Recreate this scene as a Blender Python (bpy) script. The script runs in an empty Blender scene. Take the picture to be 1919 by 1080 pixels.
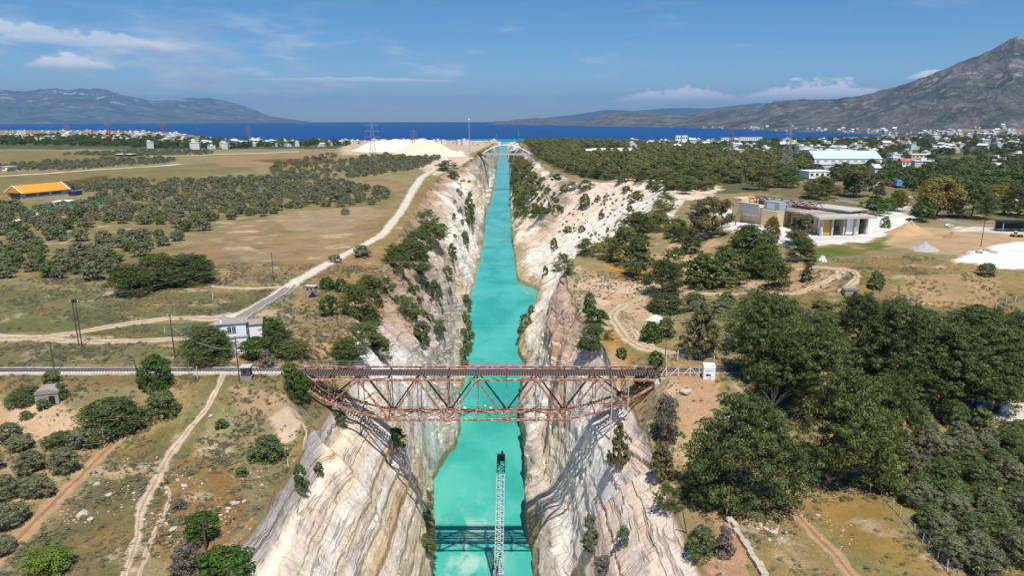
import bpy, bmesh, math, random
import numpy as np
from mathutils import Vector, Matrix, Euler

random.seed(7)
SC = bpy.context.scene
COL = SC.collection
D = bpy.data

# ------------------------------------------------------------------ camera, sky, sun, exposure
F = 1300.0; PITCH = math.radians(13.8); CH = 112.0; CX, CY = 959.5, 540.0
cam = D.cameras.new('camera'); cam.sensor_width = 36.0; cam.lens = 36.0 * F / 1919.0
cam.clip_start = 0.5; cam.clip_end = 150000.0
camo = D.objects.new('camera', cam); COL.objects.link(camo)
camo.location = (0, 0, CH); camo.rotation_euler = (math.pi / 2 - PITCH, 0, 0)
SC.camera = camo

SUN_DIR = Vector((0.11, -0.46, 1.0)).normalized()          # towards the sun
sun = D.lights.new('sun', 'SUN'); sun.energy = 5.0; sun.angle = math.radians(0.53); sun.color = (1.0, 0.955, 0.89)
suno = D.objects.new('sun', sun); COL.objects.link(suno)
suno.rotation_euler = SUN_DIR.to_track_quat('Z', 'Y').to_euler()
suno.location = (30, -190, 420)

SC.view_settings.view_transform = 'Standard'; SC.view_settings.look = 'None'
SC.view_settings.exposure = 0.12; SC.view_settings.gamma = 1.0; SC.view_settings.use_curve_mapping = False
SC.render.engine = 'CYCLES'
SC.cycles.max_bounces = 5; SC.cycles.diffuse_bounces = 2; SC.cycles.glossy_bounces = 2
SC.cycles.transmission_bounces = 2; SC.cycles.volume_bounces = 0; SC.cycles.transparent_max_bounces = 4
SC.cycles.use_denoising = True


def lin(c):
    """hex or (r,g,b) 0-255 sRGB -> linear tuple"""
    if isinstance(c, str):
        c = c.lstrip('#'); c = tuple(int(c[i:i + 2], 16) for i in (0, 2, 4))
    return tuple((v / 255 / 12.92) if v / 255 <= 0.04045 else ((v / 255 + 0.055) / 1.055) ** 2.4 for v in c)


class NT:
    def __init__(self, tree):
        self.t = tree; tree.nodes.clear()

    def n(self, typ, ins=None, **props):
        nd = self.t.nodes.new(typ)
        for k, v in props.items(): setattr(nd, k, v)
        for k, v in (ins or {}).items(): self.set(nd.inputs[k], v)
        return nd

    def set(self, sock, v):
        if hasattr(v, 'outputs'): v = v.outputs[0]
        if isinstance(v, bpy.types.NodeSocket): self.t.links.new(v, sock)
        else:
            if sock.type == 'RGBA' and len(v) == 3: v = (*v, 1)
            sock.default_value = v

    def math(self, op, a, b=0.0, c=0.0, clamp=False):
        nd = self.n('ShaderNodeMath', operation=op, use_clamp=clamp)
        self.set(nd.inputs[0], a); self.set(nd.inputs[1], b); self.set(nd.inputs[2], c)
        return nd.outputs[0]

    def mix(self, f, a, b, blend='MIX'):
        nd = self.n('ShaderNodeMix', data_type='RGBA', blend_type=blend)
        self.set(nd.inputs[0], f); self.set(nd.inputs[6], a); self.set(nd.inputs[7], b)
        return nd.outputs[2]

    def noise(self, vec, scale, detail=3.0, rough=0.55, dist=0.0):
        return self.n('ShaderNodeTexNoise', {'Vector': vec, 'Scale': scale, 'Detail': detail, 'Roughness': rough, 'Distortion': dist}).outputs[0]

    def ramp(self, f, lo, hi):
        nd = self.n('ShaderNodeMapRange', {'Value': f, 'From Min': lo, 'From Max': hi}, clamp=True, interpolation_type='SMOOTHSTEP')
        return nd.outputs[0]

    def scale(self, vec, s):
        nd = self.n('ShaderNodeVectorMath', operation='MULTIPLY'); self.set(nd.inputs[0], vec); nd.inputs[1].default_value = s
        return nd.outputs[0]


# --- sky: physical sky with thin cloud bands low over the horizon
W = D.worlds.new('World'); SC.world = W; W.use_nodes = True
n = NT(W.node_tree)
sun_el = math.asin(SUN_DIR.z); sun_az = math.atan2(SUN_DIR.x, SUN_DIR.y)
sky = n.n('ShaderNodeTexSky', sky_type='NISHITA', sun_disc=False, sun_elevation=sun_el, sun_rotation=sun_az,
          altitude=100.0, air_density=1.0, dust_density=0.1, ozone_density=4.0)
tc = n.n('ShaderNodeTexCoord')
sep = n.n('ShaderNodeSeparateXYZ', {0: tc.outputs['Generated']})
az = n.math('ARCTAN2', sep.outputs[0], sep.outputs[1])
el = n.math('ARCSINE', sep.outputs[2])
cmb = n.n('ShaderNodeCombineXYZ', {0: n.math('MULTIPLY', az, 9.0), 1: n.math('MULTIPLY', el, 38.0), 2: 0.3})
big = n.noise(cmb, 1.1, 7.0, 0.62, 0.25)
cov = n.noise(n.n('ShaderNodeCombineXYZ', {0: n.math('MULTIPLY', az, 1.6), 1: n.math('MULTIPLY', el, 5.0), 2: 4.7}), 1.0, 2.0)
band = n.math('MULTIPLY', n.ramp(el, -0.01, 0.025), n.ramp(el, 0.17, 0.055))
# more cloud to the left (west) of the canal than to the right
westward = n.math('ADD', n.math('MULTIPLY', n.ramp(az, 0.12, -0.42), 0.12), -0.04)
thr = n.math('ADD', n.math('ADD', big, westward), n.math('MULTIPLY', n.math('SUBTRACT', cov, 0.5), 0.25))
stratus = n.math('MULTIPLY', n.math('MULTIPLY', n.ramp(thr, 0.49, 0.76), band), 0.75)
# high thin streaks
cm2 = n.n('ShaderNodeCombineXYZ', {0: n.math('ADD', n.math('MULTIPLY', az, 5.0), n.math('MULTIPLY', el, -14.0)), 1: n.math('MULTIPLY', el, 60.0), 2: 9.1})
wisp = n.math('MULTIPLY', n.ramp(n.noise(cm2, 1.0, 5.0, 0.6, 0.4), 0.56, 0.82), n.math('MULTIPLY', n.ramp(el, 0.015, 0.05), n.ramp(el, 0.42, 0.06)))
wisp = n.math('MULTIPLY', wisp, 0.28)


def puff(a0, e0, wa, we, amt):
    """one bank of cumulus lying along the horizon: flat base, bumpy top"""
    bump = n.noise(n.n('ShaderNodeCombineXYZ', {0: n.math('MULTIPLY', az, 55.0), 1: n.math('MULTIPLY', el, 90.0), 2: a0 * 7}), 1.0, 5.0, 0.6)
    da = n.math('DIVIDE', n.math('SUBTRACT', az, a0), wa)
    lim = n.math('SUBTRACT', 1.0, n.math('MULTIPLY', da, da))
    top = n.math('MULTIPLY', lim, n.math('MULTIPLY_ADD', bump, 2.2, -0.35))
    h = n.math('DIVIDE', n.math('SUBTRACT', el, e0), we)
    m = n.math('MULTIPLY', n.ramp(n.math('SUBTRACT', top, h), -0.02, 0.35), n.ramp(h, -0.5, 0.15))
    return n.math('MULTIPLY', m, amt)


def pa(px): return math.atan((px - CX) / F / math.cos(PITCH) * 1.02)


cum = 0.0
for px, e0, wpx, we, amt in [(1245, 0.0275, 110, 0.017, .9), (1480, 0.029, 130, 0.024, .95), (1690, 0.049, 45, 0.011, .9),
                             (210, 0.062, 60, 0.017, .75), (90, 0.094, 130, 0.020, .5), (230, 0.088, 150, 0.016, .5),
                             (-20, 0.085, 110, 0.017, .55), (700, 0.05, 190, 0.006, .4), (2300, 0.04, 220, 0.02, .6), (-500, 0.06, 260, 0.02, .6), (3400, .05, 300, .02, .6)]:
    p_ = puff(pa(px) if 0 < px < 1919 else (px - CX) / 1450.0, e0, wpx / 1350.0, we, amt)
    cum = p_ if isinstance(cum, float) else n.math('MAXIMUM', cum, p_)
grey = n.noise(n.n('ShaderNodeCombineXYZ', {0: n.math('MULTIPLY', az, 14.0), 1: n.math('MULTIPLY', el, 60.0), 2: 2.2}), 1.0, 4.0)
ccol = n.mix(n.ramp(grey, 0.35, 0.65), (5.2, 6.0, 7.2), (8.4, 8.7, 9.2))
clear = n.n('ShaderNodeHueSaturation', {'Saturation': 1.36, 'Color': sky.outputs[0]})
clear = n.mix(n.ramp(el, 0.30, 0.0), clear, (0.70, 0.90, 1.16), 'MULTIPLY')
sc1 = n.mix(n.math('MAXIMUM', stratus, wisp), clear, ccol)
sc2 = n.mix(cum, sc1, (10.5, 10.6, 10.8))
hsv = n.n('ShaderNodeHueSaturation', {'Saturation': 1.0, 'Value': 1.0, 'Color': sc2})
bg = n.n('ShaderNodeBackground', {'Color': hsv, 'Strength': 0.083})
n.n('ShaderNodeOutputWorld', {0: bg})

# ------------------------------------------------------------------ noise, helpers


def _hash(ix, iy, seed):
    h = (ix.astype(np.int64) * 374761393 + iy.astype(np.int64) * 668265263 + seed * 974711) & 0xffffffff
    h = ((h ^ (h >> 13)) * 1274126177) & 0xffffffff
    h = (h ^ (h >> 16)) & 0xffffffff
    return h / 4294967295.0


def vnoise(x, y, seed=0):
    x = np.asarray(x, float); y = np.asarray(y, float)
    ix = np.floor(x); iy = np.floor(y); fx = x - ix; fy = y - iy
    fx = fx * fx * fx * (fx * (fx * 6 - 15) + 10); fy = fy * fy * fy * (fy * (fy * 6 - 15) + 10)
    a = _hash(ix, iy, seed); b = _hash(ix + 1, iy, seed); c = _hash(ix, iy + 1, seed); d = _hash(ix + 1, iy + 1, seed)
    return (a * (1 - fx) + b * fx) * (1 - fy) + (c * (1 - fx) + d * fx) * fy


def fbm(x, y, seed=0, octv=4, gain=0.5):
    s = 0; a = 1; t = 0
    for i in range(octv):
        s = s + a * (vnoise(x, y, seed + i * 17) - 0.5); t += a; a *= gain; x = np.asarray(x) * 2.03 + 11.3; y = np.asarray(y) * 2.03 + 5.7
    return s / t * 2          # about -1..1


def sstep(a, b, x):
    t = np.clip((x - a) / (b - a), 0, 1); return t * t * (3 - 2 * t)


def ray(px, py):
    u = (px - CX) / F; v = (py - CY) / F
    return Vector((u, math.cos(PITCH) - v * math.sin(PITCH), -(math.sin(PITCH) + v * math.cos(PITCH))))


def at_z(px, py, z):
    r = ray(px, py); k = (z - CH) / r.z
    return Vector((r.x * k, r.y * k, z))


def at_y(px, py, Y):
    r = ray(px, py); k = Y / r.y
    return Vector((r.x * k, Y, CH + r.z * k))


def zc_of(p): return p[1] * math.cos(PITCH) + (CH - p[2]) * math.sin(PITCH)


def tag(o, label=None, cat=None, group=None, kind=None):
    if label: o['label'] = label
    if cat: o['category'] = cat
    if group: o['group'] = group
    if kind: o['kind'] = kind
    return o


def thing(name, label, cat, loc=(0, 0, 0), rz=0.0, group=None, scale=None):
    o = D.objects.new(name, None); COL.objects.link(o); o.location = loc; o.rotation_euler = (0, 0, rz)
    o.empty_display_size = 0.2
    if scale: o.scale = scale
    return tag(o, label, cat, group)


def link(name, me, parent=None, loc=None):
    o = D.objects.new(name, me); COL.objects.link(o)
    if parent: o.parent = parent
    if loc is not None: o.location = loc
    return o


def np_mesh(name, V, Q, mats, tone=None, midx=None, smooth=False, tone_name='tone'):
    me = D.meshes.new(name); V = np.ascontiguousarray(V, dtype=np.float32); Q = np.ascontiguousarray(Q, dtype=np.int32)
    k = Q.shape[1]
    me.vertices.add(len(V)); me.vertices.foreach_set('co', V.ravel())
    me.loops.add(Q.size); me.loops.foreach_set('vertex_index', Q.ravel())
    me.polygons.add(len(Q)); me.polygons.foreach_set('loop_start', np.arange(0, Q.size, k, dtype=np.int32))
    if midx is not None: me.polygons.foreach_set('material_index', np.asarray(midx, dtype=np.int32))
    me.polygons.foreach_set('use_smooth', np.full(len(Q), smooth))
    for m in (mats if isinstance(mats, (list, tuple)) else [mats]): me.materials.append(m)
    if tone is not None:
        a = me.attributes.new(tone_name, 'FLOAT', 'POINT'); a.data.foreach_set('value', np.asarray(tone, dtype=np.float32))
    me.update(calc_edges=True)
    return me


def color_attr(me, name, arr):
    a = me.attributes.new(name, 'FLOAT_COLOR', 'POINT')
    full = np.ones((len(arr), 4), dtype=np.float32); full[:, :3] = arr; a.data.foreach_set('color', full.ravel())


class MB:
    """collects boxes, bars, tubes and prisms into one mesh"""
    def __init__(self): self.v = []; self.f = []; self.m = []

    def add(self, vs, fs, mi=0):
        o = len(self.v); self.v += [tuple(v) for v in vs]; self.f += [tuple(i + o for i in f) for f in fs]; self.m += [mi] * len(fs); return self

    def box(self, c, s, rz=0.0, mi=0):
        x, y, z = s[0] / 2, s[1] / 2, s[2] / 2; R = Matrix.Rotation(rz, 3, 'Z'); c = Vector(c)
        vs = [c + R @ Vector((sx * x, sy * y, sz * z)) for sz in (-1, 1) for sx, sy in ((-1, -1), (1, -1), (1, 1), (-1, 1))]
        return self.add(vs, [(0, 3, 2, 1), (4, 5, 6, 7), (0, 1, 5, 4), (1, 2, 6, 5), (2, 3, 7, 6), (3, 0, 4, 7)], mi)

    def bar(self, p, q, w, h=None, mi=0, up=(0, 0, 1)):
        p = Vector(p); q = Vector(q); h = h or w; d = (q - p).normalized(); up = Vector(up)
        if abs(d.dot(up)) > 0.98: up = Vector((0, 1, 0))
        a = d.cross(up).normalized(); b = a.cross(d)
        vs = [e + a * sx * w / 2 + b * sy * h / 2 for e in (p, q) for sx, sy in ((-1, -1), (1, -1), (1, 1), (-1, 1))]
        return self.add(vs, [(0, 1, 2, 3), (7, 6, 5, 4), (0, 4, 5, 1), (1, 5, 6, 2), (2, 6, 7, 3), (3, 7, 4, 0)], mi)

    def tube(self, pts, r, nseg=6, mi=0, r2=None):
        pts = [Vector(p) for p in pts]; N = len(pts); vs = []
        for i, p in enumerate(pts):
            d = (pts[min(i + 1, N - 1)] - pts[max(i - 1, 0)]).normalized()
            u = Vector((0, 0, 1)) if abs(d.z) < 0.9 else Vector((1, 0, 0))
            a = d.cross(u).normalized(); b = d.cross(a)
            rr = r if r2 is None else r + (r2 - r) * i / max(1, N - 1)
            vs += [p + (a * math.cos(2 * math.pi * k / nseg) + b * math.sin(2 * math.pi * k / nseg)) * rr for k in range(nseg)]
        fs = [(i * nseg + k, i * nseg + (k + 1) % nseg, (i + 1) * nseg + (k + 1) % nseg, (i + 1) * nseg + k) for i in range(N - 1) for k in range(nseg)]
        fs += [tuple(range(nseg))[::-1], tuple((N - 1) * nseg + k for k in range(nseg))]
        return self.add(vs, fs, mi)

    def prism(self, prof, y0, y1, axis='Y', mi=0):
        """prof: list of (a, z); extruded along axis"""
        N = len(prof); vs = []
        for t in (y0, y1): vs += [(a, t, z) if axis == 'Y' else (t, a, z) for a, z in prof]
        fs = [tuple(range(N)), tuple(range(2 * N - 1, N - 1, -1))] + [(i, i + N, (i + 1) % N + N, (i + 1) % N) for i in range(N)]
        return self.add(vs, fs, mi)

    def build(self, name, mats, parent=None, smooth=False, loc=None):
        me = D.meshes.new(name); me.from_pydata(self.v, [], self.f)
        for m in (mats if isinstance(mats, (list, tuple)) else [mats]): me.materials.append(m)
        me.polygons.foreach_set('material_index', self.m)
        if smooth: me.polygons.foreach_set('use_smooth', [True] * len(self.f))
        bm = bmesh.new(); bm.from_mesh(me); bmesh.ops.recalc_face_normals(bm, faces=bm.faces); bm.to_mesh(me); bm.free()
        return link(name, me, parent, loc)


# ------------------------------------------------------------------ materials
MATS = {}


def simple(name, col, rough=0.7, var=0.25, scale=1.5, metal=0.0, bump=0.0, stain=None, spec=0.4):
    if name in MATS: return MATS[name]
    m = D.materials.new(name); m.use_nodes = True; t = NT(m.node_tree)
    co = t.n('ShaderNodeTexCoord').outputs['Object']
    nz = t.noise(co, scale, 5.0, 0.6); nz2 = t.noise(co, scale * 7.3, 3.0, 0.6)
    f = t.math('MULTIPLY_ADD', t.math('ADD', nz, t.math('MULTIPLY', nz2, 0.5)), var * 2, 1.0 - var * 1.5)
    c = t.mix(1.0, lin(col) if not isinstance(col[0], float) else col, t.n('ShaderNodeCombineColor', {0: f, 1: f, 2: f}), 'MULTIPLY')
    if stain: c = t.mix(t.ramp(t.noise(co, stain[1], 4.0, 0.65), stain[2], stain[2] + 0.14), c, lin(stain[0]))
    p = t.n('ShaderNodeBsdfPrincipled', {'Base Color': c, 'Roughness': rough, 'Metallic': metal, 'Specular IOR Level': spec})
    if bump: t.set(p.inputs['Normal'], t.n('ShaderNodeBump', {'Height': nz2, 'Strength': bump, 'Distance': 0.1}))
    t.n('ShaderNodeOutputMaterial', {0: p}); MATS[name] = m
    return m


def leafmat(name, dark, light, trans=0.24):
    m = D.materials.new(name); m.use_nodes = True; t = NT(m.node_tree)
    a = t.n('ShaderNodeAttribute', attribute_name='tone').outputs['Fac']
    oi = t.n('ShaderNodeObjectInfo').outputs['Random']
    f = t.math('ADD', t.math('MULTIPLY', a, 0.75), t.math('MULTIPLY', oi, 0.35), clamp=True)
    c = t.mix(f, dark, light)
    d = t.n('ShaderNodeBsdfDiffuse', {'Color': c}); tr = t.n('ShaderNodeBsdfTranslucent', {'Color': c})
    g = t.n('ShaderNodeBsdfGlossy', {'Color': (1, 1, 1), 'Roughness': 0.5})
    mx = t.n('ShaderNodeMixShader', {0: trans, 1: d, 2: tr})
    mx2 = t.n('ShaderNodeMixShader', {0: 0.012, 1: mx, 2: g})
    t.n('ShaderNodeOutputMaterial', {0: mx2}); return m


L_PINE = leafmat('pine_needles', (0.036, 0.056, 0.014), (0.215, 0.260, 0.072))
L_PINE2 = leafmat('dark_pine_needles', (0.030, 0.048, 0.015), (0.155, 0.200, 0.060))
L_FOREST = leafmat('forest_needles', (0.085, 0.104, 0.028), (0.245, 0.260, 0.080))
L_OLIVE = leafmat('olive_leaves', (0.105, 0.118, 0.060), (0.270, 0.280, 0.150))
L_EUC = leafmat('eucalyptus_leaves', (0.085, 0.090, 0.034), (0.256, 0.232, 0.096))
L_OCH = leafmat('ochre_leaves', (0.132, 0.121, 0.031), (0.341, 0.271, 0.070))
L_GREEN = leafmat('broad_leaves', (0.032, 0.068, 0.014), (0.105, 0.185, 0.032))
L_LIME = leafmat('young_leaves', (0.070, 0.115, 0.015), (0.190, 0.270, 0.045))
L_SHRUB = leafmat('shrub_leaves', (0.064, 0.094, 0.030), (0.190, 0.245, 0.080))
L_GREY = leafmat('dry_twigs', (0.116, 0.102, 0.074), (0.295, 0.256, 0.186))
L_SCRUB = leafmat('grey_scrub', (0.115, 0.120, 0.066), (0.250, 0.245, 0.150))
L_TUFT = leafmat('dry_grass', (0.180, 0.155, 0.080), (0.360, 0.300, 0.165))
M_BARK = simple('bark', (112, 92, 74), 0.9, 0.3, 3.0)
M_DEADWOOD = simple('dead_wood', (190, 180, 168), 0.9, 0.2, 3.0)
M_WHITE = simple('white_wall', (247, 247, 245), 0.7, 0.04, 0.6)
M_CONC = simple('concrete', (186, 180, 170), 0.85, 0.14, 0.8, bump=0.3)
M_OLDCONC = simple('weathered_concrete', (158, 148, 134), 0.9, 0.25, 0.8, bump=0.4)
M_DARK = simple('dark_opening', (38, 38, 42), 0.5, 0.1)
M_GLASS = simple('window_glass', (52, 62, 76), 0.12, 0.05, spec=0.6)
M_TILE = simple('roof_tile', (190, 104, 72), 0.8, 0.2, 1.0)
M_TAN = simple('tan_panel', (222, 196, 150), 0.75, 0.07, 0.4)
M_GREYMET = simple('grey_metal', (172, 176, 182), 0.45, 0.08, 0.7)
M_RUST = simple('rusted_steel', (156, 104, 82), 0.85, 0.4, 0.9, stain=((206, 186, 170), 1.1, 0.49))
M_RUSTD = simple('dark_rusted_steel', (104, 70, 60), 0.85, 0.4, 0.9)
M_RAIL = simple('rail_steel', (96, 80, 78), 0.5, 0.2, 2.0)
M_SLEEPER = simple('sleeper_wood', (112, 104, 102), 0.9, 0.35, 2.0)
M_POLE = simple('pole_wood', (98, 80, 64), 0.9, 0.25, 1.5)
M_STEEL = simple('galvanised_steel', (150, 152, 155), 0.5, 0.15, 1.0)
M_REDSTEEL = simple('red_painted_steel', (150, 70, 62), 0.6, 0.2, 1.0)
M_BOOM = simple('white_boom_paint', (235, 236, 238), 0.45, 0.08, 1.0)
M_BLACK = simple('black_steel', (44, 44, 46), 0.5, 0.2, 1.0)
M_STONE = simple('pale_stone', (190, 178, 160), 0.9, 0.25, 1.6, bump=0.6)
M_ORANGE = simple('orange_roof', (246, 150, 52), 0.6, 0.08, 0.3)
M_ORPAINT = simple('orange_paint', (226, 92, 44), 0.5, 0.1)
M_YELLOW = simple('yellow_paint', (214, 160, 40), 0.5, 0.15)
M_BLUE = simple('blue_plastic', (40, 90, 170), 0.4, 0.1)
M_RED = simple('red_paint', (190, 50, 45), 0.5, 0.1)
M_TYRE = simple('tyre_rubber', (30, 30, 30), 0.9, 0.1)
M_BLUEROOF = simple('pale_blue_roof', (196, 212, 228), 0.4, 0.05, 0.2)
M_MAROON = simple('maroon_steel', (112, 44, 50), 0.7, 0.2)
M_GRAVEL = simple('gravel_heap', (212, 202, 188), 0.95, 0.16, 0.25, bump=0.6)
M_GREYGRAVEL = simple('grey_gravel', (168, 164, 160), 0.95, 0.16, 0.4, bump=0.6)
# ------------------------------------------------------------------ terrain: plains either side of the canal cut, one grid of rows across the canal
REFF = 7.4e6                                                # earth's curve with refraction
Yr = np.concatenate([np.arange(38, 175, 0.56), 175 * 1.0066 ** np.arange(1, 607)])
NR = len(Yr)


def tab_px(pts, z):
    a = sorted([(at_z(px, py, z).y, at_z(px, py, z).x) for px, py in pts])
    return np.interp(Yr, [p[0] for p in a], [p[1] for p in a])


wL = tab_px([(812, 1110), (815, 1080), (814, 1020), (824, 985), (813, 945), (816, 900), (822, 878), (838, 858), (858, 838), (864, 800), (866, 750), (872, 720), (880, 690), (877, 665), (888, 635),
             (882, 610), (880, 585), (886, 560), (889, 540), (896, 510), (903, 480), (908, 440), (908, 420), (912, 395), (921, 372), (926, 345), (930, 320), (933, 300), (936, 275)], 0.0)
wR = tab_px([(996, 1110), (992, 1080), (1000, 1055), (985, 1020), (980, 985), (985, 950), (982, 900), (986, 860), (976, 800), (971, 750), (980, 710), (985, 690), (967, 668), (967, 640), (972, 620), (985, 598),
             (997, 575), (1004, 558), (1011, 545), (985, 539), (966, 528), (963, 505), (960, 480), (959, 450), (958, 420), (957, 380), (956, 350), (955, 320), (952, 300), (948, 275)], 0.0)
rL = tab_px([(420, 1110), (465, 1020), (505, 950), (540, 905), (585, 870), (618, 850), (634, 800), (645, 770), (668, 730), (672, 690), (668, 655), (662, 610), (675, 570), (700, 530), (728, 498), (745, 455), (770, 405),
             (800, 358), (832, 322), (868, 307), (885, 297), (900, 285), (915, 275)], 58.0)
rR = tab_px([(1345, 1110), (1300, 1045), (1268, 985), (1225, 880), (1190, 800), (1165, 758), (1150, 730), (1138, 690), (1128, 650), (1085, 590), (1065, 545), (1058, 515), (1066, 490), (1078, 478), (1150, 440), (1205, 405),
             (1245, 375), (1250, 355), (1150, 345), (1080, 335), (1030, 318), (1006, 300), (992, 288), (975, 275)], 58.0)
k = np.ones(5) / 5
far = sstep(150, 700, Yr)
for arr in (wL, wR, rL, rR):
    s = np.convolve(np.pad(arr, 2, mode='edge'), k, mode='valid'); arr[:] = s
k2 = np.hanning(37); k2 /= k2.sum(); nr_ = sstep(190, 150, Yr)                # the nearest walls were cut straight
for arr in (wL, wR, rL, rR):
    s = np.convolve(np.pad(arr, 18, mode='edge'), k2, mode='valid'); arr[:] = arr * (1 - nr_) + s * nr_
wob_ = 1 - .7 * nr_
nb_ = sstep(168, 138, Yr); rL = rL * (1 - nb_) + (wL - 20.5) * nb_; rR = rR * (1 - nb_) + (wR + 21.5) * nb_
wL += fbm(Yr / 6, Yr * 0, 5) * 1.1 * wob_; wR += fbm(Yr / 6, Yr * 0, 6) * 1.1 * wob_
rL += fbm(Yr / 9, Yr * 0, 7) * 2.2 * wob_; rR += fbm(Yr / 9, Yr * 0, 8) * 2.0 * wob_
rL = np.minimum(rL, wL - 9); rR = np.maximum(rR, wR + 9)


def coast(px):
    return np.interp(px, [-4000, 0, 200, 330, 385, 450, 640, 940, 1300, 1500, 1720, 1800, 5000],
                     [9600, 8600, 7600, 6300, 4500, 3850, 3700, 3600, 3900, 4250, 5400, 9800, 9900])


def H(x, y):
    x = np.asarray(x, float); y = np.asarray(y, float)
    d = np.hypot(x, y); px = CX + F * x / (0.971 * np.maximum(y, 30) + 13)
    dc = coast(px); r = d / dc
    z = 58 - 55.5 * sstep(0.35, 0.97, r) - 14 * sstep(0.975, 1.03, r)
    flat = 1 - sstep(0.9, 1.0, r)
    rel = fbm(x / 70, y / 70, 1) * 1.3 + fbm(x / 14, y / 14, 2) * 0.38 + fbm(x / 3.1, y / 3.1, 3, 3) * 0.16
    rel = rel + fbm(x / 420, y / 420, 4) * 3.0 * sstep(300, 900, d)
    railbed = sstep(9, 3.5, np.abs(y - 143.5)) * sstep(300, 260, np.abs(x))
    z = z + rel * flat * (1 - 0.9 * railbed)
    # made ground of the works yard on the right: a bank of tipped soil
    bank = sstep(70, 105, x) * sstep(183, 222, y + 0.10 * (150 - x)) * sstep(900, 500, y)
    z = z + bank * (5.0 + fbm(x / 9, y / 9, 9) * 0.8)
    # shallow dip behind the bridge on the right bank
    z = z - 3.0 * np.exp(-((x - 48) / 22) ** 2 - ((y - 205) / 30) ** 2)
    # the ground falls away under both ends of the railway bridge
    under = sstep(22, 9, np.abs(y - 141.5)) * 8.0 * (sstep(-49.5, -40, x) * sstep(0, -20, x) + sstep(34, 26, x) * sstep(0, 12, x))
    # and the foreground lies lower than the railway, on both banks
    dip = 7.6 * sstep(139.5, 119, y) * (1 - 0.5 * sstep(60, 150, np.abs(x)))
    z = z - np.maximum(under, dip)
    return z - d * d / (2 * REFF)


NW, NP = 150, 125
q = np.linspace(0, 1, NP + 1)[1:]
g = 0.25 * q + 0.75 * q ** 2.1
E = 90 + 1.25 * Yr
u = np.linspace(0, 1, NW)


def blocks(v, seed, lo, hi):
    rng = np.random.RandomState(seed); e = [0]
    while e[-1] < 9000: e.append(e[-1] + rng.uniform(lo, hi) * (1 + e[-1] / 900))
    val = rng.uniform(-1, 1, len(e) + 1); i = np.clip(np.searchsorted(e, v), 0, len(e)); return val[i], i


def saw(v):
    t = v - np.floor(v); return np.where(t < 0.92, t / 0.92, (1 - t) / 0.08) - 0.5


PA = ([0, .03, .088, .176, .31, .50, .72, .84, 1], [-.06, .04, .16, .30, .50, .72, .845, .90, 1])
PAR = ([0, .03, .10, .20, .33, .51, .64, .78, 1], [-.06, .04, .16, .23, .32, .64, .82, .90, 1])
PB = ([0, .02, .10, .5, .8, 1], [-.06, .05, .15, .53, .80, 1])
PC = ([0, .04, .09, .38, .55, 1], [-.06, .03, .06, .56, .70, 1])
YG = Yr[:, None] + 0 * u[None, :]; UG = u[None, :] + 0 * Yr[:, None]
fA, fB, fC, fR = (np.interp(u, *p)[None, :] for p in (PA, PB, PC, PAR))
wC = sstep(150, 185, Yr)[:, None] * sstep(700, 480, Yr)[:, None]
fQ = np.interp(u, [0, .02, .36, .42, .7, 1], [-.06, .03, .04, .30, .8, 1])[None, :]
wQ = (sstep(830, 850, Yr) * sstep(1500, 1440, Yr))[:, None]
profL = (fA * (1 - wC) + fC * wC) * (1 - wQ) + fQ * wQ
wB = (sstep(258, 285, Yr) * sstep(620, 540, Yr))[:, None]
wCr = (sstep(620, 690, Yr))[:, None] * 0.8
profR = fR * (1 - wB - wCr * (1 - wB)) + fB * wB + fC * wCr * (1 - wB)

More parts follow.
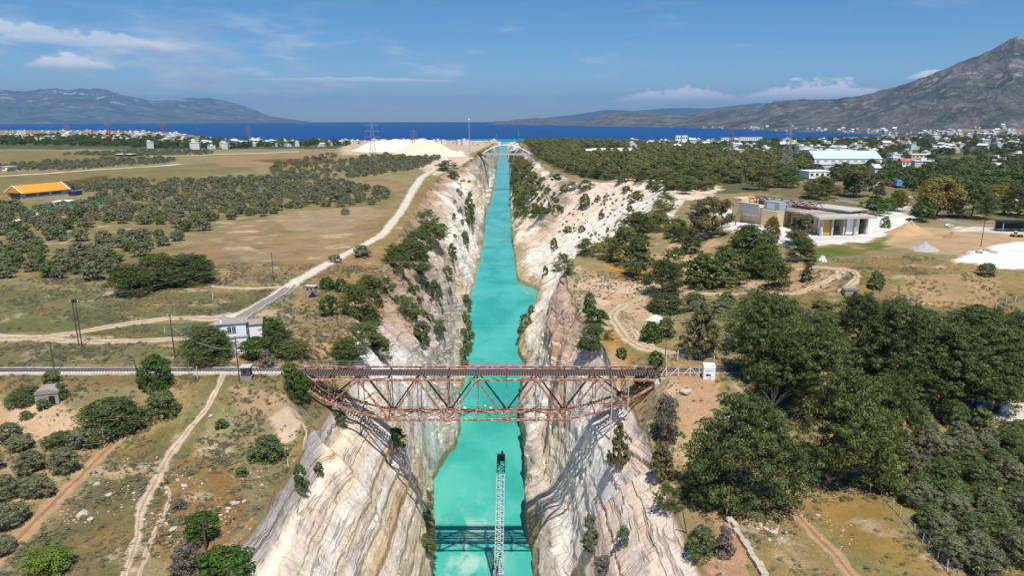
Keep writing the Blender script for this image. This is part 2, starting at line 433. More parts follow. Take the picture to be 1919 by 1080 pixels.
walls = []
for side, wx, rx, prof, sd in (('L', wL, rL, profL, 31), ('R', wR, rR, profR, 57)):
    sg = 1.0 if side == 'L' else -1.0
    zr = H(rx, Yr)[:, None]
    X = wx[:, None] + (rx - wx)[:, None] * UG
    Z = prof * np.maximum(zr, 1.2)
    near = sstep(204, 180, YG + 0.7 * Z * (Yr[:, None] > 0)) if side == 'L' else sstep(150, 125, YG)
    win = sstep(0.0, 0.07, UG) * sstep(1.0, 0.86, UG)
    wide = wB if side == 'R' else 0 * wB
    wob = fbm(YG / 22, Z / 9, sd) * 3
    # bedding ledges, running along the canal
    vv = Z + 0.03 * YG + fbm(YG / 38, Z * 0, sd + 1) * 0.9 + fbm(YG / 5, Z / 9, sd + 11) * 0.10
    vq = vv + fbm(YG / 3, Z / 2, sd + 16) * 0.12
    ibd = np.floor(-vq / 5.6); amp_b = (0.35 + 1.1 * _hash(ibd, ibd * 0, sd)) * (0.25 + 1.1 * sstep(.30, .55, vnoise(YG / 24, ibd * 3.3, sd + 12)))
    bed = saw(-vq / 5.6) * amp_b + saw(-vq / 1.87) * 0.10 * vnoise(YG / 8, vv / 3, sd + 13)
    # buttresses and fluted slabs
    sh = YG + (Z - 25) * 0.32 * (1 if side == 'L' else -0.4) + wob
    b1, i1 = blocks(sh, sd, 9, 26); b2, i2 = blocks(sh + fbm(YG / 5, Z / 14, sd + 3) * 1.2, sd + 5, 2.2, 5.5)
    flute = saw(sh / 7.5 + 0.5 * fbm(YG / 20, Z / 20, sd + 4)) * 1.3 + saw(sh / 2.9) * 0.5
    fl_amt = (1.5 * sstep(205, 225, YG) * sstep(480, 400, YG) if side == 'L' else 0.25 * sstep(600, 640, YG))
    amp = np.clip(YG / 260, 1, 3)
    dsp = near * bed * 0.85 + (1 - near) * (bed * 0.4 + b1 * 1.9 * amp * (1 - 0.65 * wide) + b2 * 0.55 * amp + flute * fl_amt * 1.5)
    dsp = dsp + near * (b1 * 0.10 + b2 * 0.08) + fbm(YG / 5, Z / 5, sd + 6, 4) * (0.75 - 0.66 * near) + (np.abs(fbm(YG / 2.6, Z / 1.5, sd + 7, 3)) - .2) * 0.16 * near + (np.abs(fbm(YG / 6, Z / 9, sd + 15, 3)) - .2) * 1.3 * (1 - near)
    if side == 'R':                                         # the nearer wall stands proud of the white recess under the bridge
        step = sstep(121, 118, YG + 0.22 * (Z - 30) + fbm(YG / 4, Z / 6, 77) * 2)
        dsp = dsp + step * 2.8 - (1 - step) * sstep(175, 165, YG) * 1.6
        rib = sstep(0.27, 0.2, UG) * sstep(110, 118, YG) * sstep(300, 250, YG); dsp = dsp + rib * 2.0
    else:
        step = sstep(0, 3, YG - 205 + 0.85 * Z + fbm(YG / 4, Z / 6, 78) * 2) * sstep(262, 225, YG)
        dsp = dsp + step * 3.2 * sstep(.9, .5, UG)
        lip = sstep(0.80, 0.83, UG + fbm(YG / 8, Z * 0, 71) * 0.05) * near; dsp = dsp + lip * -0.6
    X = X + sg * dsp * win * np.minimum(1, np.maximum(zr, 0) / 30)
    Z = Z + (fbm(YG / 4, X / 4, sd + 8) * 0.7 * win + wide * win * (fbm(X / 6, YG / 6, 90, 4) * 1.6)) * np.minimum(1, np.maximum(zr, 0) / 30)
    if side == 'R':                                         # gullies in the wide white slope
        Z = Z - wide * win * np.abs(fbm(X / 17 + YG / 60, YG / 40, 91)) * 5
    Z = Z - 25 * sstep(3350, 3500, YG)                       # the walls end at the shore
    # keep every row strictly ordered across the canal
    if side == 'L': X = np.minimum.accumulate(X - 0.004 * np.arange(NW)[None, :], axis=1)
    else: X = np.maximum.accumulate(X + 0.004 * np.arange(NW)[None, :], axis=1)
    walls.append((X, Z, i1, b1, i2, near, vv, sh))
(XL, ZL, iL, bL, i2L, nearL, vvL, pL), (XR_, ZR_, iR, bR, i2R, nearR, vvR, pR) = walls
PXL = XL[:, -1:] - E[:, None] * g[None, :]; PXR = XR_[:, -1:] + E[:, None] * g[None, :]
YP = Yr[:, None] + 0 * q[None, :]
PZL = H(PXL, YP); PZR = H(PXR, YP)
# raised lip of rough ground along both rims
for PX, PZ, rx in ((PXL, PZL, XL[:, -1:]), (PXR, PZR, XR_[:, -1:])):
    dd = np.abs(PX - rx); PZ += np.exp(-(dd / 5) ** 2) * fbm(PX / 5, YP / 7, 12) * 0.9
ZL[:, -1] = H(XL[:, -1], Yr) - 25 * sstep(3350, 3500, Yr); ZR_[:, -1] = H(XR_[:, -1], Yr) - 25 * sstep(3350, 3500, Yr)
GX = np.concatenate([PXL[:, ::-1], XL[:, ::-1], XR_, PXR], axis=1)
GZ = np.concatenate([PZL[:, ::-1], ZL[:, ::-1], ZR_, PZR], axis=1)
NC = GX.shape[1]


def zg(x, y):
    """height of the terrain at points (vectorised)"""
    x = np.atleast_1d(np.asarray(x, float)); y = np.atleast_1d(np.asarray(y, float))
    i = np.clip(np.searchsorted(Yr, y) - 1, 0, NR - 2); t = np.clip((y - Yr[i]) / (Yr[i + 1] - Yr[i]), 0, 1)

    def row(r):
        lo = np.zeros(len(x), int); hi = np.full(len(x), NC - 1)
        for _ in range(11):
            mid = (lo + hi) // 2; c = GX[r, mid] <= x; lo = np.where(c, mid, lo); hi = np.where(c, hi, mid)
        lo = np.clip(lo, 0, NC - 2); a = GX[r, lo]; b = GX[r, lo + 1]
        f = np.clip((x - a) / np.maximum(b - a, 1e-6), 0, 1); return GZ[r, lo] * (1 - f) + GZ[r, lo + 1] * f
    return row(i) * (1 - t) + row(i + 1) * t


def zg1(x, y): return float(zg(x, y)[0])


def gp(px, py):
    """ground point seen at a place of the photograph"""
    r = ray(px, py)
    ks = np.geomspace(60, 12000, 420)
    for _ in range(2):
        x = r.x * ks; y = r.y * ks; z = CH + r.z * ks
        below = np.nonzero((z < zg(x, y)) & (y > Yr[0]))[0]
        if len(below) == 0: break
        j = max(below[0], 1); ks = np.linspace(ks[j - 1], ks[j], 24)
    kk = ks[12] if len(ks) == 24 else ks[-1]
    x = r.x * kk; y = r.y * kk
    return Vector((x, y, zg1(x, y)))


def poly_w(pts): return np.array([gp(*p)[:2] for p in pts])


def inside(P, x, y):
    x = np.asarray(x); y = np.asarray(y); res = np.zeros(x.shape, bool)
    bb = (x > P[:, 0].min()) & (x < P[:, 0].max()) & (y > P[:, 1].min()) & (y < P[:, 1].max())
    if not bb.any(): return res
    xs = x[bb]; ys = y[bb]; r = np.zeros(xs.shape, bool); m = len(P)
    for a in range(m):
        x1, y1 = P[a]; x2, y2 = P[(a + 1) % m]
        if y1 == y2: continue
        r ^= ((y1 > ys) != (y2 > ys)) & (xs < (x2 - x1) * (ys - y1) / (y2 - y1) + x1)
    res[bb] = r; return res


def L3(c, k=0.93): return np.array(lin(c)) * k


# ------------------------------------------------------------------ land cover of the plains
TINT_L = [  # (polygon in the photograph, colour, scrub cover)
    ([(-300, 500), (-300, 320), (0, 325), (120, 395), (250, 345), (420, 338), (560, 330), (745, 358), (735, 385), (560, 396), (420, 420), (330, 460), (250, 520), (0, 530)], (134, 122, 84), .45),
    ([(300, 480), (340, 455), (420, 422), (560, 397), (735, 383), (742, 402), (715, 440), (650, 468), (590, 500), (525, 530), (420, 542), (390, 520), (400, 490)], (150, 127, 94), .12),
    ([(500, 405), (560, 397), (690, 388), (720, 400), (640, 440), (540, 430)], (160, 140, 108), .1),
    ([(-300, 545), (200, 546), (400, 548), (520, 545), (445, 585), (300, 597), (120, 622), (-300, 630)], (112, 112, 74), .7),
    ([(90, 634), (200, 616), (300, 605), (400, 602), (405, 622), (340, 636), (200, 641)], (104, 104, 70), .8),
    ([(-300, 648), (350, 644), (370, 684), (-300, 684)], (122, 116, 78), .6),
    ([(520, 620), (560, 560), (600, 545), (650, 600), (665, 660), (640, 680), (560, 684)], (170, 140, 102), .15),
    ([(560, 560), (640, 470), (690, 440), (745, 385), (800, 340), (820, 330), (790, 400), (745, 470), (690, 530), (650, 590)], (152, 124, 84), .35),
    ([(-300, 275), (230, 285), (335, 300), (-300, 322)], (128, 118, 76), .2),
    ([(60, 271), (190, 269), (240, 277), (105, 281)], (104, 72, 44), .1),
    ([(-300, 340), (330, 312), (440, 300), (485, 320), (380, 330), (270, 352), (-300, 385)], (128, 118, 78), .25),
    ([(85, 345), (200, 328), (230, 345), (120, 357)], (102, 80, 44), .2),
    ([(380, 296), (600, 280), (640, 290), (560, 312), (420, 312)], (152, 126, 96), .1),
    ([(470, 300), (600, 296), (640, 302), (560, 312)], (118, 94, 52), .1),
    ([(590, 330), (760, 335), (745, 362), (560, 364)], (150, 128, 94), .2),
    ([(-300, 262), (320, 262), (640, 268), (640, 278), (320, 280), (-300, 276)], (80, 86, 56), .8),
    ([(640, 262), (960, 262), (930, 290), (860, 300), (800, 300), (640, 290)], (196, 172, 146), .1),
    ([(740, 300), (870, 290), (890, 300), (860, 312), (815, 330), (780, 310)], (206, 186, 160), .05),
    ([(-300, 700), (560, 700), (640, 770), (520, 780), (300, 730), (-300, 745)], (134, 118, 82), .55),
    ([(-300, 770), (-20, 752), (100, 745), (150, 785), (225, 815), (215, 835), (150, 850), (60, 830), (0, 815), (-300, 830)], (196, 166, 134), .2),
    ([(500, 782), (560, 770), (578, 820), (520, 832)], (198, 176, 150), .1),
    ([(430, 720), (520, 735), (560, 770), (500, 780), (440, 760)], (176, 148, 116), .25),
    ([(-300, 860), (100, 830), (220, 825), (120, 930), (0, 1040), (-300, 1080)], (160, 138, 100), .2),
    ([(430, 1030), (500, 950), (540, 905), (575, 900), (545, 940), (500, 1000), (470, 1040)], (168, 124, 70), .2),
    ([(640, 770), (625, 850), (560, 900), (520, 860), (560, 800)], (150, 126, 82), .45),
    ([(250, 900), (330, 820), (420, 850), (470, 940), (420, 1040), (300, 1060)], (150, 118, 78), .5),
    ([(0, 1080), (120, 960), (220, 850), (330, 780), (400, 770), (300, 900), (210, 1100)], (120, 110, 76), .7),
]
TINT_R = [
    ([(960, 262), (1000, 300), (1060, 325), (1180, 360), (1260, 372), (1420, 360), (1530, 330), (1919, 330), (2500, 330), (2500, 255), (960, 258)], (92, 92, 60), .85),
    ([(1090, 279), (1200, 277), (1204, 287), (1090, 289)], (232, 222, 208), 0),
    ([(1130, 345), (1180, 332), (1300, 345), (1350, 350), (1340, 372), (1250, 385), (1150, 362)], (214, 196, 174), .3),
    ([(1700, 340), (2400, 325), (2400, 350), (1720, 358)], (136, 132, 72), .3),
    ([(1420, 360), (1640, 340), (2400, 345), (2400, 430), (1700, 410)], (122, 112, 80), .5),
    ([(1340, 398), (1365, 392), (1500, 405), (1640, 402), (1700, 385), (1725, 398), (1670, 440), (1600, 455), (1540, 461), (1490, 466), (1440, 455), (1400, 442), (1355, 428)], (222, 218, 212), 0),
    ([(1480, 484), (1540, 466), (1640, 452), (1720, 434), (1705, 458), (1560, 484)], (98, 112, 52), .5),
    ([(1650, 455), (1740, 425), (1800, 432), (1930, 436), (2300, 430), (2300, 462), (1840, 470), (1770, 480)], (182, 154, 120), .05),
    ([(1785, 490), (1850, 462), (1919, 452), (2300, 450), (2300, 520), (1919, 503), (1850, 502)], (232, 230, 226), 0),
    ([(1780, 425), (1919, 432), (1919, 440), (1800, 434)], (214, 206, 194), 0),
    ([(1480, 560), (1560, 486), (1700, 476), (1780, 490), (1919, 505), (2400, 520), (2400, 570), (1800, 592), (1600, 582)], (142, 122, 84), .5),
    ([(1660, 575), (1690, 520), (1850, 508), (1880, 540), (1860, 580)], (164, 136, 100), .25),
    ([(1570, 540), (1640, 500), (1800, 500), (1680, 515), (1620, 560)], (140, 116, 72), .2),
    ([(1070, 492), (1180, 485), (1235, 520), (1150, 528)], (166, 126, 68), .15),
    ([(1058, 520), (1085, 498), (1150, 528), (1235, 524), (1235, 555), (1130, 600), (1085, 590), (1060, 560)], (206, 178, 150), .2),
    ([(1110, 600), (1145, 560), (1260, 545), (1290, 570), (1230, 610), (1190, 640), (1150, 650)], (190, 162, 130), .2),
    ([(1120, 650), (1150, 610), (1165, 650), (1240, 672), (1150, 690)], (172, 130, 70), .2),
    ([(1230, 480), (1290, 430), (1350, 440), (1300, 560), (1240, 550)], (196, 164, 132), .3),
    ([(1380, 520), (1480, 480), (1530, 500), (1600, 505), (1560, 550), (1400, 550)], (186, 152, 120), .2),
    ([(1290, 560), (1500, 556), (1919, 590), (2400, 600), (2400, 700), (1919, 690), (1500, 640), (1300, 600)], (124, 112, 72), .45),
    ([(1145, 690), (1340, 690), (1325, 800), (1300, 960), (1400, 1100), (1330, 1100), (1250, 980), (1190, 830)], (172, 148, 112), .45),
    ([(1270, 700), (1345, 695), (1340, 790), (1270, 790)], (184, 148, 116), .25),
    ([(1270, 960), (1360, 960), (1420, 1100), (1340, 1100)], (180, 142, 112), .25),
    ([(1400, 960), (1480, 930), (1640, 905), (1700, 980), (1770, 1100), (1420, 1100)], (152, 130, 86), .4),
    ([(1520, 940), (1640, 920), (1740, 1080), (1600, 1040)], (152, 124, 70), .3),
    ([(1640, 900), (1660, 800), (1700, 740), (2400, 740), (2400, 1200), (1780, 1150), (1720, 1000)], (150, 132, 80), .4),
    ([(1800, 750), (1919, 752), (2100, 755), (2100, 800), (1880, 798)], (214, 200, 182), 0),
    ([(1590, 715), (1640, 725), (1740, 745), (1720, 758), (1600, 730)], (206, 196, 182), 0),
    ([(1940, 258), (1500, 262), (1919, 300), (2400, 300)], (84, 88, 54), .8),
]


def cover(PX, PY, base, tints, bscrub):
    jx = fbm(PX / 9, PY / 9, 21) * 2.2 * np.clip(PY / 200, .6, 3); jy = fbm(PX / 9, PY / 9, 22) * 2.2 * np.clip(PY / 200, .6, 3)
    x = PX + jx; y = PY + jy
    T = np.zeros(PX.shape + (3,)) + L3(base); S = np.full(PX.shape, bscrub)
    for pts, c, s in tints:
        m = inside(poly_w(pts), x, y); T[m] = L3(c); S[m] = s
    v = fbm(PX / 26, PY / 26, 23); v2 = fbm(PX / 7, PY / 7, 24)
    och = sstep(0.12, 0.5, fbm(PX / 12, PY / 12, 25, 4)) * (S > 0.1) * (PY < 320)
    T = T * (1 + 0.16 * v + 0.10 * v2)[..., None]
    T = T * (1 - 0.34 * och[..., None]) + L3((172, 134, 76)) * 0.34 * och[..., None]
    grn = sstep(0.15, 0.5, fbm(PX / 10, PY / 10, 26, 4)) * (S > 0.1)
    T = T * (1 - 0.45 * grn[..., None]) + L3((104, 108, 66)) * 0.45 * grn[..., None]
    pale = sstep(0.30, 0.55, fbm(PX / 8, PY / 8, 27, 4)) * (S > 0.08) * (PY < 400)
    T = T * (1 - 0.6 * pale[..., None]) + L3((204, 182, 154)) * 0.6 * pale[..., None]
    return T, S


tPL, sPL = cover(PXL, YP, (146, 133, 98), TINT_L, .5)
tPR, sPR = cover(PXR, YP, (150, 133, 98), TINT_R, .5)

# ------------------------------------------------------------------ colours of the rock itself
CREAM, WHITE_R, GREY_R, PINK_R, TAN_R, BROWN_R = (L3(c, 1.04) for c in ((226, 208, 180), (236, 230, 220), (182, 172, 162), (212, 186, 166), (208, 172, 122), (152, 128, 92)))


def lerp(T, c, m): return T * (1 - m[..., None]) + c * m[..., None]


def rock(side, X, Z, i1, i2, near, vv, prof):
    rng = np.random.RandomState(3 if side == 'L' else 4)
    pal = np.array([CREAM, WHITE_R, WHITE_R, GREY_R, GREY_R, CREAM, PINK_R])
    pick = pal[rng.randint(0, len(pal), 4000)]; lum = rng.uniform(0.86, 1.08, 8000)
    T = pick[i1] * 0.75 + 0.25 * CREAM
    band = vnoise(vv / 3.0, YG / 60, 40); band2 = vnoise(vv / 0.9, YG / 25, 41)
    Tn = lerp(np.zeros(X.shape + (3,)) + CREAM, WHITE_R, sstep(.35, .7, band))
    hb = _hash(np.floor(-(vv + fbm(YG / 3, Z / 2, 46) * .1) / 1.87), np.floor(YG / 900) * 0, 47)[..., None]
    bedc = np.where(hb < .34, CREAM, np.where(hb < .66, WHITE_R, np.where(hb < .78, TAN_R * .5 + CREAM * .5, np.where(hb < .9, PINK_R, GREY_R * .6 + CREAM * .4))))
    Tn = Tn * .58 + bedc * .42
    Tn = lerp(Tn, TAN_R, 0.75 * sstep(.68, .82, vnoise(vv / 5.0, YG / 45, 42))); Tn = lerp(Tn, GREY_R, 0.3 * sstep(.65, .85, band2))
    T = T * (1 - near[..., None]) + Tn * near[..., None]
    T = T * lum[i2 % 8000][..., None] ** 0.6
    U = UG
    if side == 'L':
        T = lerp(T, GREY_R * 1.0, sstep(.84, .87, U + fbm(YG / 8, Z * 0, 71) * 0.05) * near * sstep(70, 84, YG) * .9)
        T = lerp(T, PINK_R * 1.04, sstep(.72, .76, U) * sstep(86, 80, YG) * .9)
        w = sstep(0, 3, YG - 205 + 0.85 * Z) * sstep(215, 196, YG + (U - .5) * 40) * sstep(.06, .12, U)
        T = lerp(T, WHITE_R * 1.02, w * .9)
        T = lerp(T, GREY_R * lerp(T, CREAM, 0 * U)[..., :1] ** 0.3, sstep(200, 215, YG + (U - .5) * 40) * sstep(400, 330, YG) * .75 * sstep(.12, .2, U))
        T = lerp(T, PINK_R * .95, sstep(.55, .75, U) * sstep(190, 210, YG) * sstep(420, 330, YG) * .7)
        T = lerp(T, L3((222, 214, 200), .9), sstep(835, 850, YG) * sstep(1500, 1440, YG) * sstep(.42, .38, U))
        T = lerp(T, L3((176, 150, 122)), sstep(.42, .62, U + fbm(YG / 12, Z / 16, 51) * .25) * sstep(205, 220, YG) * sstep(640, 480, YG) * .7)
        T = lerp(T, GREY_R * .86, sstep(.0, .35, fbm(i2 * .37, Z / 30, 52)) * sstep(205, 220, YG) * sstep(520, 430, YG) * .6)
        T = lerp(T, L3((168, 136, 100)), sstep(.74, .90, U + fbm(YG / 15, Z / 20, 50) * .15) * sstep(176, 190, YG) * .8)
    else:
        T = lerp(T, PINK_R * .98, sstep(.45, .6, U) * near * .6)
        T = lerp(T, GREY_R * 1.02, sstep(.62, .8, vnoise(vv / 4, YG / 50, 44)) * near * .6)
        w = sstep(119, 121, YG + 0.22 * (Z - 30) + fbm(YG / 4, Z / 6, 77) * 2) * sstep(172, 158, YG) * sstep(.2, .27, U) * sstep(.74, .62, U)
        T = lerp(T, WHITE_R * 1.03, w * .85)
        T = lerp(T, GREY_R * .95, sstep(.28, .22, U) * sstep(115, 120, YG) * sstep(300, 250, YG) * .8)
        T = lerp(T, L3((204, 170, 144), .92), sstep(.42, .6, U) * sstep(170, 185, YG) * sstep(272, 258, YG) * .9)
        w = (sstep(262, 285, YG) * sstep(560, 520, YG)) * sstep(.02, .06, U)
        T = lerp(T, L3((236, 226, 210), .88), w * .85)
        T = lerp(T, L3((168, 146, 118)), sstep(.3, .62, fbm(X / 16, YG / 30, 92, 4) + .3) * sstep(258, 285, YG) * sstep(470, 300, YG) * .35 * sstep(.15, .3, U))
        vg = sstep(-.1, .25, fbm(X / 14, YG / 40, 93, 4)) * sstep(545, 620, YG)
        T = lerp(T, L3((112, 102, 70)), vg * .75)
    toe = sstep(.13, .05, U + fbm(YG / 6, Z * 0, 60) * .06)
    T = lerp(T, BROWN_R, toe * .75)
    T = lerp(T, L3((150, 128, 92)), sstep(.965, .985, U))
    veg = sstep(.2, .5, fbm(YG / 18, Z / 12, 61, 4)) * sstep(700, 1000, YG)
    T = lerp(T, L3((112, 104, 72)), veg * .8)
    return T * (1 + .10 * fbm(YG / 3, Z / 2, 62))[..., None]


tWL = rock('L', XL, ZL, iL, i2L, nearL, vvL, pL); tWR = rock('R', XR_, ZR_, iR, i2R, nearR, vvR, pR)

# ground material
gm = D.materials.new('dry_ground'); gm.use_nodes = True; t = NT(gm.node_tree)
co = t.n('ShaderNodeNewGeometry').outputs['Position']
tint = t.n('ShaderNodeAttribute', attribute_name='tint').outputs['Color']
scr = t.n('ShaderNodeAttribute', attribute_name='scrub').outputs['Fac']
n1 = t.noise(co, 0.09, 5, .62); n2 = t.noise(co, 0.8, 6, .66); n3 = t.noise(co, 5.0, 4, .65)
f = t.math('MULTIPLY', t.math('MULTIPLY_ADD', n1, 0.8, 0.60), t.math('MULTIPLY_ADD', n3, 1.1, 0.45))
c = t.mix(1.0, tint, t.n('ShaderNodeCombineColor', {0: f, 1: f, 2: t.math('MULTIPLY', f, 0.97)}), 'MULTIPLY')
m1 = t.noise(co, 0.30, 5, .68, .4); m2 = t.noise(t.n('ShaderNodeVectorMath', {0: co, 1: (37.0, 11.0, 5.0)}, operation='ADD').outputs[0], 0.55, 5, .7, .3)
sc2 = t.math('MULTIPLY_ADD', scr, 1.2, 0.12, clamp=True)
c = t.mix(t.math('MULTIPLY', t.ramp(m1, .50, .62), sc2), c, t.mix(1.0, c, (0.80, 0.92, 0.72), 'MULTIPLY'))
c = t.mix(t.math('MULTIPLY', t.ramp(m1, .48, .36), sc2), c, t.mix(1.0, c, (1.15, 1.0, 0.76), 'MULTIPLY'))
c = t.mix(t.math('MULTIPLY', t.ramp(m2, .54, .66), sc2), c, t.mix(1.0, c, (1.32, 1.24, 1.22), 'MULTIPLY'))
c = t.mix(t.math('MULTIPLY', t.ramp(m2, .44, .34), sc2), c, t.mix(1.0, c, (0.74, 0.70, 0.66), 'MULTIPLY'))
sm = t.math('MULTIPLY', t.ramp(t.math('ADD', n2, t.math('MULTIPLY', n1, 0.25)), 0.60, 0.76), scr)
c = t.mix(t.math('MULTIPLY', sm, 0.8), c, t.mix(n3, (0.065, 0.078, 0.034), (0.17, 0.17, 0.085)))
st = t.math('MULTIPLY', t.ramp(t.noise(co, 1.7, 5, .7), 0.64, 0.72), t.math('MULTIPLY', scr, 0.8))
c = t.mix(st, c, (0.50, 0.44, 0.36))
bp = t.n('ShaderNodeBump', {'Height': t.math('ADD', n2, t.math('MULTIPLY', n3, 0.5)), 'Strength': 0.7, 'Distance': 0.5})
p = t.n('ShaderNodeBsdfPrincipled', {'Base Color': c, 'Roughness': 0.95, 'Specular IOR Level': 0.1, 'Normal': bp})
t.n('ShaderNodeOutputMaterial', {0: p})

# rock material
rk = D.materials.new('layered_limestone'); rk.use_nodes = True; t = NT(rk.node_tree)
co = t.n('ShaderNodeNewGeometry').outputs['Position']
tint = t.n('ShaderNodeAttribute', attribute_name='tint').outputs['Color']
bedv = t.n('ShaderNodeAttribute', attribute_name='bed').outputs['Vector']
nearf = t.n('ShaderNodeAttribute', attribute_name='near').outputs['Fac']
far_ = t.math('SUBTRACT', 1.0, nearf)
layer = t.noise(t.scale(bedv, (0.035, 1.0, 0.0)), 1.1, 7, .70, .12)
vert = t.noise(t.scale(bedv, (0.0, 0.055, 0.55)), 0.9, 7, .68, .25)


def cracks(sc_, s, th, dist, det=4):
    v_ = t.noise(t.scale(bedv, sc_), s, det, .6, dist)
    return t.ramp(t.math('ABSOLUTE', t.math('SUBTRACT', v_, 0.5)), th, th * .25)


gr = t.noise(co, 1.4, 7, .72); gr2 = t.noise(co, 6.0, 4, .65)
brk = t.noise(t.scale(bedv, (0.09, 0.22, 0.02)), 1.0, 4, .6)
c1 = t.math('MULTIPLY', cracks((0.022, 0.42, 0.0), 0.8, 0.017, .25), t.ramp(brk, 0.38, 0.46))
c2 = t.math('MULTIPLY', cracks((0.05, 1.1, 0.0), 1.0, 0.020, .3), t.ramp(t.noise(t.scale(bedv, (0.14, 0.3, 0)), 1.0, 3, .6), 0.50, 0.58))
v1 = t.math('MULTIPLY', cracks((0.0, 0.035, 0.24), 0.8, 0.016, .3), t.ramp(brk, 0.40, 0.52))
v2 = t.math('MULTIPLY', cracks((0.0, 0.08, 0.7), 0.8, 0.022, .5), t.ramp(gr, 0.45, 0.58))
lay = t.math('ADD', t.math('MULTIPLY', layer, nearf), t.math('MULTIPLY', vert, far_))
f = t.math('MULTIPLY', t.math('MULTIPLY_ADD', lay, 0.36, 0.86), t.math('MULTIPLY_ADD', gr, 0.45, 0.80))
c = t.mix(1.0, tint, t.n('ShaderNodeCombineColor', {0: f, 1: f, 2: f}), 'MULTIPLY')
stn = t.math('MULTIPLY', t.ramp(t.noise(t.scale(co, (0.35, 0.35, 0.06)), 0.5, 5, .65), 0.55, 0.70), 0.45)
c = t.mix(stn, c, t.mix(1.0, c, (0.80, 0.66, 0.48), 'MULTIPLY'))
pit = t.ramp(t.noise(t.scale(bedv, (0.5, 1.0, 0.0)), 1.5, 6, .78), 0.65, 0.70)
hn = t.math('MAXIMUM', t.math('MAXIMUM', c1, t.math('MULTIPLY', c2, .45)), t.math('MULTIPLY', pit, 0.75))
hf = t.math('MAXIMUM', v1, t.math('MULTIPLY', v2, .7))
holes = t.math('MAXIMUM', t.math('MULTIPLY', hn, t.math('MULTIPLY_ADD', nearf, .75, .25)), t.math('MULTIPLY', hf, t.math('MULTIPLY_ADD', far_, .55, .45)))
c = t.mix(t.math('MULTIPLY', holes, 0.68), c, (0.24, 0.20, 0.155))
hgt = t.math('SUBTRACT', t.math('ADD', t.math('MULTIPLY', lay, 1.3), t.math('ADD', t.math('MULTIPLY', gr, 0.8), t.math('MULTIPLY', gr2, .25))), t.math('MULTIPLY', holes, 1.4))
bp = t.n('ShaderNodeBump', {'Height': hgt, 'Strength': 0.6, 'Distance': 0.35})
p = t.n('ShaderNodeBsdfPrincipled', {'Base Color': c, 'Roughness': 0.92, 'Specular IOR Level': 0.15, 'Normal': bp})
t.n('ShaderNodeOutputMaterial', {0: p})


def grid_obj(name, cols, mat, tints, label, extra=None):
    X = GX[:, cols]; Z = GZ[:, cols]; nr, nc = X.shape
    V = np.stack([X, Yr[:, None] + 0 * X, Z], -1).reshape(-1, 3)
    a = np.arange(nr * nc).reshape(nr, nc)
    Q = np.stack([a[:-1, :-1], a[:-1, 1:], a[1:, 1:], a[1:, :-1]], -1).reshape(-1, 4)
    me = np_mesh(name, V, Q, mat, smooth=(name == 'ground'))
    color_attr(me, 'tint', np.clip(tints.reshape(-1, 3), 0, 1))
    for k, arr in (extra or {}).items():
        if arr.ndim == 2:
            at = me.attributes.new(k, 'FLOAT', 'POINT'); at.data.foreach_set('value', arr.ravel().astype(np.float32))
        else:
            at = me.attributes.new(k, 'FLOAT_VECTOR', 'POINT'); at.data.foreach_set('vector', arr.reshape(-1).astype(np.float32))
    return tag(link(name, me), label, kind='structure')


C0, C1, C2, C3 = NP, NP + NW, NP + 2 * NW, NC
grid_obj('ground', slice(0, C0 + 1), gm, np.concatenate([tPL[:, ::-1], tPL[:, :1]], 1), 'dry grassy plain with fields on the left bank of the canal', {'scrub': np.concatenate([sPL[:, ::-1], sPL[:, :1]], 1)})
grid_obj('ground', slice(C2 - 1, C3), gm, np.concatenate([tPR[:, :1], tPR], 1), 'reddish scrubby ground on the right bank of the canal', {'scrub': np.concatenate([sPR[:, :1], sPR], 1)})
bl = lambda sh, vv: np.stack([YG, vv, sh], -1)
grid_obj('cliff', slice(C0, C1), rk, tWL[:, ::-1], 'steep layered pale rock wall on the left side of the canal', {'bed': bl(pL, vvL)[:, ::-1], 'near': nearL[:, ::-1]})
grid_obj('cliff', slice(C1, C2), rk, tWR, 'steep pale rock wall on the right side of the canal', {'bed': bl(pR, vvR), 'near': nearR})

# ------------------------------------------------------------------ canal water and sea
wm = D.materials.new('turquoise_water'); wm.use_nodes = True; t = NT(wm.node_tree)
co = t.n('ShaderNodeNewGeometry').outputs['Position']
cl = t.noise(t.scale(co, (1.0, 0.6, 1)), 0.035, 5, .58, .5)
c = t.mix(t.ramp(cl, 0.34, 0.66), (0.032, 0.325, 0.262), (0.082, 0.435, 0.352))
# silt stirred up where the crane barge works
dx = t.n('ShaderNodeVectorMath', {0: co, 1: (-13.0, 160.0, 0.0)}, operation='SUBTRACT').outputs[0]
ds = t.n('ShaderNodeVectorMath', {0: t.scale(dx, (1 / 15, 1 / 36, 0))}, operation='LENGTH').outputs['Value']
silt = t.math('MULTIPLY', t.ramp(ds, 1.15, 0.1), t.ramp(t.noise(t.scale(co, (1.0, 0.6, 1)), 0.13, 6, .62, .4), 0.47, 0.64))
c = t.mix(t.math('MULTIPLY', silt, 0.65), c, (0.46, 0.62, 0.50))
bp = t.n('ShaderNodeBump', {'Height': t.noise(co, 0.9, 4, .6), 'Strength': 0.06, 'Distance': 0.3})
p = t.n('ShaderNodeBsdfPrincipled', {'Base Color': c, 'Roughness': 0.12, 'Specular IOR Level': 0.25, 'Normal': bp})
t.n('ShaderNodeOutputMaterial', {0: p})
i = np.arange(0, NR, 3); i = i[Yr[i] < 3480]
V = []; Q = []
for j, r in enumerate(i):
    for s_ in (0, .25, .5, .75, 1): V.append((wL[r] - 4 + (wR[r] - wL[r] + 8) * s_, Yr[r], -Yr[r] ** 2 / (2 * REFF)))
    if j:
        for m_ in range(4): a = j * 5 + m_; Q.append((a - 5, a - 4, a + 1, a))
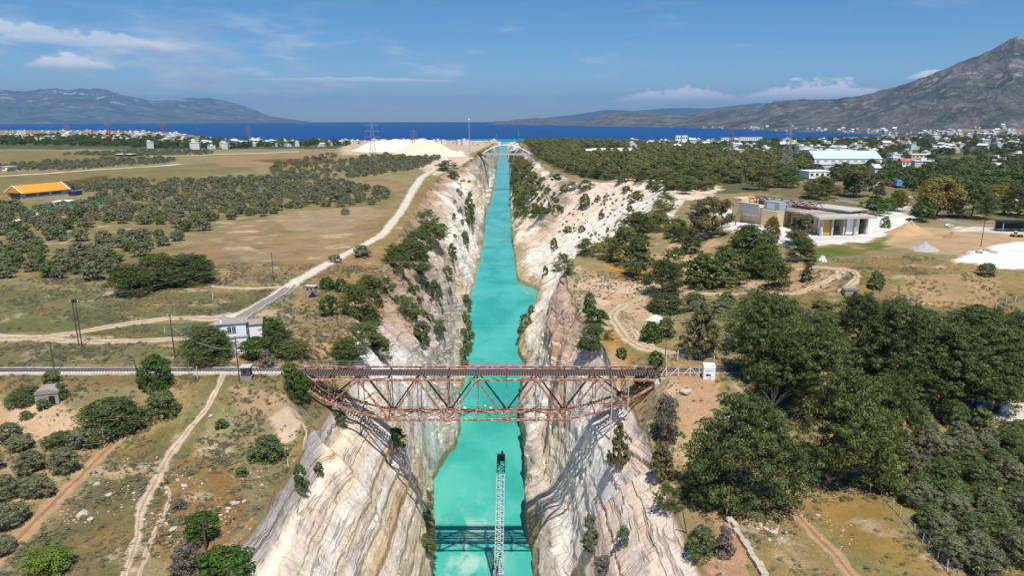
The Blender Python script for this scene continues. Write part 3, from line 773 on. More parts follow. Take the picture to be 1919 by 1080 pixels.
tag(link('canal_water', np_mesh('canal_water', V, Q, wm, smooth=True)), 'milky turquoise water of the narrow canal', kind='structure')

sm_ = D.materials.new('sea_water'); sm_.use_nodes = True; t = NT(sm_.node_tree)
co = t.n('ShaderNodeNewGeometry').outputs['Position']
dist = t.n('ShaderNodeVectorMath', {0: t.n('ShaderNodeVectorMath', {0: co, 1: (-50.0, 3600.0, 0.0)}, operation='SUBTRACT').outputs[0]}, operation='LENGTH').outputs['Value']
c = t.mix(t.noise(t.scale(co, (.35, 1, 1)), 0.002, 5, .6), (0.006, 0.048, 0.165), (0.010, 0.070, 0.215))
c = t.mix(t.math('MULTIPLY', t.ramp(dist, 520.0, 120.0), 0.7), c, (0.02, 0.30, 0.33))
bp = t.n('ShaderNodeBump', {'Height': t.noise(co, 0.08, 5, .6), 'Strength': 0.5, 'Distance': 4.0})
p = t.n('ShaderNodeBsdfPrincipled', {'Base Color': c, 'Roughness': 0.55, 'Specular IOR Level': 0.08, 'Normal': bp})
t.n('ShaderNodeOutputMaterial', {0: p})
rr = np.concatenate([[1500, 2500, 3000], np.geomspace(3400, 44000, 60)]); aa = np.linspace(-1.35, 1.35, 90)
V = np.stack([np.outer(rr, np.sin(aa)), np.outer(rr, np.cos(aa)), np.repeat((-0.35 - rr ** 2 / (2 * REFF))[:, None], 90, 1)], -1).reshape(-1, 3)
a = np.arange(len(rr) * 90).reshape(-1, 90); Q = np.stack([a[:-1, :-1], a[1:, :-1], a[1:, 1:], a[:-1, 1:]], -1).reshape(-1, 4)
tag(link('sea', np_mesh('sea', V, Q, sm_, smooth=True)), 'deep blue sea reaching to the horizon', kind='structure')

# ------------------------------------------------------------------ mountains


def mountain(name, label, sil, base, col_a, col_b, rockc, seed, depth=0.45, rows=90, ncol=420, rel=0.10, back=0.5, fscale=900.0, rockamt=0.5):
    """sil: (px, py) of the skyline; base: (px, distance) of the foot"""
    pxs = np.linspace(sil[0][0], sil[-1][0], ncol)
    top = np.interp(pxs, [s[0] for s in sil], [s[1] for s in sil]); d0 = np.interp(pxs, [b[0] for b in base], [b[1] for b in base])
    uu = (pxs - CX) / F; vt = (top - CY) / F; hx = math.cos(PITCH) - vt * math.sin(PITCH)
    az_ = np.arctan2(uu, hx); dr = d0 * (1 + depth)
    elv = np.maximum(-(math.sin(PITCH) + vt * math.cos(PITCH)) / np.hypot(uu, hx), -0.004)
    hr = CH + dr * elv                      # ridge height that gives this skyline
    s = np.concatenate([np.linspace(0, 1, rows), 1 + np.linspace(0.02, back, 30)[1:]])
    S, A = np.meshgrid(s, az_, indexing='ij')
    dist = d0[None, :] * (1 - 0.02) + (dr - d0 * 0.98)[None, :] * S
    X = dist * np.sin(A); Y = dist * np.cos(A)
    foot = -8 - d0 ** 2 / (2 * REFF)
    up = np.where(S <= 1, S ** 1.12, 1 - ((S - 1) / back) ** 1.5)
    zz = foot[None, :] + (hr - foot)[None, :] * np.maximum(up, 0)
    rid = 1 - 2 * np.abs(fbm(X / fscale, Y / fscale, seed, 6, .55))
    rid2 = fbm(X / (fscale * .3), Y / (fscale * .3), seed + 3, 4)
    amp = (hr - foot)[None, :] * rel * np.clip(S * 2.2, 0, 1) * np.where(S <= 1, (1 - S ** 6), 0.6)
    zz = zz + amp * (rid - .35 + .35 * rid2)
    zz = zz + (hr - foot)[None, :] * 0.018 * fbm(A * 160, A * 0, seed + 9)[..., :] * (S > .9)
    nr, nc = X.shape
    V = np.stack([X, Y, zz], -1).reshape(-1, 3)
    a = np.arange(nr * nc).reshape(nr, nc); Q = np.stack([a[:-1, :-1], a[:-1, 1:], a[1:, 1:], a[1:, :-1]], -1).reshape(-1, 4)
    m = D.materials.new(name + '_slopes'); m.use_nodes = True; t = NT(m.node_tree)
    co = t.n('ShaderNodeNewGeometry').outputs['Position']; k = 1.0 / fscale
    n1 = t.noise(co, 2.2 * k, 7, .66); n2 = t.noise(co, 9 * k, 6, .72, .6); n3 = t.noise(t.scale(co, (1, 1, 2.2)), 5 * k, 6, .7, .4)
    c = t.mix(t.ramp(n1, .35, .65), col_a, col_b)
    c = t.mix(t.math('MULTIPLY', t.ramp(n2, .52, .68), rockamt), c, rockc)
    zz_ = t.n('ShaderNodeSeparateXYZ', {0: co}).outputs[2]
    c = t.mix(t.math('MULTIPLY', t.ramp(n3, .56, .62), t.math('MULTIPLY_ADD', t.ramp(zz_, 100.0, 900.0), 0.8, 0.15)), c, tuple(v * 1.35 for v in rockc))
    bp = t.n('ShaderNodeBump', {'Height': t.math('ADD', n2, n1), 'Strength': 0.8, 'Distance': fscale * 0.16})
    p = t.n('ShaderNodeBsdfDiffuse', {'Color': c, 'Normal': bp}); t.n('ShaderNodeOutputMaterial', {0: p})
    return tag(link(name, np_mesh(name, V, Q, m, smooth=True)), label, kind='structure'), (X, Y, zz)


mtn, MG = mountain('mountain', 'tall grey green mountain rising at the right over the coast',
         [(925, 232.5), (935, 230), (960, 224), (1000, 221), (1040, 222), (1060, 229), (1085, 231), (1110, 219), (1150, 211), (1180, 208), (1215, 210), (1250, 213), (1290, 216), (1330, 205), (1390, 200),
          (1420, 203), (1450, 191), (1490, 188), (1540, 188), (1600, 181), (1640, 173), (1700, 156), (1750, 137), (1800, 116), (1840, 101), (1870, 86), (1890, 74), (1904, 66), (1914, 70), (1930, 78), (2000, 95), (2100, 84), (2300, 110), (2600, 150), (2900, 200)],
         [(925, 13000), (1100, 10800), (1300, 9000), (1450, 6900), (1720, 5350), (1919, 5000), (2900, 5000)],
         (0.072, 0.092, 0.066), (0.205, 0.185, 0.160), (0.44, 0.41, 0.37), 101, depth=.5, rows=150, ncol=460, rel=.20, rockamt=.6)
mountain('mountain', 'long blue mountain range across the bay on the left',
         [(-900, 120), (-400, 150), (-150, 160), (0, 168), (40, 171), (75, 167), (100, 165), (130, 169), (180, 165), (205, 170), (235, 181), (265, 183), (285, 189), (320, 187), (355, 184), (392, 183), (425, 189), (450, 196), (480, 207), (500, 216), (530, 221), (560, 225), (578, 228)],
         [(-900, 21000), (578, 23500)], (0.085, 0.130, 0.122), (0.170, 0.190, 0.165), (0.46, 0.43, 0.38), 131, depth=.28, rows=90, ncol=380, rel=.20, fscale=2600.0, rockamt=.5)
mountain('mountain', 'faint blue mountains far beyond the headland under the clouds',
         [(960, 229), (1010, 222), (1080, 214), (1140, 205), (1190, 207), (1260, 202), (1330, 203), (1400, 195), (1480, 190), (1600, 186), (1700, 185)],
         [(960, 33500), (1700, 33500)], (0.06, 0.08, 0.07), (0.10, 0.10, 0.09), (0.2, 0.2, 0.18), 151, depth=.1, rows=40, ncol=160, rel=.12, fscale=3000.0, rockamt=.2)

# haze: one closed box of thin air round everything
hm = D.materials.new('thin_haze'); hm.use_nodes = True; t = NT(hm.node_tree)
t.n('ShaderNodeOutputMaterial', {'Volume': t.n('ShaderNodeVolumePrincipled', {'Color': (0.29, 0.57, 1.0), 'Density': 3.0e-5, 'Anisotropy': 0.1})})
tag(MB().box((0, 0, 610), (92000, 92000, 1560)).build('haze', hm), 'thin blue haze over the whole isthmus', kind='stuff')
# ------------------------------------------------------------------ dirt roads, paths, track bed: thin sheets laid on the ground


def road_mat(name, col, rut=None, var=.3):
    m = D.materials.new(name); m.use_nodes = True; t = NT(m.node_tree)
    co = t.n('ShaderNodeNewGeometry').outputs['Position']
    a = t.n('ShaderNodeAttribute', attribute_name='side').outputs['Fac']
    n1 = t.noise(co, 0.5, 5, .65); n2 = t.noise(co, 4.0, 4, .65)
    f = t.math('MULTIPLY', t.math('MULTIPLY_ADD', n1, var * 2, 1 - var), t.math('MULTIPLY_ADD', n2, .6, .7))
    c = t.mix(1.0, tuple(v * .82 for v in lin(col)), t.n('ShaderNodeCombineColor', {0: f, 1: f, 2: f}), 'MULTIPLY')
    if rut:
        mid = t.ramp(t.math('ADD', t.math('ABSOLUTE', a), t.math('MULTIPLY', t.math('SUBTRACT', n1, .5), .7)), .30, .12)
        c = t.mix(t.math('MULTIPLY', mid, .75), c, tuple(v * .8 for v in lin(rut)))
    verge = t.math('MULTIPLY', t.ramp(t.math('ADD', t.math('ABSOLUTE', a), t.math('MULTIPLY', t.math('SUBTRACT', t.noise(co, 1.1, 5, .7), .5), 1.5)), .55, .95), .75)
    c = t.mix(verge, c, (.31, .25, .155))
    p = t.n('ShaderNodeBsdfPrincipled', {'Base Color': c, 'Roughness': .95, 'Specular IOR Level': .1})
    t.n('ShaderNodeOutputMaterial', {0: p}); return m


R_WHITE = road_mat('white_gravel', (222, 210, 190)); R_DIRT = road_mat('pale_dirt', (208, 186, 154), (160, 140, 104)); R_PATH = road_mat('trodden_earth', (206, 184, 156), (168, 146, 112), .4)
R_TRACK = road_mat('brown_track', (188, 150, 112), (150, 116, 74), .35); R_ASPH = road_mat('old_asphalt', (150, 142, 134), var=.15); R_BALLAST = road_mat('pale_ballast', (216, 210, 202), var=.2)
ROADS = []


def spline(P, step):
    P = [np.array(p[:2], float) for p in P]; out = []
    Q_ = [P[0] * 2 - P[1]] + P + [P[-1] * 2 - P[-2]]
    for i in range(1, len(Q_) - 2):
        a, b, c, d = Q_[i - 1:i + 3]; L = np.linalg.norm(c - b)
        st = max(step, 0.005 * b[1]); k_ = max(2, int(L / st))
        for s in np.linspace(0, 1, k_, endpoint=False):
            out.append(0.5 * (2 * b + (c - a) * s + (2 * a - 5 * b + 4 * c - d) * s * s + (3 * b - a - 3 * c + d) * s ** 3))
    out.append(P[-1]); return np.array(out)


def road(name, label, pts, width, mat, ragged=.35, lift=.06, world=False, seed=1):
    P = spline(pts if world else [gp(*p) for p in pts], 0.8)
    d = np.gradient(P, axis=0); d /= np.maximum(np.linalg.norm(d, axis=1, keepdims=True), 1e-6); nrm = np.stack([d[:, 1], -d[:, 0]], 1)
    s = np.cumsum(np.r_[0, np.linalg.norm(np.diff(P, axis=0), axis=1)])
    w = np.interp(s / s[-1], np.linspace(0, 1, len(width)), width) if isinstance(width, (list, tuple)) else np.full(len(P), width)
    offs = np.array([-1.04, -1, -.6, -.2, .2, .6, 1, 1.04]); V = []; sd = []
    jl = fbm(s / 2.6, s * 0, seed, 5, .65) * ragged * 1.5; jr = fbm(s / 2.6, s * 0 + 9, seed + 5, 5, .65) * ragged * 1.5
    k_ = 0.5 * w[:, None] * offs[None, :] * np.where(offs[None, :] < 0, 1 + jl[:, None], 1 + jr[:, None])
    X = P[:, :1] + nrm[:, :1] * k_; Y = P[:, 1:] + nrm[:, 1:] * k_
    Z = zg(X.ravel(), Y.ravel()).reshape(X.shape) + lift * np.maximum(1, Y / 160); Z[:, [0, -1]] -= .35 * np.maximum(1, Y[:, [0, -1]] / 160)
    a = np.arange(X.size).reshape(X.shape); Q = np.stack([a[:-1, :-1], a[1:, :-1], a[1:, 1:], a[:-1, 1:]], -1).reshape(-1, 4)
    me = np_mesh(name, np.stack([X, Y, Z], -1).reshape(-1, 3), Q, mat, tone=np.tile(offs, len(P)), smooth=True, tone_name='side')
    ROADS.append((P, w)); return tag(link(name, me), label, kind='structure')


road('dirt_road', 'white gravel road winding along the left rim of the canal', [(818, 316), (795, 330), (778, 350), (764, 375), (748, 402), (722, 434), (685, 458), (645, 478), (605, 500), (562, 524), (525, 550), (478, 578), (430, 595)], [9, 8, 8, 7, 6, 5.5, 5, 5.5], R_WHITE, .25, .1)
road('dirt_road', 'pale dirt track crossing the left plain behind the poles', [(440, 590), (400, 597), (345, 596), (280, 602), (200, 613), (120, 627), (60, 633), (-40, 631), (-250, 628)], [8, 4.5, 4, 4, 5, 7, 7, 6], R_DIRT, .25)
road('dirt_road', 'lower branch of the dirt track running to the white house', [(60, 633), (130, 640), (230, 640), (320, 636), (372, 630), (405, 618), (425, 600)], [5, 4, 4, 4, 4.5, 6, 7], R_DIRT, .3)
road('dirt_road', 'thin track leaving the gravel road towards the round pines', [(545, 536), (500, 540), (440, 540), (395, 537)], 3.0, R_DIRT, .4)
road('asphalt_road', 'short grey paved ramp behind the white house', [(545, 540), (515, 560), (485, 578), (455, 596), (432, 612)], [4.2, 4.2, 4.6, 4.8], R_ASPH, .05, .14)
road('path', 'narrow trodden footpath running down through the grass', [(420, 697), (414, 715), (404, 735), (388, 765), (368, 788), (345, 818), (322, 848), (303, 880), (285, 915), (268, 945), (260, 975), (258, 1005), (248, 1040), (232, 1085), (225, 1110)], [1.6, 1.3, 1.5, 1.9, 2.0, 2.2, 1.5, 1.3, 1.4], R_PATH, .5)
road('path', 'faint side path forking off the footpath', [(300, 895), (318, 925), (312, 960), (285, 1010), (268, 1060), (255, 1100)], [.5, .9, .8, .9], R_PATH, .7)
road('path', 'short footpath on the rim near the bridge end', [(548, 766), (562, 782), (572, 803), (573, 822), (568, 845)], [.6, .8, .7, .3], R_PATH, .6)
road('dirt_road', 'brown farm track beside the olive trees at the lower left', [(235, 812), (200, 845), (150, 895), (90, 955), (30, 1015), (-40, 1085), (-90, 1130)], [2.6, 3.0, 3.2, 3.2], R_TRACK, .3)
road('dirt_road', 'white farm road crossing the far left fields', [(-60, 334), (60, 327), (150, 321), (240, 315), (335, 308)], [7, 7, 8, 10], R_WHITE, .2, .12)
road('dirt_road', 'pale road at the far edge of the left fields', [(280, 294), (400, 290), (480, 288), (560, 285)], 7.0, R_WHITE, .3, .12)
road('dirt_road', 'pale lane through the left olive grove', [(0, 423), (60, 404), (100, 392), (130, 384)], 5.0, R_WHITE, .4)
road('dirt_road', 'curving double track on the right bank behind the bridge', [(1255, 662), (1215, 655), (1180, 640), (1160, 615), (1148, 592), (1165, 575), (1200, 560), (1240, 545), (1275, 540)], [3.5, 3.2, 3.5, 3, 3.2], R_DIRT, .35)
road('dirt_road', 'pale track beside the rail fence on the right bank', [(1340, 668), (1290, 664), (1245, 660), (1205, 640), (1185, 615)], [2.5, 3, 2.6, 2], R_DIRT, .4)
road('dirt_road', 'pale farm track below the bank of tipped soil', [(1270, 548), (1330, 551), (1400, 552), (1470, 552), (1500, 548), (1530, 535), (1560, 522), (1575, 510), (1555, 502), (1520, 502), (1490, 506)], [3, 3, 3, 3.5, 3], R_DIRT, .3)
road('dirt_road', 'outer loop of the farm track below the soil bank', [(1520, 502), (1570, 503), (1600, 510), (1605, 522), (1590, 536), (1572, 548)], 2.6, R_DIRT, .35)
road('dirt_road', 'white lane climbing between the pines towards the works yard', [(1275, 376), (1268, 386), (1258, 398), (1252, 412)], [7, 6, 6, 5], R_WHITE, .3, .1)
road('dirt_road', 'pale footway on the ledge of the right canal wall', [(1003, 318), (1012, 340), (1024, 362), (1036, 385), (1048, 402)], [4, 4, 3.5, 3], R_DIRT, .4, .35)
road('dirt_road', 'reddish track through the ochre grass at the lower right', [(1462, 935), (1490, 960), (1520, 995), (1560, 1035), (1600, 1085), (1625, 1120)], [2.2, 2.4, 2.6, 2.8], R_TRACK, .35)
road('asphalt_road', 'grey road passing behind the works yard', [(1500, 368), (1560, 372), (1640, 388), (1720, 402), (1800, 418), (1919, 428), (2150, 442)], 8.0, R_ASPH, .03, .12)
YT = 143.2


def ramp_pts(x0, x1): return [Vector((x, YT, 0)) for x in np.linspace(x0, x1, 12)]


road('ballast_bed', 'pale ballast bed of the railway left of the bridge', ramp_pts(-260, -47.5), 4.6, R_BALLAST, .12, .22, world=True, seed=8)
road('ballast_bed', 'ballast bed of the railway right of the bridge', ramp_pts(32.5, 75), 3.6, R_TRACK, .12, .16, world=True, seed=9)


def railway(name, label, x0, x1):
    z = [zg1(x, YT) for x in np.linspace(x0, x1, 60)]; xs = np.linspace(x0, x1, 60)
    zz = lambda x: float(np.interp(x, xs, z)) + .24
    t_ = thing(name, label, 'railway track', (x0, YT, zz(x0) - .2))
    off = Vector((-x0, -YT, -(zz(x0) - .2)))
    m = MB()
    for x in np.arange(x0, x1, .66): m.box(Vector((x, YT, zz(x) + .05)) + off, (.24, 2.1, .16), rz=random.uniform(-.03, .03))
    tag(m.build('sleeper', M_SLEEPER, t_), kind='stuff')
    for s in (-.55, .55):
        m = MB()
        for a, b in zip(xs[:-1], xs[1:]): m.bar(Vector((a, YT + s, zz(a) + .2)) + off, Vector((b, YT + s, zz(b) + .2)) + off, .13, .16)
        m.build('rail', M_RAIL, t_)


railway('railway_track', 'single railway track on pale ballast running from the left edge to the bridge', -258, -46.6)
railway('railway_track', 'short stretch of railway track between the bridge and the right pines', 31.6, 74)

# ------------------------------------------------------------------ the railway truss bridge
BX, PAN, YN, YF = -7.6, 6.42, 140.6, 146.0
ZT, ZB = 57.0, 47.8
br = thing('railway_bridge', 'rusty steel deck truss railway bridge spanning the canal', 'bridge', (BX, (YN + YF) / 2, ZT))
o_ = Vector((BX, (YN + YF) / 2, ZT))


def bpt(k, y, z): return Vector((BX + (k - 6) * PAN, y, z)) - o_


drop = {0: 1.1, 1: 5.4, 2: 7.7, 3: 9.3}
zb = lambda k: ZT - drop.get(min(k, 12 - k), 9.3)
diag = []
for k in (2, 4, 6, 8, 10): diag += [(k, k - 1), (k, k + 1)]


def laced(m, p, q, w, h, up):
    """built-up member: two channels joined by lacing bars"""
    p = Vector(p); q = Vector(q); d = (q - p).normalized(); side = Vector((0, 1, 0))
    for s in (-1, 1): m.bar(p + side * s * w / 2, q + side * s * w / 2, .10, h)
    L = (q - p).length; n_ = max(3, int(L / .8))
    for i in range(n_):
        a = p.lerp(q, i / n_); b = p.lerp(q, (i + 1) / n_); s = 1 if i % 2 else -1
        m.bar(a + side * s * w / 2, b - side * s * w / 2, .09, .05)


for y in (YN, YF):
    for k in range(12):
        MB().bar(bpt(k, y, ZT) - Vector((.01, 0, 0)), bpt(k + 1, y, ZT), .52, .42).build('top_chord', M_RUST, br)
        m = MB(); m.bar(bpt(k, y, zb(k)), bpt(k + 1, y, zb(k + 1)), .5, .36); m.build('bottom_chord', M_RUST, br)
    for k in range(1, 12):
        m = MB(); laced(m, bpt(k, y, zb(k)), bpt(k, y, ZT - .2), .34, .26, None); m.build('vertical_post', M_RUST, br)
    for a, b in diag:
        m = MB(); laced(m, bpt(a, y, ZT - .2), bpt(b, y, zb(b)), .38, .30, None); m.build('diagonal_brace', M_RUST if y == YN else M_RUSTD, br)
    for k in range(1, 12):
        s = 1.1 if k % 2 else .8
        MB().box(bpt(k, y + (-.3 if y == YN else .3), zb(k) + .05), (s * 1.5, .06, s * .8)).build('gusset_plate', M_RUST, br)
for k in range(13):
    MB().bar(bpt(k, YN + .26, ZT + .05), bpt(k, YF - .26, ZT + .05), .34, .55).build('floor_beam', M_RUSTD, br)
    if 0 < k < 12: MB().bar(bpt(k, YN + .25, zb(k)), bpt(k, YF - .25, zb(k)), .24, .3).build('bottom_strut', M_RUST, br)
for k in range(12):
    m = MB(); m.bar(bpt(k, YN + .3, zb(k)), bpt(k + 1, YF - .3, zb(k + 1)), .14, .1); m.bar(bpt(k, YF - .3, zb(k) - .12), bpt(k + 1, YN + .3, zb(k + 1) - .12), .14, .1)
    m.build('bottom_lateral_brace', M_RUST, br)
    m = MB(); m.bar(bpt(k, YN + .3, ZT - .05), bpt(k + 1, YN + 1.3, ZT - .05), .12, .1); m.bar(bpt(k + .5, YN + 1.3, ZT - .08), bpt(k + 1, YN + .3, ZT - .08), .12, .1)
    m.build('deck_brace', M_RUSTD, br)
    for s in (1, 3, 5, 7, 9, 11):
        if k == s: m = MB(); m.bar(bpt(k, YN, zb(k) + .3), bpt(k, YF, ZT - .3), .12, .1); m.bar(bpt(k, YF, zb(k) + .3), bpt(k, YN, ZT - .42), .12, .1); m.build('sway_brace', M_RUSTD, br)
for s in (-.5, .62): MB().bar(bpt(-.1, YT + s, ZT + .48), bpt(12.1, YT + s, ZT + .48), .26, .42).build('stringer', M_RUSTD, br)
m = MB()
for x in np.arange(-6.1 * PAN, 6.1 * PAN, .56): m.box(Vector((BX + x, YT - .25, ZT + .8)) - o_, (.26, 3.3, .2), rz=random.uniform(-.02, .02))
tag(m.build('sleeper', M_SLEEPER, br), kind='stuff')
for s in (-.55, .55): MB().bar(bpt(-.12, YT + s, ZT + .99), bpt(12.12, YT + s, ZT + .99), .15, .18).build('rail', M_RAIL, br)
for s in (1.1,): MB().bar(bpt(-.05, YT + s, ZT + .97), bpt(12.05, YT + s, ZT + .97), .16, .12).build('guard_timber', M_RUSTD, br)
# raised edge girder and walkway with hand rails on the far side
MB().bar(bpt(-.1, YF, ZT + 1.0), bpt(12.1, YF, ZT + 1.0), .34, .42).build('edge_girder', M_RUST, br)
for k in range(0, 13): MB().bar(bpt(k, YF, ZT + .2), bpt(k, YF, ZT + .85), .3, .3).build('girder_stub', M_RUSTD, br)
m = MB()
for k in range(0, 24): m.box(bpt(k / 2 + .25, YF + .95, ZT + .62), (PAN / 2 - .03, 1.1, .06))
m.build('walkway', M_OLDCONC, br)
for k in range(13): MB().bar(bpt(k, YF + .2, ZT + .5), bpt(k, YF + 1.5, ZT + .5), .12, .14).build('walkway_bracket', M_RUSTD, br)
for z in (1.15, 1.75): MB().bar(bpt(-.1, YF + 1.5, ZT + z), bpt(12.1, YF + 1.5, ZT + z), .07, .07).build('handrail', M_STEEL, br)
for k in range(0, 25): MB().bar(bpt(k / 2, YF + 1.5, ZT + .6), bpt(k / 2, YF + 1.5, ZT + 1.78), .07, .07).build('railing_post', M_STEEL, br)
# inspection walk on the bottom chords
MB().box(bpt(6, (YN + YF) / 2 + .4, ZB + .42), (PAN * 6.2, .9, .08)).build('inspection_walk', M_RUST, br)
for y in (-.1, .9):
    MB().bar(bpt(2.9, (YN + YF) / 2 + y, ZB + 1.35), bpt(9.1, (YN + YF) / 2 + y, ZB + 1.35), .06, .06).build('walk_handrail', M_RUST, br)
for k in range(13):
    MB().bar(bpt(3 + k / 2, (YN + YF) / 2 + .9, ZB + .4), bpt(3 + k / 2, (YN + YF) / 2 + .9, ZB + 1.35), .06, .06).build('walk_post', M_RUST, br)
for sx, k in ((-1, 0), (1, 12)):
    x = BX + (k - 6) * PAN
    zz = min(zg1(x + sx * 1.5, YN), zg1(x + sx * 1.5, YF)) - 4
    MB().box(Vector((x + sx * 1.0, (YN + YF) / 2, (ZT - .45 + zz) / 2)) - o_, (2.6, 7.6, ZT - .45 - zz)).build('abutment', M_STONE, br)
    MB().box(Vector((x + sx * 1.7, YN - .35, ZT + .05)) - o_, (1.3, .9, 1.0)).build('abutment_pier', M_STONE, br)
for k, px in ((10.55, 0), (11.1, 0)):                      # slim props under the right end
    x = BX + (k - 6) * PAN; z0 = zg1(x, YN - .4)
    if z0 < ZT - 1: MB().bar(Vector((x, YN - .4, z0 - .3)) - o_, Vector((x, YN - .4, ZT - .25)) - o_, .22, .22).build('prop', M_CONC, br)
for j, (k, dx) in enumerate(((5.35, 0), (5.55, .2), (6.25, 0), (6.45, .1))):   # white floodlights on the inspection walk
    m = MB(); b = bpt(k, (YN + YF) / 2 + .4, ZB + .46); m.bar(b, b + Vector((0, 0, .9 if j % 2 else 1.5)), .06, .06); m.box(b + Vector((0, -.1, .95 if j % 2 else 1.55)), (.55, .4, .4), .3 * j)
    m.build('floodlight', M_WHITE, br)

# ------------------------------------------------------------------ white lattice crane boom on its barge
cx_, cy_ = at_y(934, 1066, 149).x, 149.0
cb = thing('crane_barge', 'white lattice crane boom with black tip rising from a work barge on the canal', 'crane', (cx_, cy_ - 9, 0))
o_ = Vector((cx_, cy_ - 9, 0))
MB().prism([(-6, .15), (-5, -1.2), (5, -1.2), (6, .15), (6, 1.3), (-6, 1.3)], -15, 8).build('hull', M_BLACK, cb)
MB().box((0, -6, 2.6), (4.2, 6, 2.4)).build('machine_house', M_GREYMET, cb)
MB().box((-1.9, -1.0, 2.9), (1.5, 2.0, 2.3)).box((-1.9, .03, 3.1), (1.2, .1, 1.2), mi=1).build('cab', [M_WHITE, M_GLASS], cb)
MB().tube([(0, -4, 1.3), (0, -4, 1.5)], 2.4, 20).build('turntable', M_BLACK, cb)
foot = Vector((0, 9, 3.2)) ; tip = at_y(939, 862, 147.0) - o_
foot = Vector((0, 9.0, 2.6))
ax = (tip - foot).normalized(); sx_ = ax.cross(Vector((0, 1, 0))).normalized(); sy_ = ax.cross(sx_)
NB = 26
wd = lambda s: 1.0 - .12 * s if s > .1 else .35 + 6.4 * s
ch = [(a, b) for a in (-1, 1) for b in (-1, 1)]


def bp_(s, a, b): w = wd(s); return foot.lerp(tip, s) + sx_ * a * w + sy_ * b * w * .8


for a, b in ch:
    m = MB(); m.tube([bp_(s, a, b) for s in np.linspace(.0, .9, 10)], .10, 6); m.build('boom_chord', M_BOOM, cb)
    m = MB(); m.tube([bp_(s, a, b) for s in np.linspace(.9, 1.0, 4)], .11, 6); m.build('boom_tip_chord', M_BLACK, cb)
for i in range(NB):
    m = MB(); s0, s1 = i / NB, (i + 1) / NB
    for b in (-1, 1):
        f_ = 1 if i % 2 else -1
        m.bar(bp_(s0, f_, b), bp_(s1, -f_, b), .09, .09); m.bar(bp_(s1, -1, b), bp_(s1, 1, b), .08, .08)
    for a in (-1, 1):
        f_ = 1 if i % 2 else -1
        m.bar(bp_(s0, a, f_), bp_(s1, a, -f_), .08, .08); m.bar(bp_(s1, a, -1), bp_(s1, a, 1), .08, .08)
    m.build('boom_lacing', M_BOOM if i < NB - 3 else M_BLACK, cb)
m = MB(); m.box(tip + Vector((0, 0, .3)), (1.5, 1.2, .8)); m.tube([tip + Vector((-.9, 0, .9)), tip + Vector((.9, 0, .9))], .55, 14); m.box(tip + Vector((.3, 0, 1.6)), (.5, .5, .9)); m.box(tip + Vector((-.4, .2, -.9)), (.5, .8, 1.2)); m.build('boom_head', M_BLACK, cb)
m = MB(); m.box(foot + Vector((-.9, -.3, .9)), (.8, 1.2, 1.6)); m.box(foot + Vector((.7, -.3, .3)), (1.2, 1.4, 1.0)); m.tube([foot + Vector((-1.2, 0, .3)), foot + Vector((1.2, 0, .3))], .45, 12); m.build('boom_foot', M_GREYMET, cb)
m = MB(); m.tube([foot + Vector((-1.4, -.5, 1.5)), foot + Vector((-.7, -.4, 4.5))], .3, 8); m.tube([foot + Vector((-.4, -1.0, 1.5)), bp_(.2, -.4, -1.2)], .22, 8); m.build('luffing_ram', M_BLACK, cb)
for s in (-.5, .5): MB().tube([tip + Vector((s, -.3, .9)), Vector((s, -5, 3.8))], .035, 4).build('hoist_rope', M_BLACK, cb)

# ------------------------------------------------------------------ white two storey house on the left bank
hp = gp(440, 652)
hs = thing('white_house', 'white two storey flat roofed house beside the gravel ramp', 'house', hp, .30)
HW, HD, HH = 6.2, 5.0, 6.6
MB().box((0, 0, HH / 4 - .3), (HW, HD, HH / 2 + .6)).build('lower_wall', M_WHITE, hs)
MB().box((0, 0, HH * .75 + .1), (HW - .02, HD - .02, HH / 2 - .2)).build('upper_wall', M_WHITE, hs)
MB().box((0, 0, HH / 2), (HW + .3, HD + .3, .22)).build('floor_band', M_GREYMET, hs)
MB().box((0, 0, HH + .1), (HW + .5, HD + .5, .22)).box((0, 0, HH + .24), (HW + .1, HD + .1, .1), mi=1).build('roof', [M_GREYMET, M_OLDCONC], hs)
MB().box((-2.3, -1.7, HH + .55), (.5, .5, .7)).build('chimney', M_WHITE, hs)
for x in (-.55, .45):
    w_ = MB().box((x, -HD / 2 - .0, HH * .80), (.8, .12, 1.35)).build('window', M_GLASS, hs)
    MB().box((x, -HD / 2 - .05, HH * .80 - .74), (.95, .16, .1)).build('sill', M_CONC, w_)
    MB().bar((x, -HD / 2 - .075, HH * .80 - .66), (x, -HD / 2 - .075, HH * .80 + .66), .07, .05).build('mullion', M_WHITE, w_)
for y in (-1.4, -.4, .6, 1.6): MB().box((HW / 2, y, HH * .80), (.12, .75, 1.4)).build('window', M_GLASS, hs)
MB().box((HW / 2, -.9, 1.15), (.12, .9, 2.1)).build('door', M_GREYMET, hs)
MB().box((HW / 2, 1.1, 1.6), (.12, .8, 1.0)).build('window', M_GLASS, hs)
MB().box((HW / 2 + 1.6, HD / 2 + 1.4, 2.3), (3.2, 4.4, 5.0)).build('annex_wall', M_WHITE, hs)
MB().box((HW / 2 + 1.6, HD / 2 + 1.4, 4.92), (3.7, 4.9, .2)).build('annex_roof', M_OLDCONC, hs)
MB().box((HW / 2 - .6, HD / 2 + .5, 3.9), (1.8, 1.4, .12)).build('awning', M_GREYMET, hs)
MB().box((0, -HD / 2 - 1.2, -.35), (HW + 1, 2.4, .9)).build('terrace', M_CONC, hs)

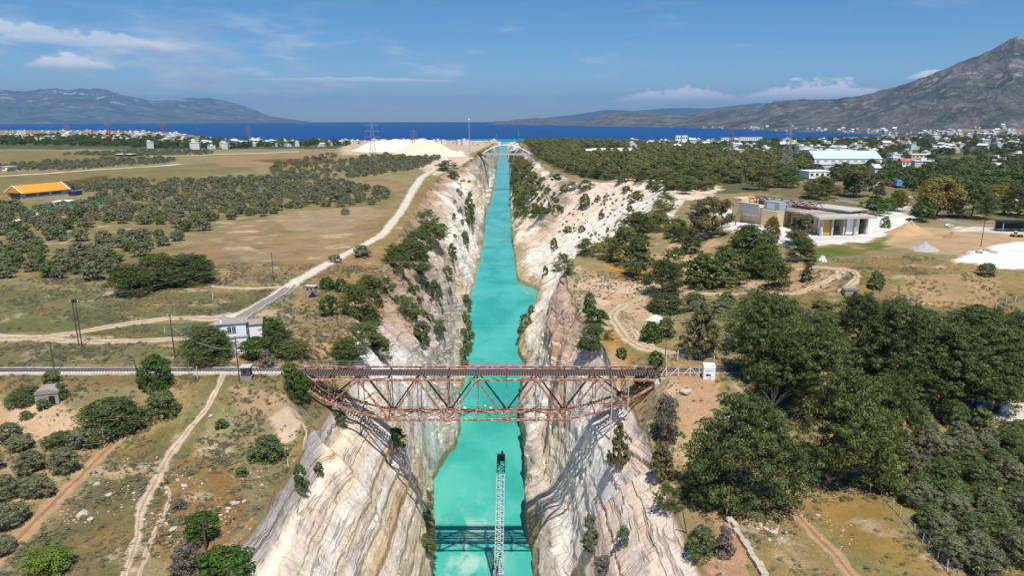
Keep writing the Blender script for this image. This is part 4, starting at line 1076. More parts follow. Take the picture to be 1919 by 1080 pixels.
# small dark crossing hut
p = gp(463, 711)
hu = thing('hut', 'small dark sentry hut with white roof beside the track', 'hut', p, .12)
MB().box((0, 0, .35), (2.3, 2.1, 1.1)).build('base', M_OLDCONC, hu)
MB().box((0, 0, 1.85), (1.9, 1.8, 1.9)).build('wall', simple('slate_panel', (88, 88, 90), .8, .2), hu)
MB().box((0, 0, 2.9), (2.3, 2.2, .2)).build('roof', M_CONC, hu)
MB().box((-.15, -.91, 1.95), (.7, .08, .55)).build('window', M_DARK, hu)
MB().box((.96, 0, 1.7), (.08, .8, 1.5)).build('door', M_DARK, hu)

# white kiosk right of the bridge
p = gp(1327, 708)
ks_ = thing('kiosk', 'small white cabin standing by the railway gate', 'kiosk', p, -.12)
MB().prism([(-1.1, -.2), (1.1, -.2), (1.1, 2.6), (.8, 3.1), (-.6, 3.1), (-1.1, 2.7)], -1.2, 1.2, 'X').build('body', M_WHITE, ks_)
MB().box((-.15, -1.1, .95), (1.0, .1, .35)).build('opening', M_DARK, ks_)
MB().box((.6, -1.3, .45), (.7, .5, 1.0)).build('meter_box', M_WHITE, ks_)
MB().box((0, -1.12, 2.0), (1.6, .06, .06)).build('seam', M_GREYMET, ks_)


def arched_hut(px, py, w, d, h, rz, label, name='stone_hut'):
    p = gp(px, py); t_ = thing(name, label, 'stone hut', p, rz)
    prof = [(-w / 2, -.4), (w / 2, -.4), (w / 2, h * .75)] + [(w / 2 * math.cos(a), h * .75 + h * .25 * math.sin(a)) for a in np.linspace(.3, math.pi - .3, 7)] + [(-w / 2, h * .75)]
    MB().prism(prof, -d / 2, d / 2).build('wall', M_OLDCONC, t_)
    MB().prism([(w * .08, -.2), (w * .34, -.2), (w * .34, h * .5), (w * .21, h * .58), (w * .08, h * .5)], -d / 2 - .06, -d / 2 + .3).build('doorway', M_DARK, t_)
    MB().prism([(-w / 2 - .1, h * .72), (-w / 2, h * .78)] + [((w / 2 + .1) * math.cos(a), h * .78 + h * .27 * math.sin(a)) for a in np.linspace(math.pi - .3, .3, 9)] + [(w / 2 + .1, h * .72)], -d / 2 - .12, d / 2 + .12).build('roof', M_OLDCONC, t_)
    return t_


arched_hut(95, 752, 4.2, 3.2, 2.9, .25, 'old arched concrete hut half hidden by dark bushes', 'stone_hut')
arched_hut(1593, 552, 4.2, 3.0, 2.2, -.1, 'low pale field shelter below the soil bank', 'stone_hut')
p = gp(584, 547)
t_ = thing('shed', 'tiny grey block shed beside the bush above the gravel ramp', 'shed', p, -.2)
MB().box((0, 0, .9), (3.2, 2.2, 2.0)).build('wall', M_OLDCONC, t_); MB().box((0, 0, 1.98), (3.5, 2.5, .18)).build('roof', M_CONC, t_)
for x in (-.8, .5): MB().box((x, -1.1, 1.1), (.6, .08, .5)).build('window', M_DARK, t_)

# low retaining walls and culverts
def wall_run(name, label, pts, w, h, mat, cat='wall', n_=None):
    P = spline([gp(*p_) for p_ in pts], 1.2); t_ = thing(name, label, cat, (*P[0], zg1(*P[0])))
    o = Vector(t_.location)
    for i, (a, b) in enumerate(zip(P[:-1], P[1:])):
        za, zb_ = zg1(*a), zg1(*b); m = MB()
        jit = .16 if name == 'stone_wall' else 0; m.bar(Vector((a[0] + random.uniform(-jit, jit), a[1], za + h / 2 - .2 + random.uniform(-jit, jit))) - o, Vector((b[0] + random.uniform(-jit, jit), b[1], zb_ + h / 2 - .2 + random.uniform(-jit, jit))) - o, w * random.uniform(.75, 1.25), h * random.uniform(.6, 1.2) + .3); m.build('stone_block', mat, t_)
    return t_


wall_run('stone_wall', 'low rough white stone wall on the right rim at the bottom edge', [(1366, 975), (1385, 1005), (1405, 1038), (1425, 1070), (1440, 1100)], .9, .7, M_STONE)
wall_run('kerb_wall', 'white kerb along the outer edge of the paved ramp', [(553, 537), (523, 561), (494, 580), (466, 598), (443, 613)], .35, .8, M_CONC, 'kerb')

# fences
def fence(label, pts, h, gap, mat, wires=3, name='fence', post=.12, lean=0.0):
    P = spline([gp(*p_) for p_ in pts], gap); s = np.r_[0, np.cumsum(np.linalg.norm(np.diff(P, axis=0), axis=1))]
    k_ = max(2, int(s[-1] / gap) + 1); xs = np.interp(np.linspace(0, s[-1], k_), s, P[:, 0]); ys = np.interp(np.linspace(0, s[-1], k_), s, P[:, 1])
    zz = zg(xs, ys); t_ = thing(name, label, 'fence', (xs[0], ys[0], zz[0])); o = Vector(t_.location); pts3 = [Vector((x, y, z)) - o for x, y, z in zip(xs, ys, zz)]
    for q_ in pts3: MB().bar(q_ + Vector((0, 0, -.3)), q_ + Vector((random.uniform(-lean, lean), random.uniform(-lean, lean), h)), post, post).build('post', mat, t_)
    for j in range(wires):
        z = h * (j + .7) / wires * .95
        m = MB(); [m.bar(a + Vector((0, 0, z)), b + Vector((0, 0, z)), .03, .03) for a, b in zip(pts3[:-1], pts3[1:])]; m.build('wire', M_STEEL, t_)
    return t_


fence('wire fence with leaning white posts along the lower right olive grove', [(1640, 915), (1665, 945), (1690, 975), (1722, 1010), (1740, 1035), (1765, 1060), (1790, 1090)], 1.7, 2.0, M_CONC, 3, lean=.25)
fence('pipe rail fence crossing the lower right corner', [(1840, 1022), (1880, 1023), (1919, 1027), (2000, 1034)], 1.5, 2.6, M_STEEL, 2)
fence('row of short white fence posts beside the dark mastic tree', [(1268, 545), (1280, 555), (1292, 566), (1304, 578), (1330, 600), (1352, 625)], 1.9, 1.6, M_CONC, 2, post=.17)
fence('tall mesh fence on white posts behind the railway gate', [(1248, 678), (1275, 676), (1305, 674), (1335, 676), (1362, 680)], 2.6, 2.6, M_WHITE, 6, post=.12)
fence('thin wire fence on the rail bank left of the bridge', [(520, 672), (545, 672), (572, 673), (600, 674)], 1.8, 1.6, M_STEEL, 2, post=.07)
fence('concrete field fence near the right edge above the dark pines', [(1848, 582), (1870, 575), (1895, 566), (1919, 558)], 1.6, 4, M_CONC, 3, post=.3)
gt = gp(1285, 705); g_ = thing('gate', 'white tubular railway gate with slanted braces', 'gate', gt)
for x in (-4.2, -1.6, .9, 2.9): MB().bar((x, 0, -.2), (x, 0, 2.0), .13, .13).build('post', M_WHITE, g_)
for a, b in (((-1.6, 0, 1.9), (-3.4, 0, .1)), ((.9, 0, 1.9), (-.7, 0, .1)), ((.9, 0, 1.9), (2.7, 0, .1)), ((-4.2, 0, 1.9), (-5.4, 0, .1))): MB().bar(a, b, .10, .10).build('brace', M_WHITE, g_)
for z in (.5, 1.1, 1.8): MB().bar((-4.2, 0, z), (2.9, 0, z), .07, .07).build('rail', M_STEEL, g_)

# ------------------------------------------------------------------ poles, pylons, mast
POLES = {}


def pole(px, pyb, pyt, label, name='utility_pole', r=.15, mat=None, arm=0.0, lean=(0, 0), key=None, ztop=None):
    p = gp(px, pyb); h = (pyb - pyt) * zc_of(p) / F / .95
    t_ = thing(name, label, 'pole', p); top = Vector((lean[0] * h, lean[1] * h, h))
    MB().tube([(0, 0, -.5), top], r, 8, r2=r * .75).build('shaft', mat or M_POLE, t_)
    if arm:
        MB().bar(top + Vector((-arm, 0, -.4)), top + Vector((arm, 0, -.4)), .12, .12).build('cross_arm', mat or M_POLE, t_)
        for s in (-.9, 0, .9): MB().tube([top + Vector((s * arm, 0, -.34)), top + Vector((s * arm, 0, -.05))], .07, 6).build('insulator', M_WHITE, t_)
    if key: POLES[key] = p + top
    return t_


pole(148, 648, 566, 'left pole of the tall wooden pair by the dirt track', arm=0, key='a')
pole(154, 650, 566, 'right pole of the tall wooden pair by the dirt track', arm=0)
p = gp(151, 649); hh = 82 * zc_of(p) / F / .95
t_ = thing('transformer', 'grey transformer platform on top of the wooden pole pair', 'transformer', p + Vector((0, 0, hh)), .1)
MB().bar((-1.2, 0, -.2), (1.4, 0, -.2), .18, .18).build('beam', M_POLE, t_); MB().box((.1, 0, .1), (1.0, .6, .6)).build('tank', M_BLACK, t_)
for x in (-.9, .9): MB().tube([(x, 0, -.1), (x, 0, .35)], .08, 6).build('insulator', M_WHITE, t_)
pole(328, 672, 590, 'thin wooden pole standing left of the round pine', arm=.5, key='b')
pole(103, 700, 640, 'thin dark pole above the railway at the left', r=.11)
pole(262, 716, 674, 'leaning short pole beside the big green bush by the rails', r=.14, lean=(-.12, 0))
pole(449, 716, 632, 'wooden pole beside the dark hut', arm=0, key='c')
pole(513, 526, 475, 'lone wooden pole at the edge of the brown field', arm=.6, key='d')
pole(386, 1032, 970, 'grey wooden pole in front of the round green tree', r=.17)
pole(1360, 978, 908, 'rusty slanting pole in front of the big dark pine', r=.11, mat=M_RUST, lean=(.03, 0))
pole(1288, 1000, 960, 'short leaning dark stake at the right rim', r=.10, lean=(-.25, 0))
pole(1245, 702, 640, 'dark pole at the right bridge end', r=.12, key='e')
pole(1211, 740, 690, 'short dark post below the right bridge end', r=.12, mat=M_BLACK)
pole(1478, 545, 488, 'thin pole beside the farm track below the works yard', r=.12)
pole(1838, 462, 405, 'thin dark pole beside the heap of stones', r=.16)
pole(1480, 500, 470, 'short brown pole at the edge of the dark pines', r=.12)
pole(371, 713, 686, 'white track marker post left of the footpath', r=.13, mat=M_CONC)
pole(540, 876, 862, 'small white marker stake on the left rim', r=.08, mat=M_WHITE, name='marker_stake')
pole(309, 624, 613, 'tiny white stake in the scrub left of the house', r=.07, mat=M_WHITE, name='marker_stake')
pole(399, 561, 549, 'white stake in the grass below the round pines', r=.08, mat=M_WHITE, name='marker_stake')


def cable(label, a, b, sag, r=.03):
    a = Vector(a); b = Vector(b); t_ = MB().tube([a.lerp(b, s) - Vector((0, 0, sag * 4 * s * (1 - s))) - a for s in np.linspace(0, 1, 14)], r, 4).build('overhead_cable', M_STEEL)
    t_.location = a; return tag(t_, label, 'cable', 'overhead cables')


cable('sagging grey cable between the round pine and the hut pole', POLES['b'] - Vector((0, 0, 3)), POLES['c'] - Vector((0, 0, 2.6)), 1.6, .05)
cable('thin cable from the transformer poles to the brown field pole', POLES['a'], POLES['d'], 1.5)
cable('thin cable from the transformer poles to the pole left of the round pine', POLES['a'], POLES['b'], 1.2)
a_ = gp(-60, 690); b_ = gp(2010, 600)
for i, (z0, y0) in enumerate(((66, 232), (66.5, 228), (60, 178))):
    cable(['upper thin wire crossing high above the canal beyond the bridge', 'lower thin wire crossing above the canal beyond the bridge', 'faint wire strung across the canal just behind the bridge'][i], (-95 if i < 2 else -60, y0, z0), (120 if i < 2 else 70, y0 + 2, z0), 2.5, .022)


def pylon(px, pyb, pyt, wpx, label, mat, arms=3, name='power_pylon', rz=.2):
    p = gp(px, pyb); zc = zc_of(p); h = (pyb - pyt) * zc / F; w = wpx * zc / F
    t_ = thing(name, label, 'pylon', p, rz); b = h * .085; th = max(.16, zc * .00022)
    wz = lambda s: b * (1 - s) ** 1.0 + .25 if s < .55 else (b * .45 + .25) * (1 - (s - .55) / .47) + .12
    ss = np.linspace(0, .97, 12)
    for sx, sy in ch:
        MB().tube([(sx * wz(s), sy * wz(s), h * s - (.4 if s == 0 else 0)) for s in ss], th, 4).build('leg', mat, t_)
    m = MB()
    for a, c in zip(ss[:-1], ss[1:]):
        for (x1, y1), (x2, y2) in (((-1, -1), (1, -1)), ((1, -1), (1, 1)), ((1, 1), (-1, 1)), ((-1, 1), (-1, -1))):
            m.bar((x1 * wz(a), y1 * wz(a), h * a), (x2 * wz(c), y2 * wz(c), h * c), th * 1.1); m.bar((x2 * wz(a), y2 * wz(a), h * a), (x1 * wz(c), y1 * wz(c), h * c), th * 1.1)
    m.build('lattice', mat, t_)
    for i in range(arms):
        z = h * (.62 + .13 * i); hw = w / 2 * (1, .92, .75)[i % 3]
        m = MB()
        for sx in (-1, 1):
            for sy in (-1, 1): m.bar((sx * wz(.62 + .13 * i), sy * wz(.62 + .13 * i), z), (sx * hw, 0, z + .2), th * 1.3)
            m.bar((0, 0, z + h * .035), (sx * hw, 0, z + .2), th)
        m.build('cross_arm', mat, t_)
        for sx in (-1, 1): MB().tube([(sx * hw, 0, z + .2), (sx * hw, 0, z - h * .03)], th * 1.2, 5).build('insulator', M_GREYMET, t_)
    MB().bar((0, 0, h * .95), (0, 0, h), th * 2).build('peak', mat, t_)


M_PYRED = simple('red_pylon_paint', (146, 116, 112), .7, .2)
pylon(700, 310, 226, 26, 'tall grey lattice pylon in front of the white spoil heaps', M_STEEL)
pylon(776, 290, 241, 14, 'reddish lattice pylon standing on the right spoil heap', M_PYRED)
pylon(467, 264, 236, 11, 'reddish pylon against the sea beyond the left town', M_PYRED)
pylon(305, 252, 226, 12, 'reddish pylon above the coastal houses at the left', M_PYRED)
pylon(204, 252, 227, 10, 'small reddish pylon above the far left town', M_PYRED)
pylon(126, 252, 232, 9, 'faint small pylon at the far left above the roofs', M_PYRED)
pylon(1473, 322, 229, 34, 'large grey lattice pylon beside the long white warehouse', M_STEEL, rz=.7)
pylon(1367, 305, 244, 12, 'slim rusty pylon among the trees on the right plain', M_PYRED)
p = gp(880, 312); h = (312 - 224) * zc_of(p) / F
t_ = thing('radio_mast', 'slender guyed lattice mast beside the canal before the arch bridge', 'mast', p)
for k in range(3): a = k * 2.1; MB().tube([(.7 * math.cos(a), .7 * math.sin(a), 0), (.6 * math.cos(a), .6 * math.sin(a), h)], .14, 4).build('leg', M_GREYMET, t_)
m = MB()
for i in range(40): a = (i % 3) * 2.1; b = ((i + 1) % 3) * 2.1; m.bar((.7 * math.cos(a), .7 * math.sin(a), h * i / 40), (.7 * math.cos(b), .7 * math.sin(b), h * (i + 1) / 40), .12)
m.build('lattice', M_GREYMET, t_)
MB().tube([(0, 0, h * .97), (0, 0, h * 1.0)], 1.1, 8).build('head', M_WHITE, t_)
for k in range(3): a = k * 2.1 + .6; MB().tube([(0, 0, h * .9), (h * .45 * math.cos(a), h * .45 * math.sin(a), 0)], .05, 3).build('guy_wire', M_GREYMET, t_)

# ------------------------------------------------------------------ road bridges far down the canal
p0 = at_z(905, 289, 57); Y2 = p0.y; xa = at_y(893, 289, Y2).x; xb = at_y(1004, 289, Y2).x
t_ = thing('arch_bridge', 'pale tied arch road bridge far down the canal', 'bridge', ((xa + xb) / 2, Y2, 57)); hl = (xb - xa) / 2
MB().box((0, 0, 0), (2 * hl + 8, 12, 1.8)).build('deck', M_CONC, t_)
for y in (-5.4, 5.4):
    m = MB(); aw = hl * .83; pts = [(aw * c_, y, 14.0 * (1 - c_ * c_) + .5) for c_ in np.linspace(-1, 1, 25)]
    for a, b in zip(pts[:-1], pts[1:]): m.bar(a, b, 1.1, 1.2)
    m.build('arch_rib', M_WHITE, t_)
    for c_ in np.linspace(-.8, .8, 9): MB().bar((aw * c_, y, .9), (aw * c_, y, 14.0 * (1 - c_ * c_)), .28, .28).build('hanger', M_GREYMET, t_)
    MB().box((0, y * 1.1, 1.5), (2 * hl + 8, .15, .2)).build('railing', M_GREYMET, t_)
for s in (-1, 1): z0 = zg1((xa + xb) / 2 + s * hl, Y2); MB().box((s * hl, 0, (z0 - 57 - 4) / 2 - .5), (3, 11, abs(z0 - 57 - 4))).build('pier', M_CONC, t_)
for c_ in (-.3, 0, .3): MB().bar((aw * c_, -5.4, 14.0 * (1 - c_ * c_)), (aw * c_, 5.4, 14.0 * (1 - c_ * c_)), .6, .6).build('wind_brace', M_CONC, t_)
# ------------------------------------------------------------------ vegetation


def crown_arrays(seed, ncl, nlf, leaf, prof, clr=(.10, .17), flat=1.0, fill=.5, rag=.25, br=0, asp=.6):
    """leaf clumps spread through a crown of width 1 and height 1: returns vertices, quads, tone per vertex"""
    rng = np.random.RandomState(seed)
    zt = rng.uniform(0, 1, ncl) ** .9; R = np.interp(zt, prof[0], prof[1])
    th = rng.uniform(0, 2 * np.pi, ncl); lob = 1 + rag * np.sin(th * 2 + rng.uniform(0, 6)) * .5 + rag * np.sin(th * 3 + zt * 5 + rng.uniform(0, 6)) * .5
    rr = R * lob * rng.uniform(fill, 1, ncl) ** .6 * .5
    z0 = prof[2]; zz = z0 + (1 - z0) * zt
    C = np.stack([rr * np.cos(th), rr * np.sin(th), zz], 1); cr = rng.uniform(*clr, ncl)
    if br:                                                  # clumps gather on spreading boughs, with gaps between them
        k_ = rng.randint(0, min(br, ncl), ncl); C = C[k_] * .93 + rng.normal(size=(ncl, 3)) * np.array([.09, .09, .04]); C[:, 2] = np.clip(C[:, 2], z0 * .8, 1.0)
    d = rng.normal(size=(ncl, nlf, 3)); d /= np.linalg.norm(d, axis=2, keepdims=True); d[..., 2] = np.where(d[..., 2] < -.3, -d[..., 2] * .5, d[..., 2])
    rad = cr[:, None, None] * rng.uniform(.72, 1.0, (ncl, nlf, 1))
    P = C[:, None, :] + d * rad * np.array([1, 1, .72 * flat])
    nrm = d + rng.normal(size=d.shape) * .15; nrm /= np.linalg.norm(nrm, axis=2, keepdims=True)
    t = np.cross(nrm, rng.normal(size=d.shape)); t /= np.linalg.norm(t, axis=2, keepdims=True); b = np.cross(nrm, t)
    s = leaf * rng.uniform(.65, 1.35, (ncl, nlf, 1)); t = t * s; b = b * s * asp
    V = np.stack([P - t - b * .6, P + t * .2 - b, P + t + b * .5, P - t * .3 + b], 2).reshape(-1, 3)
    V[:, 2] = np.maximum(V[:, 2], .005)
    V[:, :2] *= 1.0 if br else 1 / 1.12
    tone = np.clip(rng.uniform(.0, 1., (ncl, 1)) * .85 + rng.uniform(0, .25, (ncl, nlf)), 0, 1); tone = np.repeat(tone.reshape(-1), 4)
    return V, np.arange(len(V)).reshape(-1, 4), tone


PROF = {
    'pine': ([0, .12, .35, .6, .82, 1], [.72, 1.0, 1.0, .82, .56, .18], .14),
    'cone': ([0, .1, .35, .65, .9, 1], [.8, 1.0, .85, .58, .28, .08], .10),
    'umbrella': ([0, .15, .45, .75, 1], [.55, .95, 1.0, .8, .3], .30),
    'olive': ([0, .15, .45, .75, 1], [.55, .95, 1.0, .78, .30], .18),
    'euc': ([0, .2, .5, .8, 1], [.5, .85, 1.0, .8, .35], .22),
    'bush': ([0, .2, .5, .8, 1], [.95, 1.0, .92, .66, .25], .02),
    'mound': ([0, .2, .5, .8, 1], [1.0, 1.0, .85, .6, .3], .0),
}


def trunk_mesh(name, seed, zc0, branches=5, r=.03, mat=None):
    rng = random.Random(seed); m = MB(); lean = Vector((rng.uniform(-.05, .05), rng.uniform(-.05, .05), 0)); H_ = zc0 + .45
    pts = [Vector((0, 0, -.03)), Vector((0, 0, .06)) + lean * .2, Vector((0, 0, zc0)) + lean * .7, Vector((0, 0, H_)) + lean * 1.4]
    m.tube(pts, r, 7, r2=r * .45)
    for k in range(branches):
        a = k * 2.4 + rng.uniform(-.4, .4); z = zc0 * .7 + (H_ - zc0 * .7) * k / branches
        m.tube([Vector((0, 0, z)) + lean, Vector((math.cos(a) * .16, math.sin(a) * .16, z + .10)), Vector((math.cos(a) * .32, math.sin(a) * .32, z + .20))], r * .42, 5, r2=r * .15)
    me = D.meshes.new(name); me.from_pydata(m.v, [], m.f); me.materials.append(mat or M_BARK); me.polygons.foreach_set('use_smooth', [True] * len(m.f)); return me


SPEC = {}


def species(key, prof, mat, lods, nvar, **kw):
    """lods: list of (clumps, leaves, leaf size)"""
    SPEC[key] = []
    for L_ in lods:
        if L_ is None: SPEC[key].append(None); continue
        a, b, c = L_
        SPEC[key].append([np_mesh(key + '_crown', *crown_arrays(hash_(key) + 31 * v + a, a, b, c, PROF[prof], **kw)[:2], mat,
                                  tone=crown_arrays(hash_(key) + 31 * v + a, a, b, c, PROF[prof], **kw)[2]) for v in range(nvar)])
    SPEC[key + '_t'] = [trunk_mesh(key + '_trunk', 5 + v, PROF[prof][2], r=.022 if prof in ('pine', 'cone', 'euc', 'umbrella') else .04) for v in range(3)]


def hash_(s): return sum(ord(c_) * (i_ + 3) for i_, c_ in enumerate(s)) % 9973


LOD = {'xl': [(820, 44, .0138), (380, 28, .019), (170, 20, .038), (50, 10, .09)], 'big': [None, (380, 28, .019), (170, 20, .038), (50, 10, .09)], 'mid': [(150, 44, .025), (90, 26, .042), (70, 18, .058), (36, 9, .11)]}
species('forest_pine', 'pine', L_FOREST, LOD['big'], 3, clr=(.06, .11), flat=.8, rag=.45, br=30)
species('pine', 'pine', L_PINE, LOD['xl'], 3, clr=(.05, .09), flat=.8, rag=.35, br=64, fill=.55, asp=.4)
species('dark_pine', 'pine', L_PINE2, LOD['xl'], 2, clr=(.05, .09), flat=.8, rag=.25, br=110, fill=.62, asp=.4)
species('cone_pine', 'cone', L_PINE, LOD['big'], 3, clr=(.05, .09), flat=.7, rag=.35, br=44)
species('umbrella_pine', 'umbrella', L_PINE2, LOD['big'], 3, clr=(.05, .09), flat=.7, rag=.35, br=44)
species('olive', 'olive', L_OLIVE, LOD['mid'], 4, clr=(.09, .16), rag=.35)
species('green_olive', 'olive', L_SHRUB, LOD['mid'], 3, clr=(.09, .16), rag=.35)
species('eucalyptus', 'euc', L_EUC, LOD['big'], 3, clr=(.055, .10), fill=.35, rag=.5, br=26)
species('ochre_tree', 'euc', L_OCH, LOD['big'], 2, clr=(.08, .14), fill=.35, rag=.5)
species('broadleaf', 'umbrella', L_GREEN, LOD['mid'], 2, clr=(.08, .14))
species('lime', 'euc', L_LIME, LOD['mid'], 2, clr=(.10, .18), fill=.2, rag=.6)
species('bush', 'bush', L_SHRUB, LOD['mid'], 3, clr=(.09, .16))
species('green_bush', 'bush', L_GREEN, LOD['mid'], 2, clr=(.09, .16))
species('mastic', 'mound', L_PINE2, LOD['big'], 2, clr=(.07, .12))
species('dry_bush', 'bush', L_GREY, LOD['mid'], 2, clr=(.10, .2), fill=.1)
species('grey_pine', 'cone', L_EUC, LOD['mid'], 2, clr=(.07, .13), fill=.2, rag=.5)
COUNT = {}
NAMES = {'forest_pine': ('pine_tree', 'pine tree'), 'pine': ('pine_tree', 'pine tree'), 'dark_pine': ('pine_tree', 'pine tree'), 'cone_pine': ('pine_tree', 'pine tree'), 'umbrella_pine': ('pine_tree', 'pine tree'), 'grey_pine': ('pine_tree', 'pine tree'),
         'olive': ('olive_tree', 'olive tree'), 'green_olive': ('olive_tree', 'olive tree'), 'eucalyptus': ('eucalyptus_tree', 'tree'), 'ochre_tree': ('eucalyptus_tree', 'tree'), 'broadleaf': ('broadleaf_tree', 'tree'),
         'lime': ('young_tree', 'tree'), 'bush': ('bush', 'bush'), 'green_bush': ('bush', 'bush'), 'mastic': ('mastic_bush', 'bush'), 'dry_bush': ('dry_bush', 'bush')}
RT = random.Random(11)
TREES = []


def plant(key, p, w, h, label, group=None):
    nm, cat = NAMES[key]; px_w = w * F / zc_of(p) * 1024 / 1919
    lod = 0 if px_w > 26 else 1 if px_w > 14 else (2 if px_w > 8 else 3)
    if SPEC[key][lod] is None: lod = 1
    t_ = thing(nm, label, cat, p - Vector((0, 0, .04 * h)), RT.uniform(0, 6.28), group, (w, w, h))
    me = RT.choice(SPEC[key][lod]); COUNT[nm] = COUNT.get(nm, 0) + 1
    link('crown' if cat != 'bush' else 'foliage', me, t_)
    if lod < 3 or cat != 'bush': link('trunk' if cat != 'bush' else 'stem', SPEC[key + '_t'][COUNT[nm] % 3], t_)
    TREES.append((p.x, p.y, w)); return t_


def tree(key, px, pyb, wpx, hpx, label, group=None, shift=True):
    p = gp(px, pyb); zc = zc_of(p); w = wpx * zc / F
    if shift:
        y2 = p.y + .33 * w; z2 = zg1(p.x * y2 / p.y, y2)
        if abs(z2 - p.z) < 1.5: p = Vector((p.x * y2 / p.y, y2, z2)); zc = zc_of(p)
    w = wpx * zc / F; sn = (CH - p.z) / p.length if p.length else .3; sn = max(.03, (CH - p.z) / math.hypot(p.x, p.y, CH - p.z))
    h = max(.35 * w, (hpx * zc / F - .42 * w * sn) / math.sqrt(1 - sn * sn))
    return plant(key, p, w, h, label, group)


